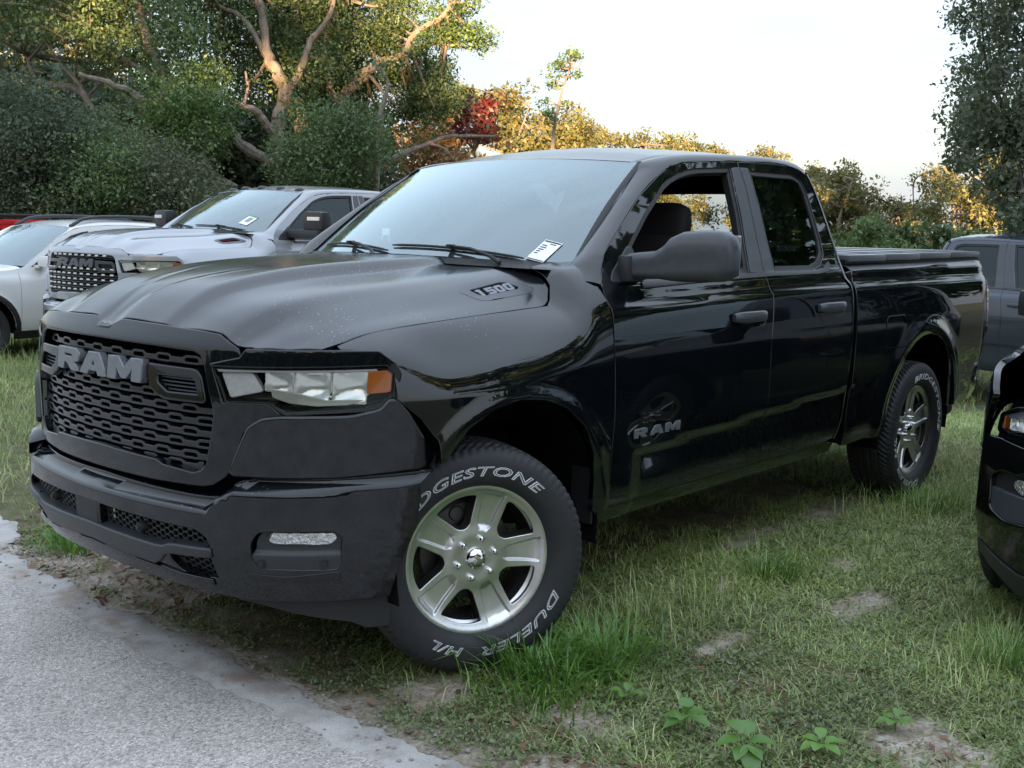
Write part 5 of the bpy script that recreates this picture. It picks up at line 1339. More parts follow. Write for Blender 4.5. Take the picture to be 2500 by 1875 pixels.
 'hedgeL': [[-7.3,-12.4,0.5,0.82],[-5.5,-15.7,2.4,0.49],[-5.1,-14.6,0.4,0.88],[-5.4,-14.2,1.6,0.8],[-4.9,-15.0,1.1,0.74],[-5.9,-14.0,0.3,0.53],[-6.7,-12.4,0.6,0.62],[-5.2,-15.1,2.4,0.86],[-8.1,-15.0,0.4,0.5],[-5.0,-14.5,2.4,0.47],[-7.5,-15.3,1.4,0.71],[-7.1,-16.5,2.6,0.72],[-5.8,-14.4,1.3,0.8],[-6.0,-16.2,0.4,0.61],[-8.2,-17.2,0.2,0.48],[-8.3,-14.9,1.3,0.5],[-7.1,-16.6,3.3,0.52],[-5.8,-15.2,0.4,0.46],[-7.3,-12.7,1.8,0.75],[-7.0,-17.9,3.9,0.59],[-7.7,-15.3,0.4,0.59],[-8.1,-14.8,1.7,0.55],[-8.6,-15.8,2.1,0.73],[-5.6,-15.6,3.3,0.88],[-6.0,-16.4,2.8,0.71],[-5.3,-15.5,2.1,0.89],[-6.7,-15.9,3.4,0.59],[-6.7,-13.1,1.8,0.47],[-5.6,-15.9,1.8,0.6],[-6.7,-13.0,1.0,0.9],[-6.1,-14.7,1.7,0.83],[-6.5,-15.2,2.6,0.6],[-7.6,-18.6,3.4,0.49],[-6.3,-16.1,2.5,0.74],[-6.1,-17.0,1.1,0.75],[-7.0,-18.1,3.5,0.61],[-7.8,-15.1,0.5,0.57],[-7.3,-17.8,0.6,0.51],[-6.5,-17.7,3.8,0.55],[-7.9,-17.1,1.5,0.7],[-6.8,-18.2,0.2,0.6],[-6.2,-16.3,2.2,0.6],[-7.5,-18.1,1.9,0.73],[-8.1,-16.7,0.3,0.68],[-8.0,-14.5,0.8,0.7],[-7.9,-16.2,0.1,0.58],[-7.4,-14.1,0.6,0.89],[-7.4,-16.2,2.0,0.51],[-8.3,-17.4,2.6,0.64],[-6.2,-13.2,2.0,0.54],[-5.9,-13.7,1.9,0.89],[-7.6,-14.6,0.6,0.89],[-7.1,-13.5,0.7,0.88],[-7.5,-15.1,2.4,0.84],[-6.7,-18.2,1.2,0.69],[-7.0,-12.4,2.1,0.47],[-6.5,-18.1,3.9,0.47],[-7.0,-15.0,1.2,0.63],[-5.7,-16.2,0.7,0.87],[-5.8,-16.4,0.9,0.47],[-8.1,-16.0,0.4,0.84],[-5.7,-16.9,1.0,0.77],[-6.2,-12.9,0.4,0.76],[-9.2,-15.7,2.3,0.9],[-6.9,-14.8,1.6,0.69],[-7.3,-18.7,3.5,0.48],[-8.1,-15.5,1.1,0.82],[-6.7,-16.7,0.1,0.86],[-7.7,-13.6,0.8,0.64],[-7.0,-15.5,1.8,0.52],[-7.7,-18.1,3.7,0.46],[-7.2,-18.4,1.4,0.46],[-6.9,-14.3,1.5,0.65],[-5.7,-14.7,2.5,0.9],[-8.2,-16.0,0.9,0.82],[-6.3,-13.3,2.6,0.53],[-6.2,-15.6,1.7,0.56],[-5.4,-14.9,3.5,0.52],[-9.1,-15.1,2.1,0.64],[-8.5,-14.3,0.6,0.71],[-9.1,-16.6,2.8,0.47],[-9.0,-14.8,1.0,0.74],[-7.5,-13.9,2.4,0.65],[-6.6,-14.2,1.1,0.6],[-6.7,-17.5,-0.0,0.8],[-8.4,-14.0,2.0,0.63],[-6.2,-14.3,3.0,0.71],[-6.5,-13.3,1.2,0.47],[-6.9,-14.2,0.5,0.53],[-5.0,-14.8,1.5,0.64],[-6.5,-15.8,2.2,0.89],[-8.0,-16.6,3.0,0.82],[-6.2,-13.4,0.9,0.69],[-6.9,-13.6,2.0,0.55],[-7.1,-14.4,2.0,0.66],[-8.8,-16.0,0.3,0.71],[-8.8,-14.3,0.9,0.56],[-7.3,-14.4,2.7,0.48],[-6.0,-16.8,2.1,0.59],[-7.3,-18.0,2.9,0.67],[-6.5,-14.2,0.8,0.63],[-6.6,-16.1,1.2,0.89],[-7.1,-12.0,0.9,0.52],[-5.4,-15.8,2.9,0.8],[-6.4,-15.3,3.1,0.54],[-7.3,-12.3,1.5,0.68],[-6.7,-16.5,2.2,0.51],[-7.9,-16.7,1.3,0.58],[-5.9,-16.0,2.7,0.59],[-5.9,-17.2,1.9,0.59],[-9.0,-16.3,0.6,0.75],[-7.0,-17.3,1.5,0.68],[-8.2,-15.7,0.1,0.45],[-5.2,-15.3,0.3,0.53],[-6.7,-15.9,0.9,0.58],[-6.6,-16.5,3.3,0.56],[-6.8,-13.9,2.5,0.72],[-7.4,-17.7,0.1,0.87],[-5.5,-14.5,3.0,0.61],[-6.4,-13.7,2.3,0.82],[-7.2,-11.9,1.3,0.65],[-7.9,-14.5,2.6,0.52],[-8.6,-16.4,2.4,0.52],[-5.8,-14.9,3.3,0.77],[-6.6,-17.4,3.9,0.57],[-6.2,-17.3,1.7,0.65],[-5.0,-14.6,1.9,0.63],[-6.0,-14.1,2.2,0.47],[-6.7,-17.4,1.9,0.63],[-6.4,-13.8,1.8,0.81],[-6.3,-13.5,1.8,0.48],[-7.1,-12.6,1.0,0.76],[-7.6,-18.4,3.8,0.6],[-5.0,-14.2,0.7,0.45],[-6.0,-14.0,1.4,0.82],[-5.0,-14.9,3.6,0.72],[-5.3,-15.9,2.0,0.62],[-7.0,-17.2,0.7,0.5],[-6.4,-16.5,1.4,0.49],[-8.4,-15.3,1.8,0.76],[-6.9,-18.2,2.0,0.82],[-7.3,-15.3,0.4,0.47],[-7.0,-18.9,2.9,0.69],[-7.0,-17.7,1.0,0.69],[-6.9,-14.7,2.3,0.59],[-7.9,-16.3,0.7,0.7],[-8.0,-17.3,3.2,0.61],[-5.3,-15.4,1.1,0.87],[-5.9,-16.0,2.2,0.78],[-8.8,-15.2,1.2,0.5],[-9.1,-16.0,0.8,0.55],[-8.1,-16.4,2.7,0.6],[-5.4,-14.4,2.7,0.7],[-7.0,-12.7,0.6,0.51],[-6.0,-14.3,2.5,0.49],[-6.4,-17.8,0.7,0.58],[-5.7,-15.3,1.0,0.64],[-7.3,-12.6,0.7,0.46],[-6.3,-17.6,2.2,0.82],[-7.5,-16.4,0.7,0.45],[-7.7,-13.1,2.2,0.69],[-7.0,-15.3,2.5,0.53],[-6.9,-13.3,1.3,0.56],[-8.8,-16.4,1.4,0.75],[-6.7,-13.4,2.3,0.54],[-8.0,-13.5,1.7,0.75],[-6.2,-16.7,3.3,0.79],[-7.8,-13.8,0.3,0.9],[-7.4,-15.5,2.9,0.6],[-6.8,-14.8,0.7,0.76],[-7.3,-14.2,2.0,0.62],[-8.4,-16.3,1.2,0.83],[-7.3,-18.7,2.1,0.55],[-7.7,-12.9,0.9,0.78],[-6.3,-13.0,1.1,0.54],[-8.0,-14.0,0.7,0.76],[-8.1,-13.3,1.1,0.55],[-7.1,-17.2,2.9,0.83],[-6.1,-15.2,1.9,0.74],[-6.3,-17.2,0.2,0.7],[-5.8,-16.3,2.5,0.5],[-5.7,-16.5,0.4,0.48],[-6.5,-18.7,3.7,0.65],[-6.5,-17.8,2.7,0.53],[-6.2,-17.0,2.9,0.51],[-7.1,-12.9,2.4,0.62],[-5.8,-17.0,3.5,0.49],[-6.9,-17.6,2.9,0.64],[-7.2,-15.8,2.1,0.65],[-6.4,-15.7,2.6,0.66],[-8.1,-14.6,0.6,0.48],[-5.8,-15.0,2.5,0.6],[-8.0,-17.8,2.7,0.51],[-7.3,-18.1,2.5,0.75],[-7.4,-15.5,1.7,0.47],[-6.7,-16.6,2.6,0.76],[-7.5,-12.7,0.3,0.81],[-6.7,-18.4,3.7,0.69],[-6.6,-19.1,2.2,0.76],[-8.3,-15.6,2.7,0.88],[-8.3,-13.9,0.3,0.8],[-8.9,-14.8,1.4,0.68],[-5.8,-13.3,0.6,0.54],[-5.4,-14.7,1.8,0.6],[-7.3,-15.9,0.7,0.49],[-8.3,-17.2,3.0,0.56],[-6.7,-16.3,0.5,0.51],[-6.7,-17.6,0.5,0.64],[-6.0,-15.8,1.1,0.69],[-6.0,-15.1,3.1,0.67]],
 'hedgeB': [[-17.5,-26.5,2.9,1.02],[-18.0,-24.6,2.3,1.16],[-18.5,-23.5,1.6,0.79],[-16.0,-25.0,3.8,0.92],[-18.6,-21.9,2.2,0.75],[-16.6,-27.0,3.3,0.91],[-21.7,-24.9,2.5,1.14],[-21.9,-24.9,3.1,0.84],[-17.0,-24.9,1.5,1.04],[-19.1,-26.8,4.7,0.99],[-17.7,-27.5,2.2,0.78],[-18.9,-23.3,2.2,0.94],[-18.6,-23.0,4.0,0.79],[-17.4,-27.4,3.9,1.16],[-18.6,-24.9,3.8,0.74],[-20.1,-26.8,4.8,0.88],[-20.6,-23.5,4.1,1.0],[-17.8,-24.9,3.1,1.07],[-17.2,-26.6,4.1,0.84],[-16.3,-24.4,3.9,1.03],[-19.9,-25.0,2.8,1.04],[-19.6,-26.3,4.6,0.96],[-19.6,-22.8,3.4,1.17],[-18.2,-22.6,1.5,0.9],[-19.9,-25.2,1.0,0.81],[-18.8,-25.6,3.9,1.14],[-19.4,-25.8,4.9,0.79],[-19.6,-24.9,4.6,1.12],[-19.0,-26.9,3.0,1.05],[-18.8,-21.5,1.4,1.05],[-21.0,-24.2,1.1,0.95],[-18.1,-29.1,0.9,0.86],[-19.9,-22.5,1.9,1.11],[-17.7,-26.4,3.9,0.83],[-20.3,-23.8,2.8,1.03],[-16.8,-26.6,1.6,0.81],[-20.6,-24.4,4.6,0.74],[-18.5,-25.8,1.9,0.83],[-17.0,-25.7,1.0,0.81],[-20.4,-23.1,1.6,0.75],[-17.7,-29.1,3.8,1.11],[-18.3,-22.8,2.5,1.12],[-18.1,-27.1,4.6,0.82],[-19.9,-24.4,1.7,0.99],[-17.3,-23.4,4.1,0.74],[-17.2,-24.5,2.8,1.17],[-16.4,-26.4,4.6,1.04],[-15.4,-25.3,3.0,1.01],[-20.5,-26.2,1.3,1.0],[-17.5,-27.3,3.2,0.93],[-16.4,-25.6,1.9,1.01],[-19.8,-23.2,1.6,1.01],[-18.6,-23.1,1.1,1.03],[-17.4,-27.5,1.3,0.86],[-20.7,-24.3,3.2,0.86],[-17.4,-25.1,1.8,0.83],[-18.3,-27.1,3.7,1.16],[-20.3,-26.5,4.2,1.14],[-16.3,-25.3,4.6,1.08],[-20.5,-25.2,2.7,0.91],[-20.1,-26.8,2.9,0.75],[-19.1,-27.7,4.9,1.12],[-20.7,-26.1,3.9,0.94],[-18.9,-24.1,3.6,0.84],[-17.4,-24.5,2.3,0.85],[-18.9,-23.9,1.2,0.84],[-17.2,-26.2,2.4,0.82],[-17.2,-25.9,3.7,0.97],[-18.8,-24.6,1.0,0.83],[-18.2,-27.0,1.2,1.08],[-20.5,-25.8,5.0,0.75],[-18.0,-26.1,4.7,1.19],[-18.4,-22.1,1.1,0.84],[-17.5,-23.5,4.7,0.92],[-18.7,-28.3,1.8,1.11],[-17.9,-28.3,4.3,1.08],[-16.4,-26.3,3.7,1.14],[-20.4,-22.9,2.2,0.95],[-16.5,-26.9,4.5,0.75],[-17.6,-24.3,1.4,1.09],[-17.9,-27.0,2.7,0.79],[-17.2,-23.9,1.7,1.07],[-17.8,-28.0,3.3,0.88],[-19.8,-26.3,2.8,0.99],[-18.4,-25.0,1.1,0.97],[-19.3,-23.2,4.4,1.1],[-17.6,-24.9,3.6,0.84],[-17.8,-23.0,2.1,0.7],[-19.4,-26.6,0.9,0.83],[-21.2,-24.4,4.6,0.8]],
 'hedgeB2': [[-13.1,-33.6,5.2,1.48],[-12.8,-31.0,1.5,0.97],[-15.0,-26.4,4.2,1.19],[-16.1,-31.4,1.6,1.12],[-16.0,-27.0,1.7,0.96],[-15.8,-30.2,5.1,1.38],[-12.9,-31.3,3.7,1.23],[-14.9,-31.9,4.6,1.19],[-13.5,-33.5,1.3,1.41],[-16.1,-30.0,4.4,1.07],[-15.0,-29.1,2.3,1.22],[-14.6,-30.9,0.6,1.14],[-12.0,-28.6,1.1,1.13],[-14.1,-32.7,4.3,1.37],[-14.0,-33.8,4.6,1.49],[-13.0,-34.4,1.2,1.26],[-17.5,-28.7,2.6,1.26],[-12.0,-31.4,3.4,1.02],[-15.2,-31.2,1.1,1.11],[-13.9,-29.5,0.2,1.41],[-14.7,-31.7,6.0,1.1],[-14.2,-33.7,2.5,1.31],[-12.7,-33.2,0.2,1.18],[-15.9,-29.1,2.6,1.18],[-12.7,-32.8,4.9,1.46],[-13.4,-27.4,2.4,0.95],[-12.4,-31.6,0.5,1.4],[-18.5,-30.0,0.3,1.46],[-13.4,-33.5,3.8,1.09],[-12.0,-30.0,4.5,0.95],[-13.6,-31.8,0.4,1.22],[-16.3,-28.1,5.4,1.5],[-12.9,-33.7,3.3,1.13],[-16.4,-28.9,4.1,1.08],[-13.6,-34.9,4.0,1.48],[-12.3,-29.3,0.8,0.97],[-13.9,-31.0,0.1,0.95],[-13.5,-30.1,3.0,1.18],[-13.1,-28.3,5.0,1.03],[-11.2,-30.4,1.5,1.12],[-14.6,-29.1,5.3,1.06],[-15.2,-32.4,5.1,1.25],[-14.2,-26.3,0.3,0.98],[-12.3,-29.3,4.1,1.2],[-12.5,-30.3,1.9,1.11],[-12.6,-30.1,5.3,1.41],[-16.0,-29.4,0.5,1.01],[-14.2,-32.9,3.2,1.12],[-13.2,-30.8,0.8,1.44],[-12.8,-31.7,4.9,1.14],[-12.8,-32.7,2.7,1.19],[-14.2,-28.0,4.6,1.46],[-17.7,-30.7,0.6,1.38],[-16.4,-28.0,1.0,1.19],[-13.2,-32.5,3.2,0.94],[-13.1,-27.8,1.9,0.94],[-17.8,-31.4,3.9,1.41],[-12.8,-28.0,2.7,1.21],[-12.5,-29.2,5.8,1.37],[-16.2,-32.3,5.0,1.09],[-17.4,-29.4,4.2,1.0],[-13.1,-28.4,1.0,1.48],[-17.1,-30.3,3.2,1.49],[-15.1,-27.7,2.3,1.46],[-16.5,-33.6,6.1,1.02],[-14.0,-31.5,4.9,1.39],[-17.4,-30.3,4.7,1.02],[-13.9,-30.0,5.3,1.11],[-16.0,-32.6,2.7,1.08],[-14.3,-26.8,1.9,1.36]],
 'G1': [[-38.4,-43.1,-0.0,1.32],[-42.0,-46.7,3.6,1.14],[-41.7,-44.2,0.4,1.25],[-45.0,-49.9,7.3,1.01],[-44.8,-45.5,6.3,1.46],[-44.9,-43.6,3.8,1.33],[-42.5,-41.9,2.6,1.37],[-40.7,-41.7,5.9,1.24],[-41.2,-43.0,4.6,1.32],[-42.2,-44.7,-0.3,1.42],[-41.4,-45.7,5.2,0.96],[-38.6,-43.9,0.3,1.06],[-43.0,-48.3,0.1,1.06],[-38.5,-43.1,6.1,1.03],[-42.9,-43.9,6.0,1.41],[-40.4,-42.2,3.2,0.97],[-43.1,-47.0,6.2,1.01],[-38.9,-41.7,3.7,1.19],[-43.2,-42.2,4.5,1.38],[-42.0,-45.8,3.7,1.22],[-45.1,-47.8,1.4,1.42],[-44.5,-47.7,-0.7,1.07],[-42.6,-46.3,1.0,0.93],[-43.0,-41.9,6.4,1.41],[-41.3,-43.9,2.6,1.0],[-41.3,-43.8,-0.1,1.01],[-40.6,-46.2,3.5,1.48],[-46.7,-44.9,0.1,1.34],[-42.6,-42.8,7.6,1.18],[-46.2,-45.5,-0.4,0.97],[-41.3,-43.0,0.8,1.06],[-42.8,-42.1,3.8,0.92],[-41.3,-42.9,6.9,1.14],[-46.4,-47.1,6.0,0.88],[-39.3,-41.3,5.0,1.27],[-45.2,-47.4,2.9,0.87],[-38.0,-42.9,1.4,1.12],[-42.6,-49.0,-0.7,1.36],[-38.6,-41.4,1.6,1.4],[-44.3,-43.8,0.9,1.21],[-42.6,-42.2,-0.2,1.01],[-39.1,-41.5,0.5,1.05],[-44.4,-45.9,0.1,1.37],[-43.8,-46.3,-0.2,1.22],[-40.9,-46.9,5.6,1.05],[-41.9,-41.1,4.6,1.07],[-42.1,-47.2,4.7,1.27],[-43.8,-44.6,4.4,1.46],[-42.6,-44.1,7.9,1.16],[-40.8,-39.7,4.9,1.29],[-46.1,-44.6,0.5,0.98],[-44.4,-43.3,3.2,1.33],[-43.9,-48.4,5.8,1.03],[-41.1,-40.6,0.7,1.09],[-38.0,-44.1,-0.5,0.97],[-45.2,-48.7,6.5,1.24],[-43.5,-50.3,-0.6,1.13],[-40.0,-40.5,3.3,1.08],[-38.8,-45.0,5.1,1.24],[-43.9,-44.7,1.5,0.99]],
 'G2': [[-60.6,-50.1,4.1,1.61],[-58.3,-53.3,5.5,1.59],[-62.9,-49.6,9.6,1.47],[-63.2,-48.8,8.9,1.42],[-60.5,-50.9,7.5,1.32],[-59.7,-54.8,6.2,1.15],[-56.8,-49.5,8.9,1.44],[-57.5,-52.0,10.7,1.75],[-52.1,-47.9,-0.3,1.32],[-59.1,-47.4,8.2,1.22],[-56.6,-44.5,6.0,1.52],[-59.0,-55.3,10.1,1.57],[-62.6,-52.9,5.1,1.61],[-61.5,-52.9,4.7,1.31],[-61.6,-54.9,10.3,1.37],[-58.1,-45.0,8.0,1.66],[-53.2,-46.1,1.6,1.22],[-57.6,-48.7,3.5,1.1],[-60.9,-50.2,6.6,1.2],[-66.0,-50.2,7.2,1.74],[-60.9,-50.0,9.4,1.42],[-54.0,-46.9,6.9,1.44],[-56.4,-55.0,5.2,1.17],[-63.6,-50.9,5.6,1.47],[-58.4,-45.5,1.8,1.19],[-57.3,-50.8,3.5,1.11],[-56.8,-44.4,0.8,1.75],[-57.0,-46.4,6.1,1.22],[-58.3,-57.9,2.4,1.07],[-61.3,-52.7,1.2,1.55],[-60.4,-45.5,2.1,1.6],[-52.5,-47.0,2.5,1.71],[-54.3,-52.5,10.3,1.34],[-57.8,-49.8,2.4,1.71],[-62.4,-53.5,8.6,1.12],[-60.3,-50.7,-0.5,1.07],[-61.4,-51.7,-0.5,1.06],[-53.4,-47.1,0.7,1.54],[-56.2,-46.0,6.2,1.68],[-55.3,-45.1,3.7,1.19],[-57.1,-43.9,-0.7,1.09],[-57.8,-44.7,3.5,1.38],[-60.9,-54.5,9.6,1.05],[-63.3,-48.3,6.3,1.03],[-52.8,-52.2,7.6,1.48],[-55.6,-48.9,8.0,1.24],[-62.6,-53.3,2.7,1.55],[-56.7,-48.2,6.0,1.59],[-56.4,-45.5,7.5,1.78],[-56.4,-56.1,3.3,1.74],[-57.4,-49.5,5.0,1.01],[-56.9,-47.4,7.5,1.6],[-52.7,-49.4,2.4,1.76],[-59.0,-55.4,2.7,1.63],[-55.5,-48.5,10.5,1.43],[-53.6,-51.0,-0.0,1.21],[-58.4,-50.4,-0.5,1.07],[-59.1,-54.2,5.0,1.2],[-59.3,-54.1,0.5,1.56],[-58.5,-46.8,3.3,1.01],[-57.3,-44.8,2.4,1.62],[-59.2,-56.6,10.0,1.07],[-56.9,-54.8,0.6,1.18],[-64.2,-49.7,8.7,1.6],[-58.0,-57.1,3.9,1.33],[-61.8,-53.6,1.3,1.31],[-53.3,-48.6,3.3,1.25],[-59.6,-52.3,6.8,1.63],[-52.9,-49.2,3.8,1.02],[-58.3,-55.8,6.6,1.27],[-56.4,-46.3,0.4,1.04],[-56.9,-54.7,10.4,1.37],[-54.6,-50.1,4.8,1.36],[-55.8,-48.6,4.0,1.06],[-59.2,-51.5,9.7,1.12],[-59.8,-48.6,6.3,1.74],[-61.7,-51.8,4.3,1.47],[-61.3,-49.2,2.9,1.07],[-56.4,-44.3,7.7,1.33],[-55.7,-46.5,-0.8,1.6],[-57.5,-48.0,1.1,1.29],[-50.5,-49.5,0.7,1.18],[-59.0,-46.7,7.3,1.03],[-51.9,-51.5,6.0,1.67],[-54.3,-45.2,2.4,1.03],[-56.2,-50.4,7.4,1.53],[-57.1,-43.3,4.9,1.65],[-59.7,-53.0,4.4,1.21],[-56.6,-46.0,3.5,1.57],[-60.1,-51.3,4.1,1.75],[-54.2,-50.1,1.2,1.24],[-59.7,-51.6,8.1,1.79],[-51.9,-51.1,8.9,1.78],[-59.6,-53.3,3.6,1.46],[-58.8,-51.3,7.6,1.09]],
 'G3': [[-78.5,-53.6,2.7,1.5],[-76.6,-50.3,4.0,1.51],[-77.0,-54.3,4.8,1.34],[-68.8,-51.4,2.8,1.21],[-77.4,-56.2,7.8,1.17],[-75.5,-52.9,7.3,1.11],[-76.1,-50.7,-1.4,1.07],[-72.4,-49.5,2.6,1.35],[-70.4,-54.8,0.1,1.46],[-71.0,-53.0,3.6,1.48],[-71.4,-52.8,1.8,1.6],[-78.0,-46.1,6.4,1.33],[-77.2,-51.4,1.8,1.04],[-73.0,-49.5,6.4,1.04],[-75.5,-49.7,4.8,1.52],[-83.9,-50.4,2.9,1.54],[-77.7,-54.8,-1.3,1.53],[-72.9,-53.9,5.4,1.19],[-76.3,-49.6,3.2,1.1],[-72.7,-51.7,-0.0,1.01],[-77.6,-51.3,8.2,1.39],[-77.0,-58.0,3.9,1.37],[-72.4,-50.6,3.2,1.39],[-70.2,-51.2,3.3,1.0],[-73.6,-55.4,0.8,1.63],[-74.4,-50.1,5.3,1.69],[-79.0,-48.6,3.6,1.54],[-79.6,-47.8,7.1,1.67],[-72.8,-47.8,7.4,1.49],[-72.9,-56.1,3.2,1.69],[-75.9,-49.7,-0.4,1.57],[-74.9,-55.8,9.4,1.38],[-78.4,-48.7,0.9,1.58],[-76.3,-57.2,7.1,1.46],[-72.5,-54.4,4.1,1.4],[-78.2,-55.1,-1.7,1.01],[-76.1,-56.6,4.2,1.14],[-78.0,-52.6,6.2,1.01],[-80.4,-47.4,6.6,1.25],[-76.3,-56.5,-0.1,1.04],[-76.1,-48.2,6.3,1.15],[-76.1,-53.9,2.0,1.53],[-69.1,-52.8,2.2,1.4],[-80.5,-50.1,8.4,1.62],[-67.9,-52.6,-1.0,1.21],[-72.5,-51.7,8.7,1.32],[-79.6,-51.8,-0.3,1.3],[-76.9,-47.6,0.1,1.14],[-71.4,-52.5,0.6,1.16],[-72.1,-46.4,3.3,1.56],[-68.0,-53.0,3.3,1.65],[-68.1,-53.2,7.3,1.29],[-73.8,-48.7,0.5,1.57],[-69.7,-49.4,3.8,1.31],[-78.3,-58.3,9.4,1.04],[-70.3,-54.2,4.2,1.24],[-73.6,-50.4,-0.0,1.31],[-74.4,-51.2,8.6,1.48],[-71.2,-47.6,2.2,1.37],[-75.6,-54.5,2.3,1.1],[-73.6,-44.1,-0.1,1.24],[-74.6,-55.9,-1.0,1.19],[-82.3,-50.7,-0.4,1.08],[-72.3,-51.1,-0.5,1.24],[-79.8,-51.5,5.1,1.22],[-71.5,-51.7,5.5,1.41],[-70.4,-53.6,5.8,1.11],[-78.2,-52.8,1.1,1.51],[-77.4,-49.6,8.5,1.63],[-82.6,-49.5,8.3,1.12],[-76.6,-58.1,8.6,1.32],[-83.8,-50.8,6.0,1.18],[-81.3,-51.1,-0.6,1.39],[-78.3,-53.9,4.0,1.69],[-75.1,-55.1,-1.4,1.27]],
 'G4': [[-79.9,-37.9,4.1,1.34],[-68.6,-38.6,2.1,0.98],[-78.5,-37.2,2.4,1.29],[-72.2,-39.2,1.2,1.4],[-78.3,-42.0,7.5,1.48],[-72.7,-37.1,3.5,1.17],[-76.0,-40.0,6.9,1.36],[-74.7,-40.2,1.3,1.0],[-74.2,-37.8,0.2,0.96],[-71.9,-36.9,-0.7,1.09],[-71.6,-41.7,6.6,1.45],[-77.5,-36.8,0.3,1.44],[-73.5,-37.7,4.0,1.38],[-76.4,-37.0,0.2,1.14],[-76.6,-38.2,2.0,1.48],[-75.6,-38.1,4.6,1.49],[-80.9,-38.9,6.2,1.32],[-74.8,-36.3,3.8,1.27],[-71.0,-36.2,2.1,1.39],[-79.7,-40.4,3.7,1.39],[-75.6,-40.7,6.0,0.93],[-70.2,-38.4,1.3,1.15],[-77.3,-39.6,-0.4,1.34],[-71.1,-37.8,2.1,1.01],[-76.1,-40.5,5.2,1.33],[-75.3,-38.4,-0.6,0.91],[-72.6,-36.3,0.8,1.19],[-79.8,-39.3,-0.8,1.3],[-76.5,-42.3,5.3,1.31],[-76.6,-43.0,2.8,1.48],[-72.4,-34.6,3.5,1.44],[-74.2,-35.9,-1.2,1.39],[-72.2,-39.8,5.4,1.29],[-75.4,-39.6,4.0,0.93]],
 'G5': [[-62.1,-27.3,4.2,1.07],[-61.8,-28.9,0.7,0.9],[-60.2,-28.3,2.6,1.24],[-64.4,-27.6,3.8,0.95],[-59.0,-27.5,1.7,1.06],[-58.0,-25.1,1.1,1.05],[-59.2,-24.7,0.9,0.99],[-59.3,-25.9,0.5,1.09],[-62.2,-29.6,4.9,0.86],[-64.3,-27.9,5.1,1.13],[-62.8,-26.8,4.0,1.22],[-58.3,-24.9,3.6,0.99],[-62.1,-26.8,3.4,1.18],[-57.5,-25.5,3.1,1.1],[-58.8,-26.0,4.5,0.94],[-55.5,-25.5,0.5,0.88],[-58.4,-26.5,1.2,1.07],[-61.7,-25.6,2.4,1.1],[-57.3,-26.6,0.8,0.86],[-57.2,-23.7,0.8,1.22],[-57.0,-24.2,1.6,1.06],[-60.9,-27.3,1.4,1.1],[-59.2,-25.4,3.6,0.84],[-62.6,-28.5,0.4,1.24],[-62.1,-27.8,1.2,1.04],[-59.1,-26.2,3.3,1.09],[-57.8,-26.3,0.7,1.06],[-57.9,-23.6,3.4,1.0],[-59.1,-27.7,3.3,1.04],[-57.6,-26.6,4.6,0.82],[-57.7,-25.9,4.8,0.8],[-59.9,-27.4,2.4,1.03],[-60.6,-28.9,1.4,0.81],[-59.5,-27.6,3.6,0.86],[-60.3,-28.2,5.1,0.83],[-61.7,-29.1,3.9,1.12],[-62.3,-26.3,3.1,0.93],[-60.8,-26.8,3.0,1.27],[-59.9,-25.5,2.6,0.84],[-58.7,-25.3,3.2,1.13],[-56.3,-26.7,0.1,0.82],[-59.8,-27.1,0.4,1.14],[-63.5,-26.1,2.8,1.22],[-58.2,-24.5,1.3,0.91],[-60.3,-26.7,0.8,0.94],[-55.5,-25.8,3.8,1.23]],
 'G6': [[-66.5,-25.6,0.7,0.93],[-66.5,-25.8,2.8,0.98],[-61.7,-24.0,0.1,1.09],[-67.5,-26.5,1.0,0.92],[-67.1,-25.5,1.6,0.87],[-67.1,-24.3,1.1,0.82],[-61.7,-24.5,1.3,0.96],[-58.9,-23.7,2.0,0.82],[-65.3,-25.2,1.1,0.83],[-58.4,-23.6,1.6,0.83],[-67.7,-25.0,2.5,0.89],[-58.2,-22.6,0.9,0.88],[-60.3,-22.1,1.4,0.8],[-63.9,-25.8,-0.1,0.79],[-60.5,-22.5,1.8,0.92],[-59.9,-23.6,0.5,0.83],[-63.7,-23.0,0.2,0.74],[-65.0,-26.7,0.0,1.03],[-62.8,-25.4,2.4,1.06],[-64.1,-25.6,1.0,1.1],[-66.9,-25.4,3.0,1.05],[-59.2,-22.6,1.6,0.95],[-58.4,-22.2,3.0,0.88],[-63.3,-25.5,-0.2,0.7],[-60.9,-22.5,-0.0,0.76],[-58.6,-22.9,0.3,0.97]],
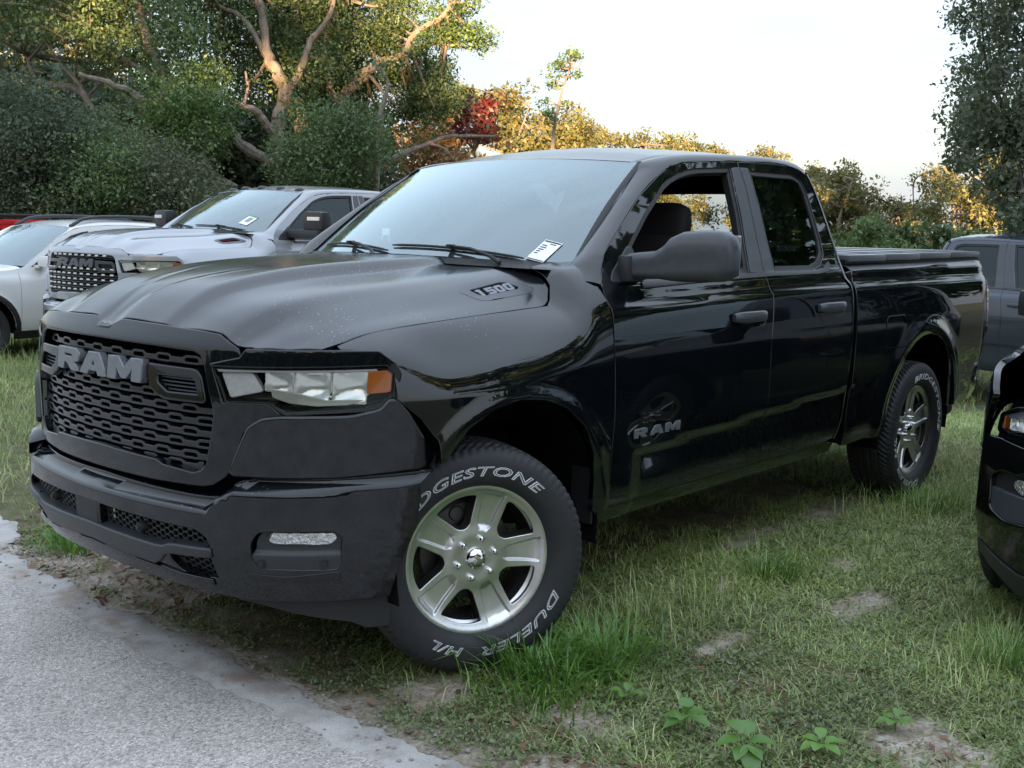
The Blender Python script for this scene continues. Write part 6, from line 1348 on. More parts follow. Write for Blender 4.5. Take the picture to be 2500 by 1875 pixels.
 'G7': [[-55.7,-16.1,4.2,1.25],[-56.1,-15.5,3.8,0.86],[-64.5,-20.5,3.6,1.35],[-59.9,-18.9,2.9,0.89],[-63.1,-14.8,5.1,0.9],[-60.1,-14.3,4.2,1.02],[-61.7,-14.9,3.2,0.9],[-59.8,-19.1,1.1,0.94],[-66.5,-15.9,3.7,1.37],[-68.0,-16.5,2.3,1.28],[-64.3,-19.3,1.2,1.5],[-55.6,-15.2,1.5,1.47],[-60.1,-17.4,3.2,1.02],[-62.5,-13.7,0.4,1.0],[-64.6,-15.7,4.8,1.34],[-56.4,-16.3,1.7,1.05],[-56.7,-13.8,-0.1,1.23],[-64.5,-17.7,5.1,1.0],[-62.6,-17.2,1.4,0.98],[-64.4,-18.3,-0.4,1.3],[-58.5,-15.5,3.7,1.34],[-64.9,-19.2,3.9,1.23],[-59.5,-14.2,5.3,0.83],[-58.9,-15.9,1.0,0.95],[-60.4,-18.3,3.5,0.88],[-58.7,-14.2,3.5,0.99],[-63.7,-17.0,4.2,0.92],[-55.9,-17.3,0.7,1.09],[-67.5,-15.9,0.6,0.85],[-62.7,-15.3,4.8,0.88],[-63.4,-14.5,1.4,1.04],[-66.8,-17.7,1.6,1.46],[-63.1,-16.7,0.4,0.93],[-56.7,-15.4,5.1,1.25],[-58.9,-20.4,4.2,1.44],[-60.0,-14.8,0.3,1.05],[-56.7,-19.9,0.2,1.4],[-64.3,-14.9,5.2,0.94],[-64.8,-16.1,1.6,1.36],[-58.8,-20.0,0.8,0.97],[-60.4,-17.6,-0.4,0.97],[-61.8,-21.4,2.9,1.03],[-63.9,-15.2,2.3,1.46],[-61.4,-16.0,1.4,1.33],[-64.8,-15.6,4.3,0.89],[-63.3,-21.5,4.9,0.88],[-59.0,-17.1,5.3,1.28],[-54.6,-17.8,3.7,0.89],[-61.5,-15.8,-0.3,1.33],[-61.9,-20.3,0.9,0.95],[-60.6,-13.6,2.1,0.83],[-59.4,-19.6,1.3,0.89],[-68.1,-15.3,-0.6,1.48],[-61.2,-13.8,3.4,1.21],[-64.7,-20.0,1.1,1.36],[-61.2,-22.4,2.9,0.83],[-62.9,-14.3,0.5,1.06],[-58.6,-13.8,1.2,1.19],[-63.8,-20.3,2.5,1.27],[-64.8,-16.3,4.1,1.15],[-57.9,-17.8,0.8,1.24],[-57.3,-17.6,3.6,0.94],[-63.9,-15.8,3.0,1.31],[-61.8,-20.9,2.4,0.96],[-52.6,-18.3,2.8,1.37],[-64.4,-19.5,2.4,1.02],[-55.7,-16.4,2.9,1.08],[-58.2,-13.0,2.4,1.19],[-59.8,-15.2,1.4,1.36],[-65.6,-15.5,3.4,1.03],[-58.7,-17.2,-0.3,0.85],[-66.7,-15.8,-0.1,1.07],[-65.2,-17.2,5.6,1.07],[-53.7,-17.5,1.4,0.96],[-66.5,-19.3,5.6,1.44],[-63.7,-17.2,0.1,1.19],[-56.4,-14.1,2.7,0.88],[-64.4,-17.0,0.1,0.89],[-59.7,-13.6,2.0,1.22],[-57.3,-18.3,3.9,1.27]],
 'red': [[-22.9,-20.7,4.6,0.53],[-24.4,-22.3,5.1,0.39],[-24.3,-22.1,5.3,0.43],[-22.5,-20.5,4.5,0.58],[-24.0,-21.7,4.6,0.56],[-23.6,-21.5,5.5,0.37],[-23.7,-21.9,4.6,0.48],[-24.3,-23.0,5.0,0.54],[-23.3,-22.0,4.5,0.4],[-23.2,-21.8,5.5,0.46],[-24.3,-22.8,5.8,0.42],[-22.9,-20.5,5.1,0.59],[-24.3,-22.8,5.4,0.39],[-24.7,-22.5,4.8,0.47]],
 'G0': [[-19.2,-49.6,9.8,1.18],[-20.5,-48.4,9.3,1.16],[-21.8,-49.4,10.2,1.14],[-21.4,-45.7,6.1,1.24],[-20.4,-51.5,12.0,1.34],[-18.9,-45.3,9.8,1.04],[-21.0,-39.2,5.4,0.96],[-21.6,-44.6,5.7,1.43],[-20.6,-46.8,11.4,0.84],[-23.1,-42.8,6.0,1.22],[-22.1,-45.4,7.2,1.14],[-18.0,-41.9,6.7,1.26],[-20.3,-46.1,7.4,1.22],[-20.4,-39.7,5.6,1.29],[-17.3,-42.2,7.4,1.42],[-21.2,-43.8,6.1,0.87],[-20.6,-42.8,7.2,1.03],[-24.3,-45.4,5.7,0.95],[-21.0,-44.5,7.3,1.42],[-21.5,-48.6,7.4,1.49],[-21.5,-46.7,7.4,1.07],[-16.7,-43.4,7.5,0.9],[-19.9,-42.4,7.6,1.31],[-21.7,-49.0,10.8,1.01],[-20.0,-43.7,11.2,1.41],[-22.4,-45.8,10.5,1.19],[-19.2,-47.9,11.2,1.45],[-19.9,-49.1,9.6,1.11],[-17.0,-44.7,7.4,0.84],[-19.7,-45.1,7.6,1.13],[-19.0,-42.7,10.4,1.06],[-23.4,-46.2,5.8,1.15],[-22.7,-45.4,5.7,1.33],[-20.9,-50.7,12.6,0.84],[-18.4,-43.7,9.2,1.48],[-19.6,-47.7,10.4,0.91],[-16.7,-44.0,8.6,1.26],[-20.3,-41.6,8.1,1.32],[-21.8,-40.9,5.6,1.01],[-23.2,-47.5,7.7,1.17],[-18.4,-42.2,7.1,1.03],[-19.3,-49.9,12.0,1.38],[-22.0,-46.3,11.5,1.02],[-17.8,-45.9,9.1,1.25],[-23.1,-45.2,6.5,1.21],[-22.4,-42.0,5.0,0.96],[-19.9,-48.9,12.1,1.16],[-19.8,-44.4,8.8,1.08],[-20.9,-47.9,7.5,0.99],[-18.9,-41.8,8.5,1.27],[-18.9,-46.6,8.1,1.42],[-22.6,-43.7,6.6,0.96],[-18.7,-45.3,11.1,0.99],[-18.2,-44.2,11.2,1.39],[-19.1,-49.5,8.3,1.46],[-19.0,-41.0,10.9,1.46],[-21.8,-47.6,8.8,1.08],[-20.2,-41.1,9.0,0.93],[-18.3,-47.6,11.3,1.08],[-20.8,-44.3,10.8,1.25],[-22.1,-44.6,6.2,1.16],[-17.1,-43.2,10.7,1.49],[-19.0,-41.0,9.9,1.38],[-19.8,-40.9,8.3,0.86],[-18.5,-46.4,10.7,1.19],[-21.7,-44.1,8.2,1.41],[-19.7,-44.9,10.2,1.47],[-20.9,-42.6,6.1,1.12],[-19.3,-43.8,9.5,1.31],[-19.3,-41.5,6.2,0.95]],
 'G0b': [[-21.2,-41.7,5.7,0.62],[-19.5,-36.9,5.9,0.84],[-23.3,-40.9,5.6,0.88],[-21.7,-42.0,6.5,0.81],[-21.5,-36.5,5.0,0.73],[-19.7,-37.5,4.9,1.03],[-20.3,-37.5,6.2,0.93],[-21.1,-40.6,7.0,0.92],[-21.0,-38.5,4.6,0.98],[-21.4,-37.8,4.8,0.84],[-19.3,-37.8,6.2,0.72],[-21.6,-35.9,4.4,1.05],[-21.7,-38.7,5.4,0.94],[-21.5,-37.0,5.4,1.0],[-20.9,-35.7,5.4,0.98],[-20.0,-36.0,4.7,0.95],[-21.7,-41.0,6.1,0.72],[-23.0,-40.4,5.0,1.07],[-20.6,-41.1,7.0,1.02],[-21.1,-39.2,5.8,0.69],[-22.1,-39.4,6.3,1.01],[-19.7,-39.4,6.5,1.09],[-20.8,-41.2,5.9,0.89],[-21.7,-42.3,5.8,1.02],[-19.7,-40.3,6.6,0.62],[-20.1,-37.2,6.8,1.08],[-22.1,-41.8,5.2,0.82],[-22.9,-39.7,6.1,0.7],[-22.3,-40.1,5.6,1.06],[-21.2,-41.5,6.8,0.95],[-19.1,-38.3,5.8,0.88],[-24.2,-39.6,5.0,0.7],[-21.5,-37.4,4.4,1.05],[-22.2,-40.7,6.8,0.96]],
 'greenR': [[-35.9,-12.9,0.7,0.88],[-37.3,-10.4,0.9,0.65],[-40.3,-10.3,0.9,0.73],[-36.4,-10.0,-0.5,0.54],[-38.1,-13.5,1.2,0.76],[-39.6,-14.7,-0.5,0.63],[-35.8,-12.4,1.4,0.75],[-39.1,-13.5,-0.3,0.65],[-39.2,-7.9,-0.1,0.76],[-43.9,-10.3,0.8,0.6],[-40.3,-12.9,0.7,0.84],[-34.8,-12.0,0.9,0.8],[-38.8,-12.5,0.3,0.73],[-39.5,-10.5,0.4,0.71],[-37.8,-15.7,-0.2,0.8],[-39.6,-13.9,-0.3,0.69],[-36.9,-12.7,0.4,0.53],[-35.5,-13.6,1.5,0.75],[-35.6,-12.4,0.6,0.84],[-38.9,-10.6,-0.1,0.79],[-36.1,-10.8,0.2,0.85],[-36.8,-11.5,0.4,0.62],[-40.1,-13.4,0.6,0.75],[-43.1,-11.2,0.1,0.8],[-41.4,-12.1,1.5,0.83],[-41.2,-12.0,-0.7,0.54],[-39.1,-11.8,-0.3,0.74],[-36.2,-13.5,-0.3,0.51],[-34.3,-12.6,-0.1,0.61],[-37.7,-13.7,0.4,0.53],[-37.7,-13.0,0.4,0.81],[-36.6,-9.7,-0.7,0.63],[-35.9,-11.1,1.4,0.75],[-42.1,-8.5,0.3,0.52],[-41.1,-12.1,1.1,0.51],[-41.8,-11.0,0.4,0.67],[-37.3,-9.7,1.0,0.8],[-35.9,-13.8,-0.0,0.82],[-36.5,-10.9,0.1,0.63],[-38.5,-14.9,1.7,0.78],[-40.0,-11.6,-0.2,0.64],[-39.4,-9.3,0.5,0.84],[-36.1,-12.3,-0.2,0.89],[-39.7,-9.3,-0.4,0.63],[-34.6,-12.3,0.4,0.6],[-38.1,-13.9,0.6,0.6],[-39.5,-13.2,0.3,0.64],[-41.6,-9.0,-0.2,0.63],[-35.3,-11.2,-0.1,0.73],[-34.7,-12.4,0.7,0.55],[-40.2,-11.3,0.5,0.73],[-36.1,-14.7,1.2,0.69],[-40.1,-8.6,0.1,0.61],[-35.6,-11.1,0.7,0.86],[-38.8,-13.3,0.8,0.65],[-40.4,-9.4,0.0,0.73],[-35.0,-12.8,0.7,0.67],[-38.4,-12.3,0.7,0.88],[-36.4,-15.1,-0.4,0.84],[-40.9,-9.5,-0.0,0.59]],
 'sap': [[-30.7,-24.0,7.6,0.33],[-29.2,-23.2,7.5,0.22],[-29.6,-23.5,6.8,0.29],[-29.6,-22.4,7.1,0.28],[-29.2,-23.2,5.6,0.28],[-29.8,-23.5,7.1,0.24],[-29.9,-22.7,7.8,0.31],[-30.1,-24.2,5.8,0.29],[-30.5,-23.3,8.1,0.27],[-29.2,-23.4,7.0,0.29],[-29.4,-22.7,7.8,0.18],[-30.3,-23.1,7.8,0.32],[-29.9,-23.8,6.9,0.24],[-29.3,-22.7,6.0,0.23],[-29.2,-23.7,6.1,0.3],[-29.0,-23.0,5.5,0.21],[-29.6,-23.4,7.5,0.3],[-30.7,-23.2,8.0,0.28],[-30.2,-23.4,7.7,0.33],[-29.4,-23.0,7.6,0.31],[-29.3,-23.3,5.5,0.25],[-31.0,-23.5,7.3,0.26],[-29.5,-23.5,5.9,0.23],[-30.2,-22.9,7.9,0.27],[-30.8,-23.8,7.3,0.26],[-30.1,-24.0,6.8,0.3],[-29.8,-23.4,5.9,0.18],[-29.3,-23.5,6.2,0.23],[-30.4,-24.1,7.4,0.3],[-29.0,-23.1,5.7,0.24]],
 'R': [[-14.3,-0.8,1.8,0.48],[-13.4,-1.3,1.9,0.27],[-12.1,-1.4,2.2,0.28],[-13.1,-1.0,4.9,0.45],[-11.6,-0.7,1.8,0.4],[-12.4,-0.7,3.5,0.26],[-13.5,-0.8,4.1,0.27],[-15.7,-1.9,3.1,0.49],[-15.2,-1.0,2.8,0.47],[-15.1,-2.8,3.4,0.33],[-13.1,-0.8,3.7,0.34],[-14.9,-1.4,4.2,0.47],[-12.5,-1.3,4.8,0.34],[-13.2,-2.4,2.6,0.29],[-15.2,-2.9,4.1,0.41],[-11.8,-1.0,2.8,0.38],[-15.5,-2.5,3.2,0.32],[-15.7,-2.2,4.0,0.33],[-11.2,-1.3,4.0,0.26],[-15.6,-2.2,5.1,0.38],[-14.7,-1.5,5.1,0.26],[-15.4,-2.3,4.2,0.27],[-14.1,-1.2,4.1,0.41],[-14.0,-1.7,3.6,0.36],[-12.4,-0.5,3.7,0.39],[-16.2,-1.8,3.6,0.3],[-12.8,-1.9,4.3,0.3],[-15.1,-3.2,4.8,0.4],[-14.3,-1.5,2.4,0.47],[-16.1,-1.5,3.3,0.49],[-12.0,-1.1,1.9,0.4],[-12.5,-1.1,3.3,0.36],[-12.2,-1.2,4.6,0.42],[-11.9,-1.4,3.8,0.34],[-16.6,-1.7,4.3,0.41],[-12.2,-0.6,2.0,0.36],[-13.2,-1.9,4.2,0.45],[-16.1,-1.5,4.2,0.35],[-13.0,-2.1,3.3,0.37],[-12.9,-0.9,4.4,0.41],[-11.5,-1.3,2.2,0.48],[-13.9,-2.5,3.1,0.47],[-11.5,-0.5,2.8,0.27],[-13.6,-1.1,3.5,0.43],[-14.4,-1.1,4.7,0.5],[-15.1,-1.3,4.1,0.48],[-15.3,-2.7,4.2,0.3],[-16.1,-2.0,4.1,0.4],[-11.7,-0.7,4.2,0.34],[-16.3,-1.6,4.9,0.36],[-13.8,-1.0,5.1,0.37],[-12.7,-2.1,3.0,0.35],[-12.1,-1.1,4.3,0.42],[-14.7,-2.5,3.8,0.36],[-16.3,-2.0,5.0,0.29],[-14.3,-2.8,4.8,0.48],[-12.1,-0.5,3.1,0.49],[-11.5,-1.6,3.1,0.44],[-14.1,-0.9,3.3,0.26],[-13.3,-1.4,3.2,0.5],[-12.7,-1.5,2.7,0.5],[-15.5,-2.6,4.0,0.4],[-12.8,-1.5,3.0,0.43],[-11.4,-1.0,3.1,0.33],[-12.5,-2.1,3.5,0.45],[-15.4,-3.2,5.7,0.44],[-13.5,-2.0,5.0,0.41],[-14.9,-1.6,2.2,0.35],[-13.8,-1.6,3.3,0.42],[-15.5,-1.2,2.1,0.31],[-13.4,-2.4,2.8,0.31],[-12.1,-1.5,4.3,0.45],[-12.5,-0.8,2.5,0.45],[-12.0,-1.5,3.0,0.27],[-14.2,-2.4,3.9,0.32],[-14.2,-1.8,2.8,0.34],[-11.0,-1.5,4.6,0.39],[-15.5,-2.8,5.5,0.41],[-12.1,-1.8,2.7,0.34],[-11.7,-0.7,2.2,0.28],[-12.7,-1.9,4.9,0.36],[-11.9,-1.7,3.3,0.32],[-13.9,-1.6,5.1,0.35],[-13.6,-1.6,4.2,0.49],[-13.7,-2.3,3.0,0.49],[-12.0,-0.6,3.3,0.47],[-13.2,-1.4,2.6,0.32],[-14.5,-2.8,3.2,0.3],[-15.8,-2.8,5.4,0.32],[-13.8,-1.8,3.0,0.39],[-11.3,-1.6,4.5,0.4],[-15.3,-2.0,3.0,0.4],[-13.3,-1.2,2.3,0.42],[-13.3,-0.6,1.8,0.49],[-13.8,-1.9,4.7,0.48],[-12.1,-1.7,2.9,0.39],[-12.4,-0.6,4.2,0.29],[-11.9,-0.9,4.2,0.42],[-13.7,-1.6,1.7,0.43],[-15.7,-2.1,2.8,0.4],[-16.6,-1.9,5.2,0.3],[-14.0,-1.9,5.3,0.45],[-11.0,-1.3,3.5,0.48],[-15.6,-2.0,2.2,0.3],[-13.9,-2.7,5.2,0.36]],
 'R2': [[-11.6,-1.7,2.5,0.2],[-11.9,-1.8,2.4,0.17],[-12.1,-1.9,2.5,0.16],[-11.1,-1.5,2.4,0.12],[-11.2,-1.7,2.4,0.17],[-11.8,-1.7,2.4,0.13],[-11.3,-1.6,2.5,0.13]],
 'R3': [[-11.2,-0.8,1.7,0.32],[-11.7,-1.1,1.8,0.26],[-12.4,-1.4,2.2,0.23],[-12.1,-1.1,1.9,0.2],[-12.0,-1.1,2.2,0.21],[-12.2,-1.4,2.2,0.23],[-11.0,-0.8,1.7,0.31],[-12.5,-1.3,2.1,0.21],[-11.4,-0.9,2.0,0.25],[-11.5,-0.9,1.7,0.3],[-13.0,-1.7,2.2,0.32],[-12.4,-1.4,1.9,0.27],[-12.3,-1.2,2.3,0.21],[-12.0,-1.4,2.2,0.33]],
}
# ================================================================== ground
def G(x, y):
    """terrain height"""
    x = np.asarray(x, float); y = np.asarray(y, float)
    back = smooth(-5.2, -10.0, x)
    return -.39*back - .13*smooth(-6.5, -9.5, y)*(1 - back) - .12*smooth(-10.5, -15, y)*(1 - back)

def vnoise(x, y, seed=0):
    """value noise, vectorised"""
    xi = np.floor(x).astype(int); yi = np.floor(y).astype(int)
    fx = x - xi; fy = y - yi; fx = fx*fx*(3 - 2*fx); fy = fy*fy*(3 - 2*fy)
    def h(a, b):
        n = (a*374761393 + b*668265263 + seed*1442695041) & 0x7fffffff
        n = ((n ^ (n >> 13))*1274126177) & 0x7fffffff
        return ((n ^ (n >> 16)) & 0xffff)/65535.0
    return (h(xi, yi)*(1-fx) + h(xi+1, yi)*fx)*(1-fy) + (h(xi, yi+1)*(1-fx) + h(xi+1, yi+1)*fx)*fy
def fbm(x, y, seed=0, oct=4):
    s = 0; a = .5; t = 0
    for k in range(oct):
        s = s + a*vnoise(x*2**k, y*2**k, seed + k); t += a; a *= .5
    return s/t

def edge_x(y):
    """ragged edge between the pavement and the verge"""
    y = np.asarray(y, float)
    return .665 + .10*(fbm(y*1.3, y*0 + 3, 5) - .5) + .10*(fbm(y*5, y*0 + 9, 6) - .5) + .05*(fbm(y*19, y*0 + 2, 7) - .5) - .28*smooth(-1.2, -2.2, y) + .03*smooth(1.2, 3, y)

BARE = [(.30, .98, .16, .11), (.17, 1.43, .13, .20), (-1.49, 1.62, .22, .12), (-2.83, .80, .45, .16), (-2.0, .78, .35, .10), (-2.02, 1.33, .12, .08), (-.36, 2.35, .26, .22), (-3.0, 1.85, .30, .14), (-1.35, 1.08, .14, .06), (-.75, 1.45, .18, .05), (-5.5, -3.4, .8, .5), (-4.2, 1.6, .4, .12), (-1.4, 2.5, .3, .1), (.48, 1.75, .2, .2), (.45, -.5, .18, .4), (.42, -1.2, .2, .35)]
def bareness(x, y):
    x = np.asarray(x, float); y = np.asarray(y, float); b = np.zeros_like(x)
    wob = .9*(fbm(x*7, y*7, 21) - .5) + .5*(fbm(x*24, y*24, 22) - .5)
    for cx, cy, rx, ry in BARE:
        d = np.hypot((x - cx)/rx, (y - cy)/ry) + wob*1.6
        b = np.maximum(b, smooth(1.35, .45, d))
    return b

def road_mat():
    m, n, l, b = nmat('chip seal asphalt')
    tc = n.new('ShaderNodeTexCoord')
    v = n.new('ShaderNodeTexVoronoi'); v.inputs['Scale'].default_value = 135
    v2 = n.new('ShaderNodeTexVoronoi'); v2.feature = 'DISTANCE_TO_EDGE'; v2.inputs['Scale'].default_value = 135
    ns = n.new('ShaderNodeTexNoise'); ns.inputs['Scale'].default_value = 1.7; ns.inputs['Detail'].default_value = 6
    ns2 = n.new('ShaderNodeTexNoise'); ns2.inputs['Scale'].default_value = 30; ns2.inputs['Detail'].default_value = 6
    for t in (v, v2, ns, ns2): l.new(tc.outputs['Object'], t.inputs['Vector'])
    hs = n.new('ShaderNodeSeparateColor'); l.new(v.outputs['Color'], hs.inputs[0])
    rp = n.new('ShaderNodeValToRGB')
    els = rp.color_ramp.elements
    els[0].position = 0; els[0].color = (.26, .235, .215, 1)
    els[1].position = 1; els[1].color = (.70, .65, .61, 1)
    for p, c in ((.18, (.40, .365, .335, 1)), (.6, (.51, .47, .435, 1)), (.85, (.59, .545, .505, 1))):
        e = els.new(p); e.color = c
    l.new(hs.outputs[0], rp.inputs[0])
    ed = n.new('ShaderNodeMapRange'); ed.inputs[1].default_value = .0; ed.inputs[2].default_value = .10; ed.inputs[3].default_value = .62; ed.inputs[4].default_value = 1.0
    l.new(v2.outputs['Distance'], ed.inputs[0])
    mu = n.new('ShaderNodeMix'); mu.data_type = 'RGBA'; mu.blend_type = 'MULTIPLY'; mu.inputs[0].default_value = 1
    l.new(rp.outputs[0], mu.inputs[6]); l.new(ed.outputs[0], mu.inputs[7])
    bl = n.new('ShaderNodeMapRange'); bl.inputs[1].default_value = .3; bl.inputs[2].default_value = .7; bl.inputs[3].default_value = .80; bl.inputs[4].default_value = 1.15; l.new(ns.outputs['Fac'], bl.inputs[0])
    mu2 = n.new('ShaderNodeMix'); mu2.data_type = 'RGBA'; mu2.blend_type = 'MULTIPLY'; mu2.inputs[0].default_value = 1
    l.new(mu.outputs[2], mu2.inputs[6]); l.new(bl.outputs[0], mu2.inputs[7])
    l.new(mu2.outputs[2], b.inputs['Base Color'])
    b.inputs['Roughness'].default_value = .82
    bp = n.new('ShaderNodeBump'); bp.inputs['Strength'].default_value = .6; bp.inputs['Distance'].default_value = .003
    ad = n.new('ShaderNodeMath'); ad.operation = 'MULTIPLY_ADD'; l.new(v2.outputs['Distance'], ad.inputs[0]); ad.inputs[1].default_value = 2.5; l.new(hs.outputs[1], ad.inputs[2])
    l.new(ad.outputs[0], bp.inputs['Height']); l.new(bp.outputs[0], b.inputs['Normal'])
    return m

def strip_mat():
    m, n, l, b = nmat('worn sandy pavement edge')
    tc = n.new('ShaderNodeTexCoord')
    ns = n.new('ShaderNodeTexNoise'); ns.inputs['Scale'].default_value = 6; ns.inputs['Detail'].default_value = 9; ns.inputs['Roughness'].default_value = .65
    n2 = n.new('ShaderNodeTexNoise'); n2.inputs['Scale'].default_value = 160; n2.inputs['Detail'].default_value = 3
    for t in (ns, n2): l.new(tc.outputs['Object'], t.inputs['Vector'])
    rp = n.new('ShaderNodeValToRGB'); els = rp.color_ramp.elements
    els[0].position = .28; els[0].color = (.25, .22, .195, 1); els[1].position = .72; els[1].color = (.50, .475, .45, 1)
    e = els.new(.5); e.color = (.41, .39, .37, 1)
    l.new(ns.outputs['Fac'], rp.inputs[0])
    mr = n.new('ShaderNodeMapRange'); mr.inputs[1].default_value = .3; mr.inputs[2].default_value = .7; mr.inputs[3].default_value = .8; mr.inputs[4].default_value = 1.15; l.new(n2.outputs['Fac'], mr.inputs[0])
    mu = n.new('ShaderNodeMix'); mu.data_type = 'RGBA'; mu.blend_type = 'MULTIPLY'; mu.inputs[0].default_value = 1
    # blown sand and soil over the slab
    n4 = n.new('ShaderNodeTexNoise'); n4.inputs['Scale'].default_value = 3.2; n4.inputs['Detail'].default_value = 9; n4.inputs['Roughness'].default_value = .72; l.new(tc.outputs['Object'], n4.inputs['Vector'])
    m4 = n.new('ShaderNodeMapRange'); m4.inputs[1].default_value = .50; m4.inputs[2].default_value = .62; m4.inputs[4].default_value = .8; l.new(n4.outputs['Fac'], m4.inputs[0])
    mx4 = n.new('ShaderNodeMix'); mx4.data_type = 'RGBA'; mx4.inputs[7].default_value = (.27, .20, .145, 1); l.new(m4.outputs[0], mx4.inputs[0]); l.new(rp.outputs[0], mx4.inputs[6])
    l.new(mx4.outputs[2], mu.inputs[6]); l.new(mr.outputs[0], mu.inputs[7]); l.new(mu.outputs[2], b.inputs['Base Color'])
    b.inputs['Roughness'].default_value = .9
    bp = n.new('ShaderNodeBump'); bp.inputs['Strength'].default_value = .5; bp.inputs['Distance'].default_value = .004
    l.new(n2.outputs['Fac'], bp.inputs['Height']); l.new(bp.outputs[0], b.inputs['Normal'])
    return m

def soil_mat():
    m, n, l, b = nmat('sandy soil with thatch')
    tc = n.new('ShaderNodeTexCoord')
    ns = n.new('ShaderNodeTexNoise'); ns.inputs['Scale'].default_value = 2.2; ns.inputs['Detail'].default_value = 8; ns.inputs['Roughness'].default_value = .65
    n2 = n.new('ShaderNodeTexNoise'); n2.inputs['Scale'].default_value = 70; n2.inputs['Detail'].default_value = 5
    n3 = n.new('ShaderNodeTexNoise'); n3.inputs['Scale'].default_value = 9; n3.inputs['Detail'].default_value = 6
    for t in (ns, n2, n3): l.new(tc.outputs['Object'], t.inputs['Vector'])
    at = n.new('ShaderNodeAttribute'); at.attribute_name = 'bare'
    rp = n.new('ShaderNodeValToRGB'); els = rp.color_ramp.elements
    els[0].position = .3; els[0].color = (.075, .068, .038, 1); els[1].position = .75; els[1].color = (.19, .15, .10, 1)
    e = els.new(.5); e.color = (.11, .11, .055, 1)
    l.new(n3.outputs['Fac'], rp.inputs[0])
    sd = n.new('ShaderNodeValToRGB'); els = sd.color_ramp.elements
    els[0].position = .3; els[0].color = (.24, .18, .14, 1); els[1].position = .7; els[1].color = (.46, .41, .37, 1)
    l.new(n3.outputs['Fac'], sd.inputs[0])
    mx = n.new('ShaderNodeMix'); mx.data_type = 'RGBA'; l.new(at.outputs['Fac'], mx.inputs[0]); l.new(rp.outputs[0], mx.inputs[6]); l.new(sd.outputs[0], mx.inputs[7])
    mr = n.new('ShaderNodeMapRange'); mr.inputs[1].default_value = .3; mr.inputs[2].default_value = .7; mr.inputs[3].default_value = .65; mr.inputs[4].default_value = 1.25; l.new(n2.outputs['Fac'], mr.inputs[0])
    mu = n.new('ShaderNodeMix'); mu.data_type = 'RGBA'; mu.blend_type = 'MULTIPLY'; mu.inputs[0].default_value = 1
    l.new(mx.outputs[2], mu.inputs[6]); l.new(mr.outputs[0], mu.inputs[7]); l.new(mu.outputs[2], b.inputs['Base Color'])
    b.inputs['Roughness'].default_value = .95; b.inputs['Specular IOR Level'].default_value = .2
    bp = n.new('ShaderNodeBump'); bp.inputs['Strength'].default_value = .8; bp.inputs['Distance'].default_value = .01
    l.new(n2.outputs['Fac'], bp.inputs['Height']); l.new(bp.outputs[0], b.inputs['Normal'])
    return m

def grid_sheet(name, xs, ys, zf, mat, attr=None):
    X, Y = np.meshgrid(xs, ys, indexing='ij'); Z = zf(X, Y)
    V = np.stack([X, Y, Z], 2).reshape(-1, 3); n, m_ = X.shape
    I = np.arange(n*m_).reshape(n, m_)
    F = np.stack([I[:-1, :-1], I[1:, :-1], I[1:, 1:], I[:-1, 1:]], 2).reshape(-1, 4)
    me = fast_mesh(name, V, F, mat, True)
    if attr is not None:
        a = me.attributes.new('bare', 'FLOAT', 'POINT'); a.data.foreach_set('value', attr(X, Y).ravel().astype(np.float32))
    return link(name, me)
def spaced(a, b, near0, near1, fine, coarse_n):
    A = np.geomspace(1, 1 + abs(a - near0), coarse_n) - 1; B = np.geomspace(1, 1 + abs(b - near1), coarse_n) - 1
    return np.unique(np.concatenate([near0 - A, np.arange(near0, near1, fine), near1 + B]))
gx = spaced(-420, 420, -6.0, 1.2, .045, 34); gy = spaced(-420, 420, -3.0, 3.4, .045, 34)
def gz_(X, Y):
    rough = smooth(9, 4, np.hypot(X + 2, Y - 1))
    dip = -.012*smooth(.70, .80, X)*smooth(6.0, 5.0, X) - .012*smooth(1.0, .6, X)*0
    return G(X, Y) + rough*(.028*(fbm(X*3.1, Y*3.1, 3) - .5) + .012*(fbm(X*14, Y*14, 4) - .5))*smooth(.80, .50, X) - .03*smooth(.72, .95, X)*smooth(7.4, 7.0, X)
ground = grid_sheet('ground', gx, gy, gz_, soil_mat(), lambda X, Y: np.clip(bareness(X, Y) + smooth(.40, .62, X + .12*(fbm(X*6, Y*6, 8) - .5))*.6*smooth(.95, .7, X), 0, 1))
tag(ground, kind='structure')
# pavement edge strip and road, each a thin slab with a ragged edge
yy = np.concatenate([np.geomspace(1, 300, 40)[::-1]*-1 - 3, np.arange(-4, 4.5, .03), np.geomspace(1, 300, 40) + 4])
def ribbon(name, xa, xb, z, mat, nx=6, drop=.03):
    V = []; F = []
    cols = [xa(yy) - .03] + [xa(yy)*(1 - t) + xb(yy)*t for t in np.linspace(0, 1, nx)]
    zz = [z - drop] + [z]*nx
    for c, h in zip(cols, zz): V.append(np.stack([c, yy, np.full(len(yy), h)], 1))
    k = len(yy); I = np.arange(k*len(cols)).reshape(len(cols), k)
    F = np.stack([I[:-1, :-1], I[1:, :-1], I[1:, 1:], I[:-1, 1:]], 2).reshape(-1, 4)
    return tag(link(name, fast_mesh(name, np.concatenate(V), F, mat, False)), kind='structure')
ribbon('pavement_edge', edge_x, lambda y: np.full_like(y, 1.1), .006, strip_mat())
ribbon('road', lambda y: .83 + .07*(fbm(y*3, y*0, 31) - .5) + .10*(fbm(y*.8, y*0, 32) - .5) + .05*(fbm(y*16, y*0, 33) - .5), lambda y: np.full_like(y, 7.2), .013, road_mat(), 8, .012)

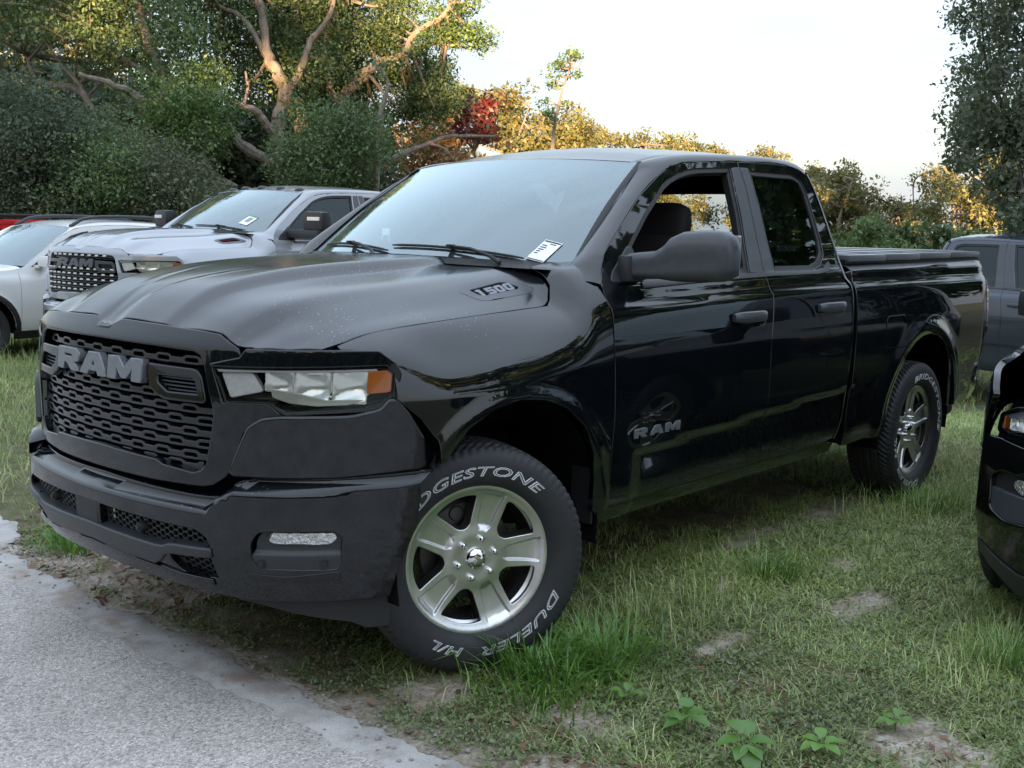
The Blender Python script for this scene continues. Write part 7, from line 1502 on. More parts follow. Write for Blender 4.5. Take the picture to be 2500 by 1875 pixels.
# ================================================================== foliage
def leaf_mat(name, cols, trans=.35, rough=.5):
    m, n, l, b = nmat(name); n.remove(b); out = n['Material Output']
    ge = n.new('ShaderNodeNewGeometry')
    rp = n.new('ShaderNodeValToRGB'); els = rp.color_ramp.elements
    els[0].position = 0; els[0].color = (*cols[0], 1); els[1].position = 1; els[1].color = (*cols[-1], 1)
    for i, c in enumerate(cols[1:-1], 1): e = els.new(i/(len(cols) - 1)); e.color = (*c, 1)
    l.new(ge.outputs['Random Per Island'], rp.inputs[0])
    tc = n.new('ShaderNodeTexCoord'); ns = n.new('ShaderNodeTexNoise'); ns.inputs['Scale'].default_value = .55; ns.inputs['Detail'].default_value = 2
    l.new(tc.outputs['Object'], ns.inputs['Vector'])
    mr = n.new('ShaderNodeMapRange'); mr.inputs[1].default_value = .35; mr.inputs[2].default_value = .65; mr.inputs[3].default_value = .72; mr.inputs[4].default_value = 1.28; l.new(ns.outputs['Fac'], mr.inputs[0])
    mu = n.new('ShaderNodeMix'); mu.data_type = 'RGBA'; mu.blend_type = 'MULTIPLY'; mu.inputs[0].default_value = 1
    l.new(rp.outputs[0], mu.inputs[6]); l.new(mr.outputs[0], mu.inputs[7])
    df = n.new('ShaderNodeBsdfDiffuse'); tr = n.new('ShaderNodeBsdfTranslucent'); gl = n.new('ShaderNodeBsdfGlossy'); gl.inputs['Roughness'].default_value = rough
    l.new(mu.outputs[2], df.inputs[0]); l.new(mu.outputs[2], tr.inputs[0])
    gl.inputs[0].default_value = (.8, .85, .9, 1)
    m1 = n.new('ShaderNodeMixShader'); m1.inputs[0].default_value = trans; l.new(df.outputs[0], m1.inputs[1]); l.new(tr.outputs[0], m1.inputs[2])
    m2 = n.new('ShaderNodeMixShader'); m2.inputs[0].default_value = .045; l.new(m1.outputs[0], m2.inputs[1]); l.new(gl.outputs[0], m2.inputs[2])
    l.new(m2.outputs[0], out.inputs[0])
    return m
def bark_mat(name, c0, c1):
    m, n, l, b = nmat(name)
    tc = n.new('ShaderNodeTexCoord'); mp = n.new('ShaderNodeMapping'); mp.inputs['Scale'].default_value = (1, 1, .35)
    ns = n.new('ShaderNodeTexNoise'); ns.inputs['Scale'].default_value = 7; ns.inputs['Detail'].default_value = 9; ns.inputs['Roughness'].default_value = .7
    l.new(tc.outputs['Object'], mp.inputs[0]); l.new(mp.outputs[0], ns.inputs['Vector'])
    rp = n.new('ShaderNodeValToRGB'); els = rp.color_ramp.elements; els[0].position = .35; els[0].color = (*c0, 1); els[1].position = .68; els[1].color = (*c1, 1)
    l.new(ns.outputs['Fac'], rp.inputs[0]); l.new(rp.outputs[0], b.inputs['Base Color']); b.inputs['Roughness'].default_value = .9
    bp = n.new('ShaderNodeBump'); bp.inputs['Strength'].default_value = .7; bp.inputs['Distance'].default_value = .05
    l.new(ns.outputs['Fac'], bp.inputs['Height']); l.new(bp.outputs[0], b.inputs['Normal'])
    return m
L_OAK = leaf_mat('oak leaf', [(0.052, 0.091, 0.035), (0.081, 0.133, 0.045), (0.112, 0.175, 0.056), (0.161, 0.213, 0.070)])
L_OAKB = leaf_mat('bright oak leaf', [(0.060, 0.111, 0.031), (0.093, 0.162, 0.041), (0.145, 0.221, 0.051)])
L_DARK = leaf_mat('dark shrub leaf', [(0.045, 0.069, 0.038), (0.069, 0.099, 0.048), (0.102, 0.135, 0.063)])
L_OLIVE = leaf_mat('olive shrub leaf', [(0.056, 0.080, 0.035), (0.088, 0.112, 0.045), (0.120, 0.136, 0.058)])
L_GOLD = leaf_mat('sunlit autumn leaf', [(.105, .115, .034), (.150, .145, .042), (.190, .155, .050), (.130, .150, .050), (.085, .110, .040)], trans=.3)
L_RUST = leaf_mat('rust leaf', [(0.156, 0.065, 0.026), (0.195, 0.104, 0.026), (0.117, 0.104, 0.033)], trans=.3)
L_RED = leaf_mat('red leaf', [(0.117, 0.019, 0.023), (0.169, 0.033, 0.029), (0.078, 0.039, 0.026)])
L_HEDGE = leaf_mat('hedge leaf', [(0.061, 0.102, 0.035), (0.090, 0.144, 0.045), (0.128, 0.184, 0.061)])
L_LIVE = leaf_mat('live oak leaf', [(.062, .085, .048), (.095, .122, .066), (.140, .168, .096)], rough=.35)
BARK = bark_mat('pale oak bark', (.11, .092, .078), (.27, .235, .20))
BARKD = bark_mat('dark bark', (.03, .026, .022), (.085, .07, .055))

def leaves(blobs, per, size, rng, flat=.75, hollow=.35, droop=0.0, aspect=.55):
    """leaf quads scattered through ellipsoidal clumps; returns verts, quads"""
    B = np.asarray(blobs, float)
    n = np.maximum(6, (per*(B[:, 3]/np.mean(B[:, 3]))**2).astype(int))
    idx = np.repeat(np.arange(len(B)), n); N = len(idx)
    d = rng.normal(size=(N, 3)); d /= np.linalg.norm(d, axis=1, keepdims=True)
    r = (hollow + (1 - hollow)*rng.random(N))**.7
    # lumpy clumps: sub-cluster offsets
    sub = rng.normal(size=(len(B), 9, 3))*.55
    so = sub[idx, rng.integers(0, 9, N)]
    P = B[idx, :3] + (d*r[:, None]*.62 + so*.62)*B[idx, 3:4]*np.array([1, 1, flat])
    a = rng.normal(size=(N, 3)); a[:, 2] -= droop; a /= np.linalg.norm(a, axis=1, keepdims=True)
    b = rng.normal(size=(N, 3)); b[:, 2] *= .6; b -= (b*a).sum(1, keepdims=True)*a; b /= np.linalg.norm(b, axis=1, keepdims=True)
    s = size*(.45 + 1.15*rng.random(N)**1.6)[:, None]
    c = np.cross(a, b)
    V = np.stack([P - a*s, P + b*s*aspect + c*s*.12, P + a*s, P - b*s*aspect + c*s*.12], 1).reshape(-1, 3)
    F = np.arange(N*4).reshape(-1, 4)
    return V, F

def limb_mesh(limbs, sides=8):
    b = MB()
    for lb in limbs:
        p = np.array(lb, float)
        q = np.array(curve2(p[:, :3], 5)); rr = .72*np.interp(np.linspace(0, 1, len(q)), np.linspace(0, 1, len(p)), p[:, 3])
        w = np.random.default_rng(int(abs(p.sum())*10) % 9999)
        q[1:-1] += w.normal(size=(len(q) - 2, 3))*(rr[1:-1, None]*.16)
        b.tube(q, rr*(1 + .08*w.normal(size=len(rr))), sides)
    return b

def twigs(blobs, start_pts, rng, r0=.035, n_max=60):
    """thin boughs that carry the leaf clumps, from the nearest limb point to the clump"""
    S = np.array(start_pts, float); out = []
    B = np.asarray(blobs, float)
    for c in B[rng.permutation(len(B))[:n_max]]:
        d = np.linalg.norm(S - c[:3], axis=1); s = S[np.argmin(d)]
        if d.min() > 6 or d.min() < .3: continue
        mid = (s + c[:3])/2 + rng.normal(size=3)*.18*d.min()*.5 + np.array([0, 0, -.05*d.min()])
        out.append([[*s, r0*1.3], [*mid, r0*.8], [*c[:3], r0*.35]])
    return out

def tree(name, label, limbs, groups, base=None, bark=None, group=None, seed=1, tw=70, cat='tree', tw_r=.035):
    """groups: list of (blobs, per, size, material, kw)"""
    rng = np.random.default_rng(seed)
    bl = np.concatenate([np.asarray(g[0], float) for g in groups])
    if base is None:
        b0 = limbs[0][0][:3]; base = (b0[0], b0[1], float(G(b0[0], b0[1])))
    o = thing(name, label, cat, base, 0, group)
    b = Vector(base)
    lm = [list(map(list, l_)) for l_ in limbs]
    if lm and lm[0][0][2] > base[2] + .05:
        p0 = lm[0][0]; lm[0] = [[p0[0] + .1, p0[1], base[2] - .1, p0[3]*1.25]] + lm[0]
    pts = [p[:3] for l_ in lm for p in np.array(curve2(np.array(l_)[:, :3], 4)).tolist()] if lm else [list(base)]
    mb = limb_mesh(lm)
    for t in twigs(bl, pts, rng, tw_r, tw): mb.tube(np.array(curve2(np.array(t)[:, :3], 4)), np.linspace(t[0][3], t[-1][3], 9), 5)
    me = mb.mesh('trunk', bark or BARK); me.transform(Matrix.Translation(-b))
    link('trunk', me, o)
    for i, (gb, per, size, mat, kw) in enumerate(groups):
        V, F = leaves(gb, per, size, rng, **kw)
        V = V - np.array(base)
        link('crown' if i == 0 else 'crown', fast_mesh('crown', V, F, mat, False), o)
    return o

K0 = {}
tree('oak_tree', 'leaning pale-trunked oak behind the silver pickup, its left limb sunlit', LIMBS['A'], [(BLOBS['A'], 620, .046, L_OAK, K0), (BLOBS['A2'], 700, .042, L_OAKB, K0)], seed=1, group='oaks behind the parked row', tw=80)
tree('oak_tree', 'oak with a forked pale trunk rising behind the silver pickup cab', LIMBS['B'], [(BLOBS['B'], 620, .046, L_OAK, K0)], seed=2, group='oaks behind the parked row', tw=70)
tree('oak_tree', 'darker oak trunk standing just behind the forked oak', LIMBS['C'], [(BLOBS['C'], 380, .065, L_OAK, K0)], seed=3, group='oaks behind the parked row', tw=30)
tree('oak_tree', 'oak with bent boughs reaching right into the open sky', LIMBS['D'], [(BLOBS['D'], 620, .046, L_OAK, K0), (BLOBS['D2'], 300, .045, L_OAKB, K0), (BLOBS['D3'], 520, .046, L_OAK, K0)], seed=4, group='oaks behind the parked row', tw=90)
tree('dead_snag', 'thin bare leaning trunk in front of the right-hand oak', LIMBS['snag'], [(np.array([LIMBS['snag'][0][-1][:3] + [.3]]), 40, .07, L_OAK, K0)], seed=5, tw=0)
tree('fallen_bough', 'long bare bough arching right across the golden trees', LIMBS['low'], [(np.array([LIMBS['low'][0][-1][:3] + [.5]]), 60, .08, L_RUST, K0)], seed=6, tw=3)
def bush(name, label, key, per, size, mat, seed, group=None, **kw):
    B = np.asarray(BLOBS[key], float); c = B[:, :2].mean(0)
    return tree(name, label, [[[c[0], c[1], float(G(c[0], c[1])), .09], [c[0], c[1], float(G(c[0], c[1])) + .8, .06]]], [(B, per, size, mat, kw)], base=(c[0], c[1], float(G(c[0], c[1]))), bark=BARKD, seed=seed, tw=26, cat='shrub', group=group)
bush('shrub', 'round mid-green bush beside the forked oak trunk', 'bushC', 1100, .034, L_HEDGE, 7)
# the overgrown bank on the left: four thickets side by side
HB = np.asarray(BLOBS['hedgeL'], float)
_az = np.arctan2(HB[:, 1] - CAMP.y, HB[:, 0] - CAMP.x); _q = np.quantile(_az, [0, .25, .5, .75, 1]); _q[-1] += 1
for i, (lab, mt) in enumerate((('dark thicket behind the white car, right end by the oak', L_OLIVE), ('dark thicket behind the white car roof rails', L_HEDGE), ('tall dark thicket behind the white car windscreen', L_DARK), ('tall grey-green thicket at the left edge behind the red car', L_DARK))):
    sel = HB[(_az >= _q[i]) & (_az < _q[i+1])]
    BLOBS['_t'] = sel
    bush('thicket', lab, '_t', 1000, .031, mt, 20 + i, 'thickets behind the parked row')
o = bush('hedge', 'deep green undergrowth in shade between the oak trunks', 'hedgeB', 260, .13, L_DARK, 30)
o = bush('hedge', 'deep green undergrowth far behind the left thickets', 'hedgeB2', 260, .16, L_DARK, 31)
def far_tree(label, keys, seed, mats, per=420, size=.13, trunk=.22, group='golden trees in the distance'):
    gs = []; allb = []
    for k, m_ in zip(keys, mats):
        gs.append((BLOBS[k], per, size, m_, K0)); allb += BLOBS[k]
    A = np.asarray(allb, float); c = A[:, :2].mean(0); top = A[:, 2].max(); g0 = float(G(c[0], c[1]))
    rng = np.random.default_rng(seed); lm = []
    for j in range(3):
        w = (A[:, :2].max(0) - A[:, :2].min(0))*.28
        bx, by = c + rng.uniform(-1, 1, 2)*w
        lm.append([[bx, by, g0, trunk], [bx + rng.normal()*.4, by + rng.normal()*.4, (g0 + top)*.5, trunk*.6], [bx + rng.normal()*.9, by + rng.normal()*.9, top*.9, trunk*.2]])
    tree('golden_tree', label, lm, gs, base=(c[0], c[1], g0), seed=seed, tw=50, group=group, tw_r=.06)
far_tree('golden tree lit by low sun, seen left of the truck roof', ['G1'], 40, [L_RUST])
far_tree('broad golden tree lit by low sun above the windscreen', ['G2'], 41, [L_GOLD], size=.15)
far_tree('low golden tree line just above the truck roof', ['G3'], 42, [L_GOLD], size=.15)
far_tree('golden tree top peeping over the rear of the cab roof', ['G4'], 43, [L_GOLD], size=.14)
far_tree('golden tree right behind the cab rear corner', ['G5'], 44, [L_GOLD], size=.115)
far_tree('small golden tree between two taller ones right of the cab', ['G6'], 45, [L_GOLD], size=.115)
far_tree('wide golden tree behind the near oak on the right', ['G7'], 46, [L_GOLD], size=.115)
far_tree('tall yellow-lit tree at the top left corner', ['G0'], 47, [L_GOLD], size=.10)
far_tree('yellow-lit small tree behind the leaning oak limb', ['G0b'], 48, [L_GOLD], size=.095)
tree('red_leaf_tree', 'small tree with dark red leaves before the golden trees', [[[float(np.mean([b[0] for b in BLOBS['red']])), float(np.mean([b[1] for b in BLOBS['red']])), -.4, .1], [float(np.mean([b[0] for b in BLOBS['red']])), float(np.mean([b[1] for b in BLOBS['red']])), 4.0, .05]]], [(BLOBS['red'], 110, .10, L_RED, K0)], seed=49, tw=14)
tree('sapling', 'slim sapling whose thin top stands alone against the sky', LIMBS['sap'], [(BLOBS['sap'], 42, .06, L_OAKB, K0)], seed=50, tw=30, tw_r=.02)
bush('hedge', 'low green bushes beyond the tonneau cover', 'greenR', 330, .11, L_HEDGE, 51)
RB = np.asarray(BLOBS['R'] + BLOBS['R2'] + BLOBS['R3'], float)
tree('live_oak', 'near live oak with drooping grey-green foliage at the right edge', [[[-15.0, .9, -.4, .34], [-14.8, .6, 1.6, .28], [-14.4, 0, 3.4, .2], [-13.8, -1.2, 5.0, .1]], [[-14.6, .3, 2.6, .16], [-13.6, -.8, 3.2, .09], [-12.8, -1.6, 3.0, .04]], [[-14.5, .1, 3.2, .14], [-13.8, -.2, 4.6, .09], [-13.4, -1.4, 6.2, .04]]], [(RB, 260, .038, L_LIVE, dict(droop=.5, flat=.9))], base=(-15.0, .9, -.39), bark=BARKD, seed=60, tw=90, tw_r=.02)

# woodland behind the camera: it shades the verge and shows in the paint and glass
rng = np.random.default_rng(77)
wv, wf, n0 = [], [], 0
sdir = np.array([math.cos(SUN_AZ), math.sin(SUN_AZ)]); pdir = np.array([-sdir[1], sdir[0]])
wb = []; trunks = MB()
for i in range(30):
    p = -48 + 96*(i % 15)/14 + (3.4 if i > 14 else 0) + rng.normal()*.8
    dist = (25 if i < 15 else 29.5) + rng.normal()*1.0
    c = np.array([CAMP.x, CAMP.y]) + sdir*dist + pdir*p
    h = np.interp(p, [-20, -17, -6, -3, 4, 8], [8.5, 14.5, 14.5, 10.5, 10.0, 8.2]) + rng.normal()*.6  # crowns made taller where their shadow has to cover the oaks
    trunks.tube([(c[0], c[1], -.3), (c[0] + .2, c[1] - .1, h*.4), (c[0], c[1] + .2, h*.8)], [.35, .25, .1], 7)
    for k in range(24):
        z = h*(.02 + .93*rng.random()**.9); w = 3.6*(1 - .5*(z/h)**2)
        wb.append([c[0] + rng.normal()*w*.55, c[1] + rng.normal()*w*.55, z, 1.0 + .7*rng.random()])
for cx, cy, hh in ((-15, 9.5, 11), (-20, 7.5, 10.5), (-13.5, 13.5, 11.5)):
    trunks.tube([(cx, cy, -.5), (cx + .2, cy, hh*.4), (cx, cy + .2, hh*.8)], [.35, .25, .1], 7)
    for k in range(34):
        z = hh*(.16 + .82*rng.random()); w = 3.0*(1 - .5*(z/hh)**2)
        wb.append([cx + rng.normal()*w*.55, cy + rng.normal()*w*.55, z, .9 + .6*rng.random()])
for i in range(320):  # low leaf rows added to stop the sun leaking under the crowns
    p = -50 + 100*(i % 160)/159; c = np.array([CAMP.x, CAMP.y]) + sdir*(22.2 + 2*(i > 159) + rng.normal()*.5) + pdir*p
    wb.append([c[0], c[1], .5 + 2.2*rng.random(), 1.1 + .4*rng.random()])
for i in range(260):  # further unseen clumps added to close the gaps that let sun through
    p = rng.uniform(-26, 14); c = np.array([CAMP.x, CAMP.y]) + sdir*(26 + rng.normal()*1.6) + pdir*p
    wb.append([c[0], c[1], rng.uniform(1.5, 8.0), 1.2 + .5*rng.random()])
V, F = leaves(wb, 170, .25, rng)
wood = link('woodland', fast_mesh('woodland', V, F, L_OAK, False))
tag(wood, 'unseen woodland across the road behind the camera, filled in to block the low sun', 'woodland', kind='stuff')
wt = trunks.build('woodland_trunks', BARKD, wood)
truck = build_truck('black pickup truck with open driver window parked nose-on at the road edge', 'pickup truck', (0, 0, 0), 0)
# ================================================================== other vehicles
def build_suv(name, label, cat, loc, rz, Pm, rails=True, wheel_r=.365, zs=1.0, dark_trim=True, steer=0.0, ring_wheels=True):
    """a five-door crossover; x forward from the front axle, z up"""
    T = thing(name, label, cat, loc, rz)
    WB = 2.70
    SP = Pchip([.20, .30, .38, .52, .74, .92, .985, 1.02, 1.06, 1.10, 1.58, 1.70], [.80, .85, .892, .925, .945, .935, .918, .900, .885, .872, .715, .66])
    def Y(x, z):
        x = np.asarray(x, float); z = np.asarray(z, float)
        y = SP(z) - .30*np.clip((x - .25)/.6, 0, 2)**2.2 - .16*np.clip((-3.1 - x)/.6, 0, 2)**2
        for c in (0, -WB):
            r = np.hypot(x - c, z - .36); y = y + .016*np.exp(-((r - .44)/.05)**2)*smooth(1.0, .8, z)
        return y
    FS = lambda off=0.0: (lambda x, z: np.stack([x, Y(x, z) + off, z], 1))
    def sp(nm, loops, mat=None, off=0., res=.04, lip=.02, rad=.004, par=None):
        me = panel_mesh(nm, loops, FS(off), LEFT, res, mat or Pm, lip=lip, rad=rad)
        a = link(nm, me, par[0] if par else T); b = link(nm, mirror_mesh(me), par[1] if par else T)
        return a, b
    def arc(c, r, a0, a1, n=14): return [(c + r*math.cos(R(a)), .37 + r*math.sin(R(a))) for a in np.linspace(a0, a1, n)]
    ra = wheel_r + .055
    sp('fender', [[(-.475, .40), (-.475, 1.055), (-.55, 1.10), (-.40, 1.075), (0, 1.045), (.30, 1.005), (.50, .955), (.56, .90), (.50, .80), (.46, .70)] + arc(0, ra, 42, 176)])
    fw = [(-.64, 1.105), (-.80, 1.20), (-1.05, 1.37), (-1.25, 1.475), (-1.40, 1.515), (-1.50, 1.53), (-1.48, 1.105)]
    fd = sp('front_door', [[(-.487, .36), (-.487, 1.055), (-.60, 1.135), (-.80, 1.262), (-1.05, 1.425), (-1.25, 1.525), (-1.40, 1.568), (-1.53, 1.582), (-1.515, 1.05), (-1.515, .36)], fw])
    rw = [(-1.56, 1.105), (-1.58, 1.532), (-1.9, 1.545), (-2.35, 1.53), (-2.46, 1.48), (-2.45, 1.12)]
    rd = sp('rear_door', [[(-1.525, .36), (-1.525, 1.05), (-1.54, 1.582), (-1.9, 1.597), (-2.35, 1.588), (-2.50, 1.56), (-2.50, 1.05), (-2.44, .85), (-2.36, .66), (-2.28, .50), (-2.27, .36)], rw])
    qw = [(-2.56, 1.14), (-2.56, 1.48), (-2.85, 1.45), (-3.05, 1.30), (-3.0, 1.18)]
    sp('rear_quarter', [[(-2.51, 1.05), (-2.51, 1.56), (-2.9, 1.55), (-3.25, 1.48), (-3.40, 1.20), (-3.50, .95), (-3.50, .45), (-3.10, .40)] + arc(-WB, ra, 10, 152), qw])
    for nm, lp, par in (('window_glass', fw, fd), ('window_glass', rw, rd)):
        sp(nm, [lp], DGLASS, -.012, .08, 0, 0, par)
    sp('quarter_glass', [qw], DGLASS, -.012, .08, 0)
    sp('sill', [[(-.40, .36), (-2.30, .36), (-2.30, .27), (-.42, .27)]], MATTEB, .004, .06, .02)
    if dark_trim:
        for c in (0, -WB):
            sp('arch_trim', [arc(c, ra + .055, -8, 188, 20) + arc(c, ra, 188, -8, 20)], MATTEB, .008, .04, .02, .004)
    # hood
    def ZH2(x, y):
        x = np.asarray(x, float); ya = np.abs(np.asarray(y, float))
        zc = np.interp(x, [-.75, -.45, 0, .4, .7, .86], [1.135, 1.125, 1.095, 1.045, .985, .925])
        return zc - .03*(ya/.8)**2 - .05*smooth(.55, .86, ya)**2 + .012*smooth(.42, .30, ya)*smooth(.8, .5, x)
    FH2 = lambda x, y: np.stack([x, y, ZH2(x, y)], 1)
    hl = [(.835, 0), (.83, .25), (.79, .45), (.70, .62), (.55, .755), (.40, .80), (.1, .845), (-.35, .872), (-.55, .868), (-.60, .70), (-.52, .35), (-.48, 0)]
    panel('hood', [hl + [(x, -y) for x, y in reversed(hl) if y > 0]], FH2, (0, 0, 1), T, Pm, res=.04, lip=.03, rad=.006)
    def XF2(y, z):
        ya = np.abs(np.asarray(y, float)); z = np.asarray(z, float)
        return .90 - .16*ya**2 - .42*ya**6 - .25*np.maximum(0, z - .72) - .35*np.maximum(0, .45 - z)
    FF2 = lambda off=0.0: (lambda y, z: np.stack([XF2(y, z) + off, y, z], 1))
    S = lambda l, sg: l if sg > 0 else [(-y, z) for y, z in l][::-1]
    fog = rounded([(.52, .635), (.78, .655), (.835, .62), (.83, .49), (.76, .465), (.56, .48)], .02)
    bo = sym([(0, .735), (.40, .735), (.55, .725), (.80, .755), (.885, .745), (.895, .60), (.90, .42), (.88, .33), (.70, .265), (.4, .25), (0, .25)])
    lowin = sym([(0, .58), (.42, .58), (.46, .52), (.40, .38), (0, .37)])
    bu = panel('front_bumper', [bo, fog, S(fog, -1), lowin], FF2(0), hint_front, T, Pm, res=.03, lip=.04, rad=.006)
    panel('intake_backing', [lowin], FF2(-.05), hint_front, bu, MATTEB, res=.06, lip=0)
    for i in range(5):
        z0 = .375 + i*.033
        b = MB(); b.tube([(float(XF2(y, z0)) - .03, y, z0) for y in np.linspace(-.43, .43, 9)], .005, 6); b.build('intake_slat', SATINB, bu)
    panel('lower_lip', [sym([(0, .262), (.4, .262), (.70, .277), (.88, .342), (.87, .30), (.70, .20), (.4, .185), (0, .185)])], FF2(.012), hint_front, T, SATINB, res=.04, lip=.02)
    gr = sym([(0, .905), (.40, .90), (.46, .88), (.44, .775), (.38, .755), (0, .755)])
    gg = panel('grille', [gr], FF2(-.03), FRONT, T, DARK, res=.05, lip=0)
    for i in range(14):
        y0 = -.40 + i*.0615
        b = MB(); b.box((float(XF2(y0, .83)) - .012, y0, .83), (.022, .014, .125), 0, .003); b.build('grille_slat', GLOSSB, gg)
    for sg in (1, -1):
        ho = rounded([(.475, .895), (.62, .893), (.745, .880), (.815, .845), (.822, .785), (.78, .768), (.62, .775), (.475, .790)], .012)
        h = panel('headlight', [S(ho, sg)], FF2(-.06), hint_front, T, GLOSSB, res=.04, lip=0)
        panel('headlight_rim', [S(ho, sg), S([((y - .65)*.90 + .65, (z - .83)*.80 + .833) for y, z in ho], sg)], FF2(.002), hint_front, h, GLOSSB, res=.03, lip=.05)
        panel('headlight_cover', [S(ho, sg)], FF2(.003), hint_front, h, LENS, res=.04, lip=0)
        panel('light_bar', [S(rounded([(.50, .882), (.70, .876), (.79, .845), (.78, .835), (.69, .862), (.50, .868)], .004), sg)], FF2(-.01), hint_front, h, simple('lamp bar', (.42, .44, .48), rough=.2, metal=.7), res=.03, lip=.02)
        panel('side_marker', [S(rounded([(.792, .842), (.812, .838), (.817, .792), (.797, .782)], .004), sg)], FF2(-.004), hint_front, h, AMBER, res=.01, lip=.02)
        for y0, y1 in ((.54, .62), (.63, .70), (.71, .77)):
            cup = lambda y, z, a=y0, b_=y1: FF2(-.018)(y, z) - np.stack([.035*np.clip(1 - ((np.abs(np.asarray(y)) - (a + b_)/2)/((b_ - a)/2))**2, 0, 1)*np.clip(1 - ((np.asarray(z) - .82)/.04)**2, 0, 1), np.zeros(len(y)), np.zeros(len(y))], 1)
            panel('lamp_reflector', [S(rounded([(y0, .858), (y1, .850), (y1, .795), (y0, .795)], .008), sg)], cup, hint_front, h, REFLECT, res=.008, lip=.008)
        fo = panel('fog_pocket', [S(fog, sg)], FF2(-.035), hint_front, bu, SATINB, res=.03, lip=0)
        panel('fog_light', [S(rounded([(.60, .620), (.72, .627), (.735, .602), (.70, .577), (.61, .580)], .012), sg)], FF2(-.022), hint_front, fo, FOGR, res=.012, lip=.012)
        panel('fog_ledge', [S(rounded([(.56, .56), (.83, .57), (.825, .495), (.76, .472), (.57, .486)], .015), sg)], FF2(-.012), hint_front, fo, SATIN2, res=.03, lip=.02, rad=.006)
    # screen, roof, rails
    def FW2(a, t):
        a = np.asarray(a, float); t = np.asarray(t, float)
        xb = -.50 - .16*a**2; zb = 1.120 - .01*a**2; xt = -1.22 - .10*a**2; zt = 1.595 - .03*a**2
        bw = .02*np.sin(math.pi*np.clip(t, 0, 1))
        return np.stack([xb*(1-t) + xt*t + bw*.5, a*(.80*(1-t) + .64*t), zb*(1-t) + zt*t + bw*.8], 1)
    sc = panel('windscreen', [[(-1, 0), (1, 0), (1, 1), (-1, 1)]], FW2, (1, 0, 1), T, WSGLASS, res=.08, lip=0)
    panel('screen_border', [[(-.998, .002), (.998, .002), (.998, .998), (-.998, .998)], rounded([(-.93, .08), (.93, .08), (.92, .95), (-.92, .95)], .06)], lambda u, v: FW2(u, v) + np.array([-.002, 0, -.003]), (1, 0, 1), sc, simple('screen border print', (.012, .012, .014)), res=.08, lip=0)
    Gp = [(-.50, 1.085), (-.60, 1.142), (-.80, 1.268), (-1.05, 1.430), (-1.25, 1.530), (-1.40, 1.573), (-1.60, 1.590), (-1.9, 1.602), (-2.35, 1.593), (-2.9, 1.556), (-3.26, 1.486)]
    Gl = [(x, float(Y(x, z)), z) for x, z in Gp]
    Wl = [(-.64, .795, 1.105), (-.72, .775, 1.165), (-.88, .742, 1.275), (-1.08, .702, 1.415), (-1.24, .672, 1.520), (-1.32, .645, 1.570), (-1.60, .63, 1.625), (-1.9, .62, 1.642), (-2.35, .61, 1.640), (-2.9, .60, 1.610), (-3.26, .58, 1.55)]
    GA, WA = np.array(curve2(Gl, 6)), np.array(curve2(Wl, 6))
    m_ = strip_mesh('roof_rail_panel', GA, WA, Pm, .014, (.2, .6, .8), 5); link('roof_side', m_, T); link('roof_side', mirror_mesh(m_), T)
    Wc = Pchip([0, .2, .45, .8, 1.0], [(-1.32, .645, 1.570), (-1.60, .63, 1.625), (-2.1, .615, 1.644), (-2.9, .60, 1.610), (-3.26, .58, 1.55)])
    def FR(u, a):
        w = Wc(np.clip(np.asarray(u, float), 0, 1)); a = np.asarray(a, float); u = np.asarray(u, float)
        return np.stack([w[:, 0] + .10*(1 - a**2)*(1 - u)**2, w[:, 1]*a, w[:, 2] + .028*(1 - np.abs(a)**2.2)], 1)
    panel('roof', [[(0, a) for a in np.linspace(-1, 1, 15)] + [(1, a) for a in np.linspace(1, -1, 15)]], FR, (0, 0, 1), T, Pm, res=.06, lip=.008)
    if rails:
        for sg in (1, -1):
            pth = [(Wc(np.array([u]))[0]*np.array([1, sg*.97, 1]) + np.array([0, 0, h])) for u, h in ((.0, .012), (.07, .035), (.16, .060), (.35, .066), (.6, .066), (.80, .060), (.90, .035), (.96, .010))]
            b = MB(); b.tube(np.array(curve2(pth, 5)), .022, 8); b.build('roof_rail', SATINB, T)
    an = MB(); an.tube([(-1.75, 0, 1.66), (-1.80, 0, 1.92)], .006, 5); an.build('antenna', MATTEB, T)
    # back
    FBk = lambda y, z: np.stack([-3.50 + .14*smooth(1.0, 1.55, z) - .02*(1 - np.asarray(y)**2), y, z], 1)
    bk = sym([(0, 1.58), (.56, 1.55), (.70, 1.20), (.78, .95), (.78, .40), (0, .40)]); bw = sym([(0, 1.50), (.50, 1.48), (.60, 1.15), (0, 1.13)])
    tg = panel('tailgate', [bk, bw], FBk, (-1, 0, 0), T, Pm, res=.08, lip=.02); panel('rear_glass', [bw], FBk, (-1, 0, 0), tg, DGLASS, res=.2, lip=0)
    it = MB(); it.box((-1.9, 0, .98), (2.6, 1.55, .05)); it.box((-1.35, 0, 1.15), (.18, 1.3, .5), 0, .05); it.box((-2.3, 0, 1.15), (.18, 1.3, .5), 0, .05); it.box((-.85, 0, 1.06), (.35, 1.5, .12), 0, .04)
    it.build('cabin', MATTEB, T)
    ub = MB(); ub.box((-1.35, 0, .55), (1.90, 1.72, .40)); ub.box((.20, 0, .68), (.90, 1.05, .42)); ub.box((-2.95, 0, .62), (.95, 1.1, .50)); ub.box((.62, 0, .60), (.30, 1.30, .24)); ub.box((-1.35, 0, .85), (2.2, 1.70, .3)); ub.build('underbody', DARK, T)
    for cx in (0, -WB):
        for sg in (1, -1):
            b = MB(); b.lathe([(ra + .02, .0), (ra + .02, .30), (.08, .32)], 18, 'Y', R(-5), R(185)); v = b.v[-1]; v[:, 1] = sg*(.90 - v[:, 1]); v[:, 0] += cx; v[:, 2] += .37; b.build('wheel_liner', DARK, T)
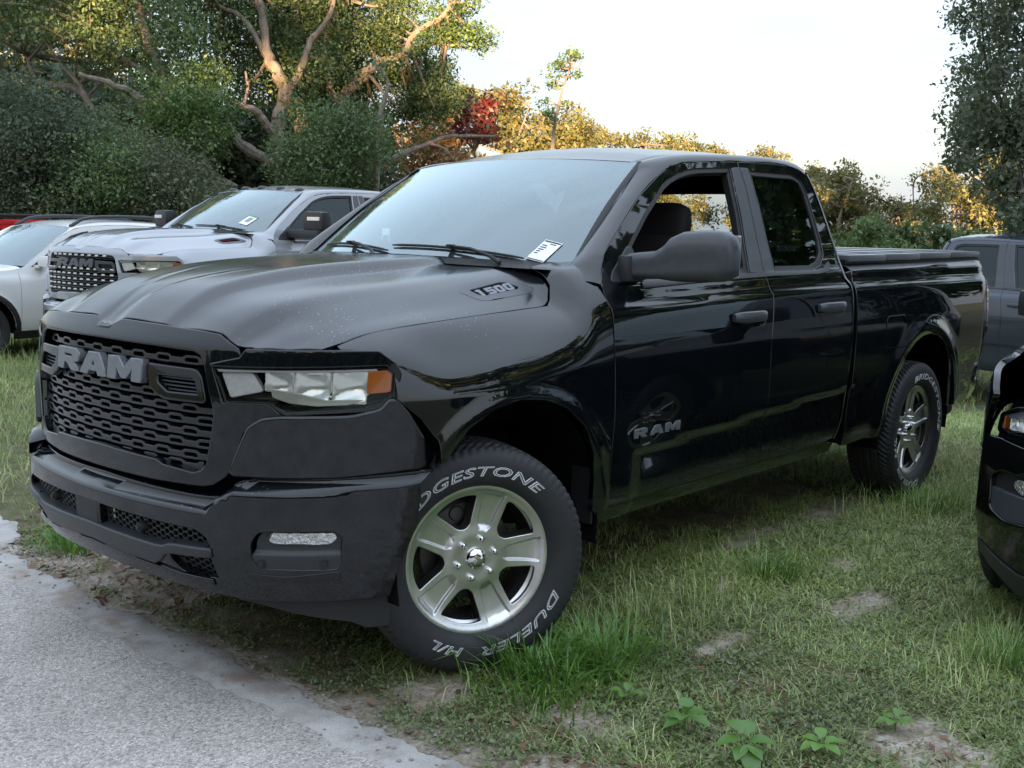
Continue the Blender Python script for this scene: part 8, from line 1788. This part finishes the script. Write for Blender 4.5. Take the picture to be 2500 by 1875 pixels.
    for sg in (1, -1):
        mm = MB(); mm.box((-.78, sg*1.00, 1.17), (.13, .20, .13), sg*.1, .04); mm.box((-.72, sg*.89, 1.11), (.06, .12, .04), 0, .01); mm.build('door_mirror', Pm if dark_trim else SATINB, T)
        w1 = make_wheel(T, (0, sg*.785, wheel_r), steer, R(10), flip=sg < 0, letters=False); w1.scale = (wheel_r/.405,)*3
        w2 = make_wheel(T, (-WB, sg*.785, wheel_r), 0, R(30), flip=sg < 0, letters=False); w2.scale = (wheel_r/.405,)*3
    return T

def build_jeep(label, loc, rz, Pm):
    """boxy off-road car with a hard top"""
    T = thing('off_road_car', label, 'car', loc, rz)
    def pl(nm, loops, f, hint, mat, par=T, **k): return panel(nm, loops, f, hint, par, mat, **k)
    ysd = lambda z: np.interp(z, [.4, .7, 1.15, 1.2, 1.85], [.78, .80, .79, .77, .66])
    F = lambda off=0.0: (lambda x, z: np.stack([np.asarray(x, float), ysd(np.asarray(z, float)) + off, np.asarray(z, float)], 1))
    wins = [[(-.85, 1.22), (-1.12, 1.74), (-1.70, 1.76), (-1.70, 1.22)], [(-1.84, 1.22), (-1.84, 1.76), (-2.45, 1.76), (-2.45, 1.22)], [(-2.58, 1.24), (-2.58, 1.76), (-3.2, 1.74), (-3.2, 1.24)]]
    def arc(c, r, a0, a1): return [(c + r*math.cos(R(a)), .42 + r*math.sin(R(a))) for a in np.linspace(a0, a1, 12)]
    for nm, lo, w in (('front_door', [(-.60, .50), (-.60, 1.18), (-.78, 1.20), (-1.06, 1.82), (-1.765, 1.84), (-1.765, .50)], 0), ('rear_door', [(-1.775, .50), (-1.775, 1.84), (-2.51, 1.84), (-2.51, .85), (-2.40, .50)], 1), ('rear_quarter', [(-2.52, .85), (-2.52, 1.84), (-3.30, 1.82), (-3.36, 1.0), (-3.36, .55)] + arc(-2.95, .47, 10, 150), 2)):
        me = panel_mesh(nm, [lo, rounded(wins[w], .03)], F(), LEFT, .08, Pm, lip=.02, rad=.005)
        a = link(nm, me, T); b = link(nm, mirror_mesh(me), T)
        mg = panel_mesh('window_glass', [rounded(wins[w], .03)], F(-.01), LEFT, .2, DGLASS, lip=0)
        link('window_glass', mg, a); link('window_glass', mirror_mesh(mg), b)
    b = MB(); b.box((.18, 0, 1.02), (1.55, 1.36, .36), 0, .06); b.build('hood', Pm, T)
    b = MB(); b.box((.98, 0, .98), (.06, 1.30, .46), 0, .03)
    g = b.build('grille', Pm, T)
    for i in range(7): q = MB(); q.box((1.012, -.36 + .12*i, 1.0), (.01, .06, .34), 0, .004); q.build('grille_slot', DARK, g)
    for sg in (1, -1):
        q = MB(); q.lathe([(.0, 1.03), (.09, 1.03), (.10, 1.0)], 20, 'X'); q.v[-1] += np.array([0, sg*.50, 1.05]); q.build('headlight', REFLECT, T)
        q = MB(); q.box((0, sg*.82, .93), (1.25, .30, .07), 0, .03); q.box((-2.95, sg*.82, .93), (1.15, .26, .07), 0, .03); q.build('wheel_flare', MATTEB, T)
        for x in (0, -2.95):
            w = make_wheel(T, (x, sg*.80, .41), 0, R(12), flip=sg < 0, letters=False)
    b = MB(); b.box((1.10, 0, .60), (.22, 1.55, .20), 0, .05); b.build('front_bumper', MATTEB, T)
    b = MB(); b.box((-2.0, 0, 1.865), (2.75, 1.36, .07), 0, .03); b.build('hard_top', Pm, T)
    b = MB(); b.box((-2.1, 0, 1.93), (1.6, 1.2, .03), 0, .01); [b.tube([(-1.35, sg*.60, 1.90), (-1.45, sg*.60, 1.96), (-2.9, sg*.60, 1.96)], .02, 6) for sg in (1, -1)]; b.build('roof_rack', MATTEB, T)
    sc = MB(); sc.quad((-.62, -.70, 1.22), (-.62, .70, 1.22), (-.98, .62, 1.80), (-.98, -.62, 1.80)); sc.build('windscreen', WSGLASS, T, smooth_shade=False)
    fr = MB(); [fr.tube([(-.60, sg*.73, 1.20), (-1.0, sg*.655, 1.83)], .035, 8) for sg in (1, -1)]; fr.tube([(-1.0, -.655, 1.83), (-1.0, .655, 1.83)], .04, 8); fr.build('screen_frame', Pm, T)
    b = MB(); b.box((-3.36, 0, 1.15), (.05, 1.45, 1.25), 0, .02); b.build('tailgate', Pm, T)
    b = MB(); b.box((-1.2, 0, .62), (4.0, 1.15, .35)); b.box((-2.0, 0, 1.1), (2.5, 1.4, .1)); b.build('underbody', DARK, T)
    return T

silver = build_truck('silver heavy-duty pickup with black studded grille and roof marker lamps', 'pickup truck', (-3.45, -6.96, -.035), R(4.2), 0.0, False, SILVER)
silver.scale = (1.06, 1.06, 1.06); silver.rotation_euler = (0, R(-1.6), R(4.2))
greyt = copy_tree(truck, None, {PAINT: GREYP, BUMPP: GREYP, CGLASS: DGLASS, GLOSSB: GREYP})
greyt.location = (-10.915, 1.202, -.386); greyt.rotation_euler = (0, 0, R(84.3))
tag(greyt, 'dark grey pickup parked sideways behind the black truck bed', 'pickup truck')
suv = build_suv('white_car', 'white crossover with black roof rails between the red car and silver pickup', 'car', (-2.45, -10.2, -.13), R(5), WHITE)
bcar = build_suv('black_car', 'black crossover front corner at the right edge, amber side marker', 'car', (-2.38, 2.91, -.04), R(4.3), CARBLK, rails=False, wheel_r=.37, dark_trim=False, steer=R(-6))
bcar.scale = (1.07, 1.07, 1.07)
jeep = build_jeep('red boxy car with hard top at the far left behind the white car', (-2.05, -13.10, -.38), R(8), RED)
for ch in greyt.children_recursive:
    if ch.name.startswith('door_mirror') and ch.parent.name.startswith('front_door'): ch.location.x += .60
# ================================================================== grass, weeds, litter
def grass_mat(name, cols, trans=.35): return leaf_mat(name, cols, trans, .45)
M_GRASS = grass_mat('grass blade', [(0.186, 0.274, 0.075), (0.263, 0.358, 0.102), (0.339, 0.440, 0.136), (0.438, 0.515, 0.188), (0.295, 0.389, 0.145), (0.656, 0.588, 0.290)])
M_GRASS2 = grass_mat('lush grass blade', [(0.087, 0.197, 0.034), (0.141, 0.284, 0.046), (0.207, 0.361, 0.061)])
M_STRAW = grass_mat('dry straw', [(0.286, 0.221, 0.111), (0.390, 0.312, 0.169), (0.221, 0.156, 0.078)])
M_COVER = grass_mat('ground cover leaf', [(0.104, 0.144, 0.055), (0.150, 0.208, 0.072), (0.198, 0.252, 0.093), (0.235, 0.234, 0.105)])
M_LITTER = grass_mat('dead leaf', [(.13, .065, .035), (.20, .11, .06), (.10, .06, .04), (.26, .17, .10)], .15)
M_WEED = grass_mat('broad weed leaf', [(0.119, 0.245, 0.042), (0.147, 0.280, 0.056)], .4)
def blades(P, L, Wd, head, lean, curl, rng):
    """5-vertex blades: base pair, middle pair, tip"""
    n = len(P)
    d = np.stack([np.cos(head), np.sin(head), np.zeros(n)], 1); s = np.stack([-np.sin(head), np.cos(head), np.zeros(n)], 1)
    up = np.array([0, 0, 1.0])
    m = P + (d*np.sin(lean)[:, None] + up*np.cos(lean)[:, None])*(L*.55)[:, None]
    l2 = np.clip(lean + curl, 0, 2.2)
    t = m + (d*np.sin(l2)[:, None] + up*np.cos(l2)[:, None])*(L*.45)[:, None]
    t[:, 2] = np.maximum(t[:, 2], P[:, 2] + .004)
    w = (s*(Wd/2)[:, None])
    V = np.stack([P - w, P + w, m - w*.8, m + w*.8, t], 1).reshape(-1, 3)
    k = (np.arange(n)*5)[:, None]
    F = np.concatenate([k + np.array([[0, 1, 3]]), k + np.array([[0, 3, 2]]), k + np.array([[2, 3, 4]])], 1).reshape(-1, 3)
    return V, F
def ground_z(x, y): return gz_(x, y)
def scatter(n, x0, x1, y0, y1, dens, rng):
    x = rng.uniform(x0, x1, n); y = rng.uniform(y0, y1, n)
    k = rng.random(n) < dens(x, y)
    return x[k], y[k]
def verge(x, y): return smooth(edge_x(y) + .0, edge_x(y) - .10, x)
def clump(x, y, f=4.0, seed=50, lo=.35, hi=.62): return smooth(lo, hi, fbm(x*f, y*f, seed))
def d_near(x, y):
    return verge(x, y)*(1 - .86*bareness(x, y))*(.30 + .70*clump(x, y))*smooth(.50, .05, x - .25*smooth(1.3, 2.2, y))
rng = np.random.default_rng(11)
VV, FF_, nb = [], [], 0
def put(V, F):
    global nb
    VV.append(V); FF_.append(F + nb); nb += len(V)
def field(n, box, dens, Lr, Wr, lean0, lean1, curl, rng):
    x, y = scatter(n, *box, dens, rng); m = len(x)
    P = np.stack([x, y, ground_z(x, y) - .004], 1)
    L = rng.uniform(*Lr, m)*(.7 + .6*fbm(x*2.3, y*2.3, 71)); Wd = rng.uniform(*Wr, m)
    put(*blades(P, L, Wd, rng.uniform(0, 2*math.pi, m), rng.uniform(lean0, lean1, m), rng.uniform(.1, curl, m), rng))
field(100000, (-3.4, .62, .55, 3.3), d_near, (.030, .085), (.0028, .0050), 1.0, 1.5, .5, rng)
field(50000, (-3.4, .62, .55, 3.3), d_near, (.025, .070), (.0026, .0048), .4, 1.3, .9, rng)
field(26000, (-3.4, .40, .70, 3.3), lambda x, y: d_near(x, y)*clump(x, y, 2.2, 91, .45, .65), (.06, .12), (.0026, .0045), .5, 1.3, 1.0, rng)
field(60000, (-3.4, .55, -1.4, .75), lambda x, y: verge(x, y)*.5*clump(x, y)*smooth(.35, -.3, x), (.03, .08), (.0025, .004), .2, 1.2, 1.0, rng)
field(80000, (-9.5, -3.4, -2.5, 3.6), lambda x, y: (1 - .85*bareness(x, y))*(.4 + .6*clump(x, y, 1.6)), (.05, .13), (.004, .0075), .3, 1.25, 1.0, rng)
field(70000, (-7.0, .50, -9.0, -1.3), lambda x, y: verge(x, y)*(1 - .85*bareness(x, y))*(.4 + .6*clump(x, y, 1.6))*smooth(.45, .0, x + .0*y), (.06, .15), (.004, .0075), .2, 1.1, 1.0, rng)
field(60000, (-34, -9.4, -16, 4), lambda x, y: .4 + .6*clump(x, y, .9), (.12, .30), (.012, .02), .1, .9, .9, rng)
field(26000, (-9.0, -1.0, -16, -8.8), lambda x, y: .5 + .5*clump(x, y, 1.2), (.10, .26), (.007, .012), .1, .9, .9, rng)
# taller stems along the sill and round the wheels
for cx, cy, rx, ry, n, l0, l1 in ((-.85, 1.10, .55, .14, 300, .10, .24), (-.62, 1.02, .18, .12, 120, .12, .26), (-3.55, 1.22, .50, .20, 420, .08, .22), (-3.2, 1.05, .4, .25, 240, .08, .22), (-1.9, 1.25, .7, .25, 160, .07, .16), (-1.30, 2.25, .40, .16, 420, .08, .18), (-1.9, 2.1, .4, .2, 240, .07, .16), (-4.6, 1.3, .5, .4, 300, .12, .3), (-2.2, -9.0, .8, .6, 500, .15, .4), (-2.0, -7.9, .7, .5, 400, .12, .32)):
    x = cx + rng.normal(size=n)*rx*.6; y = cy + rng.normal(size=n)*ry*.6
    P = np.stack([x, y, ground_z(x, y) - .004], 1)
    put(*blades(P, rng.uniform(l0, l1, n), rng.uniform(.0025, .0045, n), rng.uniform(0, 6.3, n), rng.uniform(.05, .95, n), rng.uniform(.2, 1.3, n), rng))
grass = link('grass', fast_mesh('grass', np.concatenate(VV), np.concatenate(FF_), M_GRASS, False))
tag(grass, 'green grass growing over the sandy verge', 'grass', kind='stuff')
# straw
VV, FF_, nb = [], [], 0
field(26000, (-3.4, .62, -1.2, 3.3), lambda x, y: verge(x, y)*(.40 + .60*bareness(x, y))*.95, (.04, .14), (.0018, .003), 1.25, 1.55, .15, rng)
straw = link('straw', fast_mesh('straw', np.concatenate(VV), np.concatenate(FF_), M_STRAW, False)); tag(straw, 'dry straw lying on the bare patches', 'straw', kind='stuff')
# low ground cover in front of and under the bumper
def flat_leaves(n, box, dens, sz, hgt, rng, tilt=.6, asp=.55):
    x, y = scatter(n, *box, dens, rng); m = len(x)
    P = np.stack([x, y, ground_z(x, y) + rng.random(m)*hgt], 1)
    h = rng.uniform(0, 6.3, m); t = rng.normal(size=m)*tilt
    a = np.stack([np.cos(h)*np.cos(t), np.sin(h)*np.cos(t), np.sin(t)], 1)
    b = np.cross(a, np.array([0, 0, 1.0])); b /= np.maximum(np.linalg.norm(b, axis=1, keepdims=True), 1e-6)
    b = b*np.cos(t*.7)[:, None] + np.array([0, 0, 1.0])*np.sin(rng.normal(size=m)*.5)[:, None]
    s = (sz*(.6 + .9*rng.random(m)))[:, None]
    V = np.stack([P - a*s, P + b*s*asp, P + a*s, P - b*s*asp], 1).reshape(-1, 3)
    return V, np.arange(m*4).reshape(-1, 4)
def d_cover(x, y): return verge(x, y)*(1 - .9*bareness(x, y))*clump(x, y, 5.5, 33, .30, .55)*smooth(-1.2, -.3, x)
V1, F1 = flat_leaves(120000, (-1.2, .70, -1.9, 2.9), d_cover, .0075, .022, rng)
V2, F2 = flat_leaves(60000, (-3.4, .2, .6, 3.3), lambda x, y: d_near(x, y)*.9, .009, .03, rng)
cover = link('ground_cover', fast_mesh('ground_cover', np.concatenate([V1, V2]), np.concatenate([F1, F2 + len(V1)]), M_COVER, False)); tag(cover, 'low creeping weeds along the pavement edge', 'ground cover', kind='stuff')
V1, F1 = flat_leaves(2600, (-.6, .80, -2.2, 2.8), lambda x, y: verge(x - .04, y)*(.15 + .85*clump(x, y, 3, 44, .4, .6)), .017, .02, rng, .35, .45)
V2, F2 = flat_leaves(500, (-.2, .75, -2.2, -.2), lambda x, y: verge(x - .05, y), .022, .02, rng, .35, .45)
litter = link('leaf_litter', fast_mesh('leaf_litter', np.concatenate([V1, V2]), np.concatenate([F1, F2 + len(V1)]), M_LITTER, False)); tag(litter, 'brown dead leaves scattered by the pavement', 'leaf litter', kind='stuff')
# pebbles broken off the pavement edge
pv = MB(); prng = np.random.default_rng(3)
for i in range(150):
    y = prng.uniform(-1.8, 1.8); x = float(edge_x(y)) + prng.normal()*.07; r = prng.uniform(.003, .009)
    bm = bmesh.new(); bmesh.ops.create_icosphere(bm, subdivisions=1, radius=r)
    for v in bm.verts: v.co = Vector((v.co.x*prng.uniform(.7, 1.3) + x, v.co.y*prng.uniform(.7, 1.3) + y, v.co.z*.6 + .008))
    bm.verts.index_update(); pv.add([tuple(v.co) for v in bm.verts], [[v.index for v in f.verts] for f in bm.faces]); bm.free()
peb = link('pebbles', pv.mesh('pebbles', simple('pebble', (.24, .22, .20), rough=.9, noise=.05))); tag(peb, 'small pebbles broken off the pavement edge', 'pebbles', kind='stuff')

def tuft(label, x, y, n, L, Wd, seed, spread=.06, mat=None, group='grass tufts'):
    rg = np.random.default_rng(seed); z = float(ground_z(np.array([x]), np.array([y]))[0])
    px = rg.normal(size=n)*spread; py = rg.normal(size=n)*spread
    P = np.stack([px, py, np.full(n, -.005)], 1)
    h = np.arctan2(py, px) + rg.normal(size=n)*.7
    V, F = blades(P, rg.uniform(.5, 1, n)*L, rg.uniform(.7, 1.2, n)*Wd, h, rg.uniform(.1, .8, n), rg.uniform(.2, 1.3, n), rg)
    o = link('grass_tuft', fast_mesh('grass_tuft', V, F, mat or M_GRASS2, False), None, (x, y, z))
    return tag(o, label, 'grass tuft', group)
tuft('wide bright tuft of grass covering the foot of the front tyre', -.02, 1.12, 420, .24, .0085, 1, .11)
tuft('grass tuft right of the front tyre, beside the wide one', -.24, 1.24, 300, .22, .008, 2, .10)
tuft('low grass tuft below the front tyre, nearest the road', .08, 1.26, 220, .17, .007, 3, .09)
tuft('dark upright grass tuft in the middle of the verge', -1.60, 1.16, 150, .20, .006, 4, .06)
tuft('grass tuft at the foot of the rear tyre', -3.35, 1.20, 160, .24, .006, 5, .10)
tuft('spindly grass tuft before the black car wheel', -1.22, 2.30, 120, .26, .004, 6, .05)
tuft('grass tuft beside the far pavement edge under the bumper', .42, -1.35, 130, .22, .007, 7, .07)
tuft('small grass tuft left of the far pavement edge', .30, -1.62, 90, .18, .006, 8, .05)
tuft('grass tuft in front of the white car wheel', -2.0, -8.9, 200, .45, .012, 9, .18)

def weed(label, x, y, leaves_, seed, hgt=.10, mat=None):
    hgt *= .75
    """broad-leaved weed: leaf list of (azimuth deg, length, height, pitch deg)"""
    z = float(ground_z(np.array([x]), np.array([y]))[0])
    o = thing('broad_leaf_weed', label, 'weed', (x, y, z), 0, 'broad-leaved weeds')
    st = MB(); st.tube([(0, 0, -.01), (.004, .002, hgt*.5), (0, 0, hgt)], [.0035, .003, .002], 6); st.build('stem', M_GRASS2, o)
    for az, L, h, pit in leaves_:
        L *= 1.05; h *= .75
        a = R(az); p = R(pit); n = 9; V = []; F = []
        for i in range(n):
            t = i/(n - 1); w = L*.40*math.sin(math.pi*min(1, t*.96 + .02))**.8*(1 - .25*t)
            r = .012 + L*t; zz = h + L*t*math.sin(p) - .35*L*t*t
            c = np.array([math.cos(a)*r*math.cos(p), math.sin(a)*r*math.cos(p), zz]); s = np.array([-math.sin(a), math.cos(a), 0])
            V += [c - s*w + np.array([0, 0, w*.28]), c, c + s*w + np.array([0, 0, w*.28])]
        F = [(i*3 + j, i*3 + j + 1, i*3 + j + 4, i*3 + j + 3) for i in range(n - 1) for j in range(2)]
        st2 = MB(); st2.add(V, F); st2.tube([(0, 0, h - .004), tuple(V[1])], .0016, 5); st2.build('leaf', mat or M_WEED, o)
    return o
weed('broad-leaved weed with six bright leaves, left of the pair by the front', .03, 1.76, [(20, .075, .10, 30), (95, .070, .09, 10), (160, .075, .085, 20), (215, .065, .10, 55), (280, .07, .08, 5), (330, .06, .07, 5), (50, .05, .11, 60)], 1, .11)
weed('broad-leaved weed with one long leaf hanging towards the camera', .06, 1.985, [(48, .085, .085, -25), (75, .055, .08, 0), (130, .08, .09, 15), (200, .07, .11, 45), (255, .075, .12, 30), (320, .075, .10, 10), (10, .06, .075, 5)], 2, .12)
weed('darker small weed with a yellow bud right of the weed pair', -.13, 2.13, [(10, .055, .06, 20), (80, .055, .055, 10), (140, .06, .06, 15), (210, .05, .07, 45), (270, .055, .06, 15), (330, .055, .055, 10)], 3, .075, M_GRASS2)
weed('low bright weed on the bare soil near the lower right corner', -.46, 2.22, [(0, .045, .05, 20), (60, .045, .05, 25), (120, .05, .05, 15), (190, .045, .06, 35), (250, .045, .05, 15), (310, .05, .045, 10)], 4, .06)
weed('small pale weed growing between tuft and weed pair', -.02, 1.50, [(20, .05, .05, 30), (110, .05, .05, 25), (200, .045, .055, 40), (300, .05, .05, 25)], 5, .06)
# stickers on the screens
def screen_card(label, base, rz, pts, group=None, green=False):
    o = link('window_tag', None if False else new_mesh('window_tag', pts, [(0, 1, 2, 3), (7, 6, 5, 4), (0, 4, 5, 1), (1, 5, 6, 2), (2, 6, 7, 3), (3, 7, 4, 0)], PAPER, False))
    return tag(o, label, 'price tag')
def card(label, Tm, a, t, w, h, rot, lines=True, green=False):
    """paper tag stuck on the outside of a truck windscreen at screen position (a,t)"""
    def FWs(a, t):
        xb = -.275 - .285*a**2; zb = 1.428 - .024*a**2; xt = -1.055 - .092*a**2; zt = 1.853 - .026*a**2
        bw = .020*math.sin(math.pi*t)
        return Vector((xb*(1-t) + xt*t + bw*.55, a*(.795*(1-t) + .672*t), zb*(1-t) + zt*t + bw*.85))
    p = FWs(a, t); ea = (FWs(a + .01, t) - p).normalized(); et = (FWs(a, t + .01) - p).normalized(); n = ea.cross(et).normalized()
    if n.x < 0: n = -n
    c, s = math.cos(rot), math.sin(rot); X = ea*c + et*s; Y = -ea*s + et*c
    def quad(x0, x1, y0, y1, lift, th=.0008):
        q = [p + X*x + Y*y + n*(lift + dz) for dz in (th, 0) for x, y in ((x0, y0), (x1, y0), (x1, y1), (x0, y1))]
        return [tuple(Tm @ v) for v in q]
    FQ = [(0, 1, 2, 3), (7, 6, 5, 4), (0, 4, 5, 1), (1, 5, 6, 2), (2, 6, 7, 3), (3, 7, 4, 0)]
    o = link('window_tag', new_mesh('window_tag', quad(-w/2, w/2, -h/2, h/2, .004), FQ, PAPER, False))
    if lines:
        b = MB()
        for y0, x0, x1, hh in ((.44, -.46, .46, .05), (-.46, -.46, .46, .035)): b.add(quad(x0*w, x1*w, y0*h - hh*h/2, y0*h + hh*h/2, .0052), FQ)
        for k, (x0, x1) in enumerate(((-.40, -.12), (-.40, -.05), (-.40, -.10), (-.40, -.20), (-.40, -.22))): b.add(quad(x0*w, x1*w, (.22 - .10*k)*h, (.255 - .10*k)*h, .0052), FQ)
        b.add(quad(-.05*w, .28*w, .33*h, .36*h, .0052), FQ)
        b.build('print', INK, o, smooth_shade=False)
    else:
        b = MB()
        for k in range(7): b.add(quad(-.25*w, .25*w, (-.2 + .075*k)*h, (-.165 + .075*k)*h, .0052), FQ)
        b.build('print', INK, o, smooth_shade=False)
        b = MB(); b.add(quad(-.5*w, .5*w, .40*h, .52*h, .0052), FQ); b.build('green_strip', GREENP, o, smooth_shade=False)
    return tag(o, label, 'price tag')
bpy.context.view_layer.update()
card('white printed tag on the lower corner of the black truck windscreen', truck.matrix_world, .86, .085, .078, .125, R(-14))
card('white tag with green strip on the silver pickup windscreen', silver.matrix_world, .72, .22, .11, .15, R(-16), False)
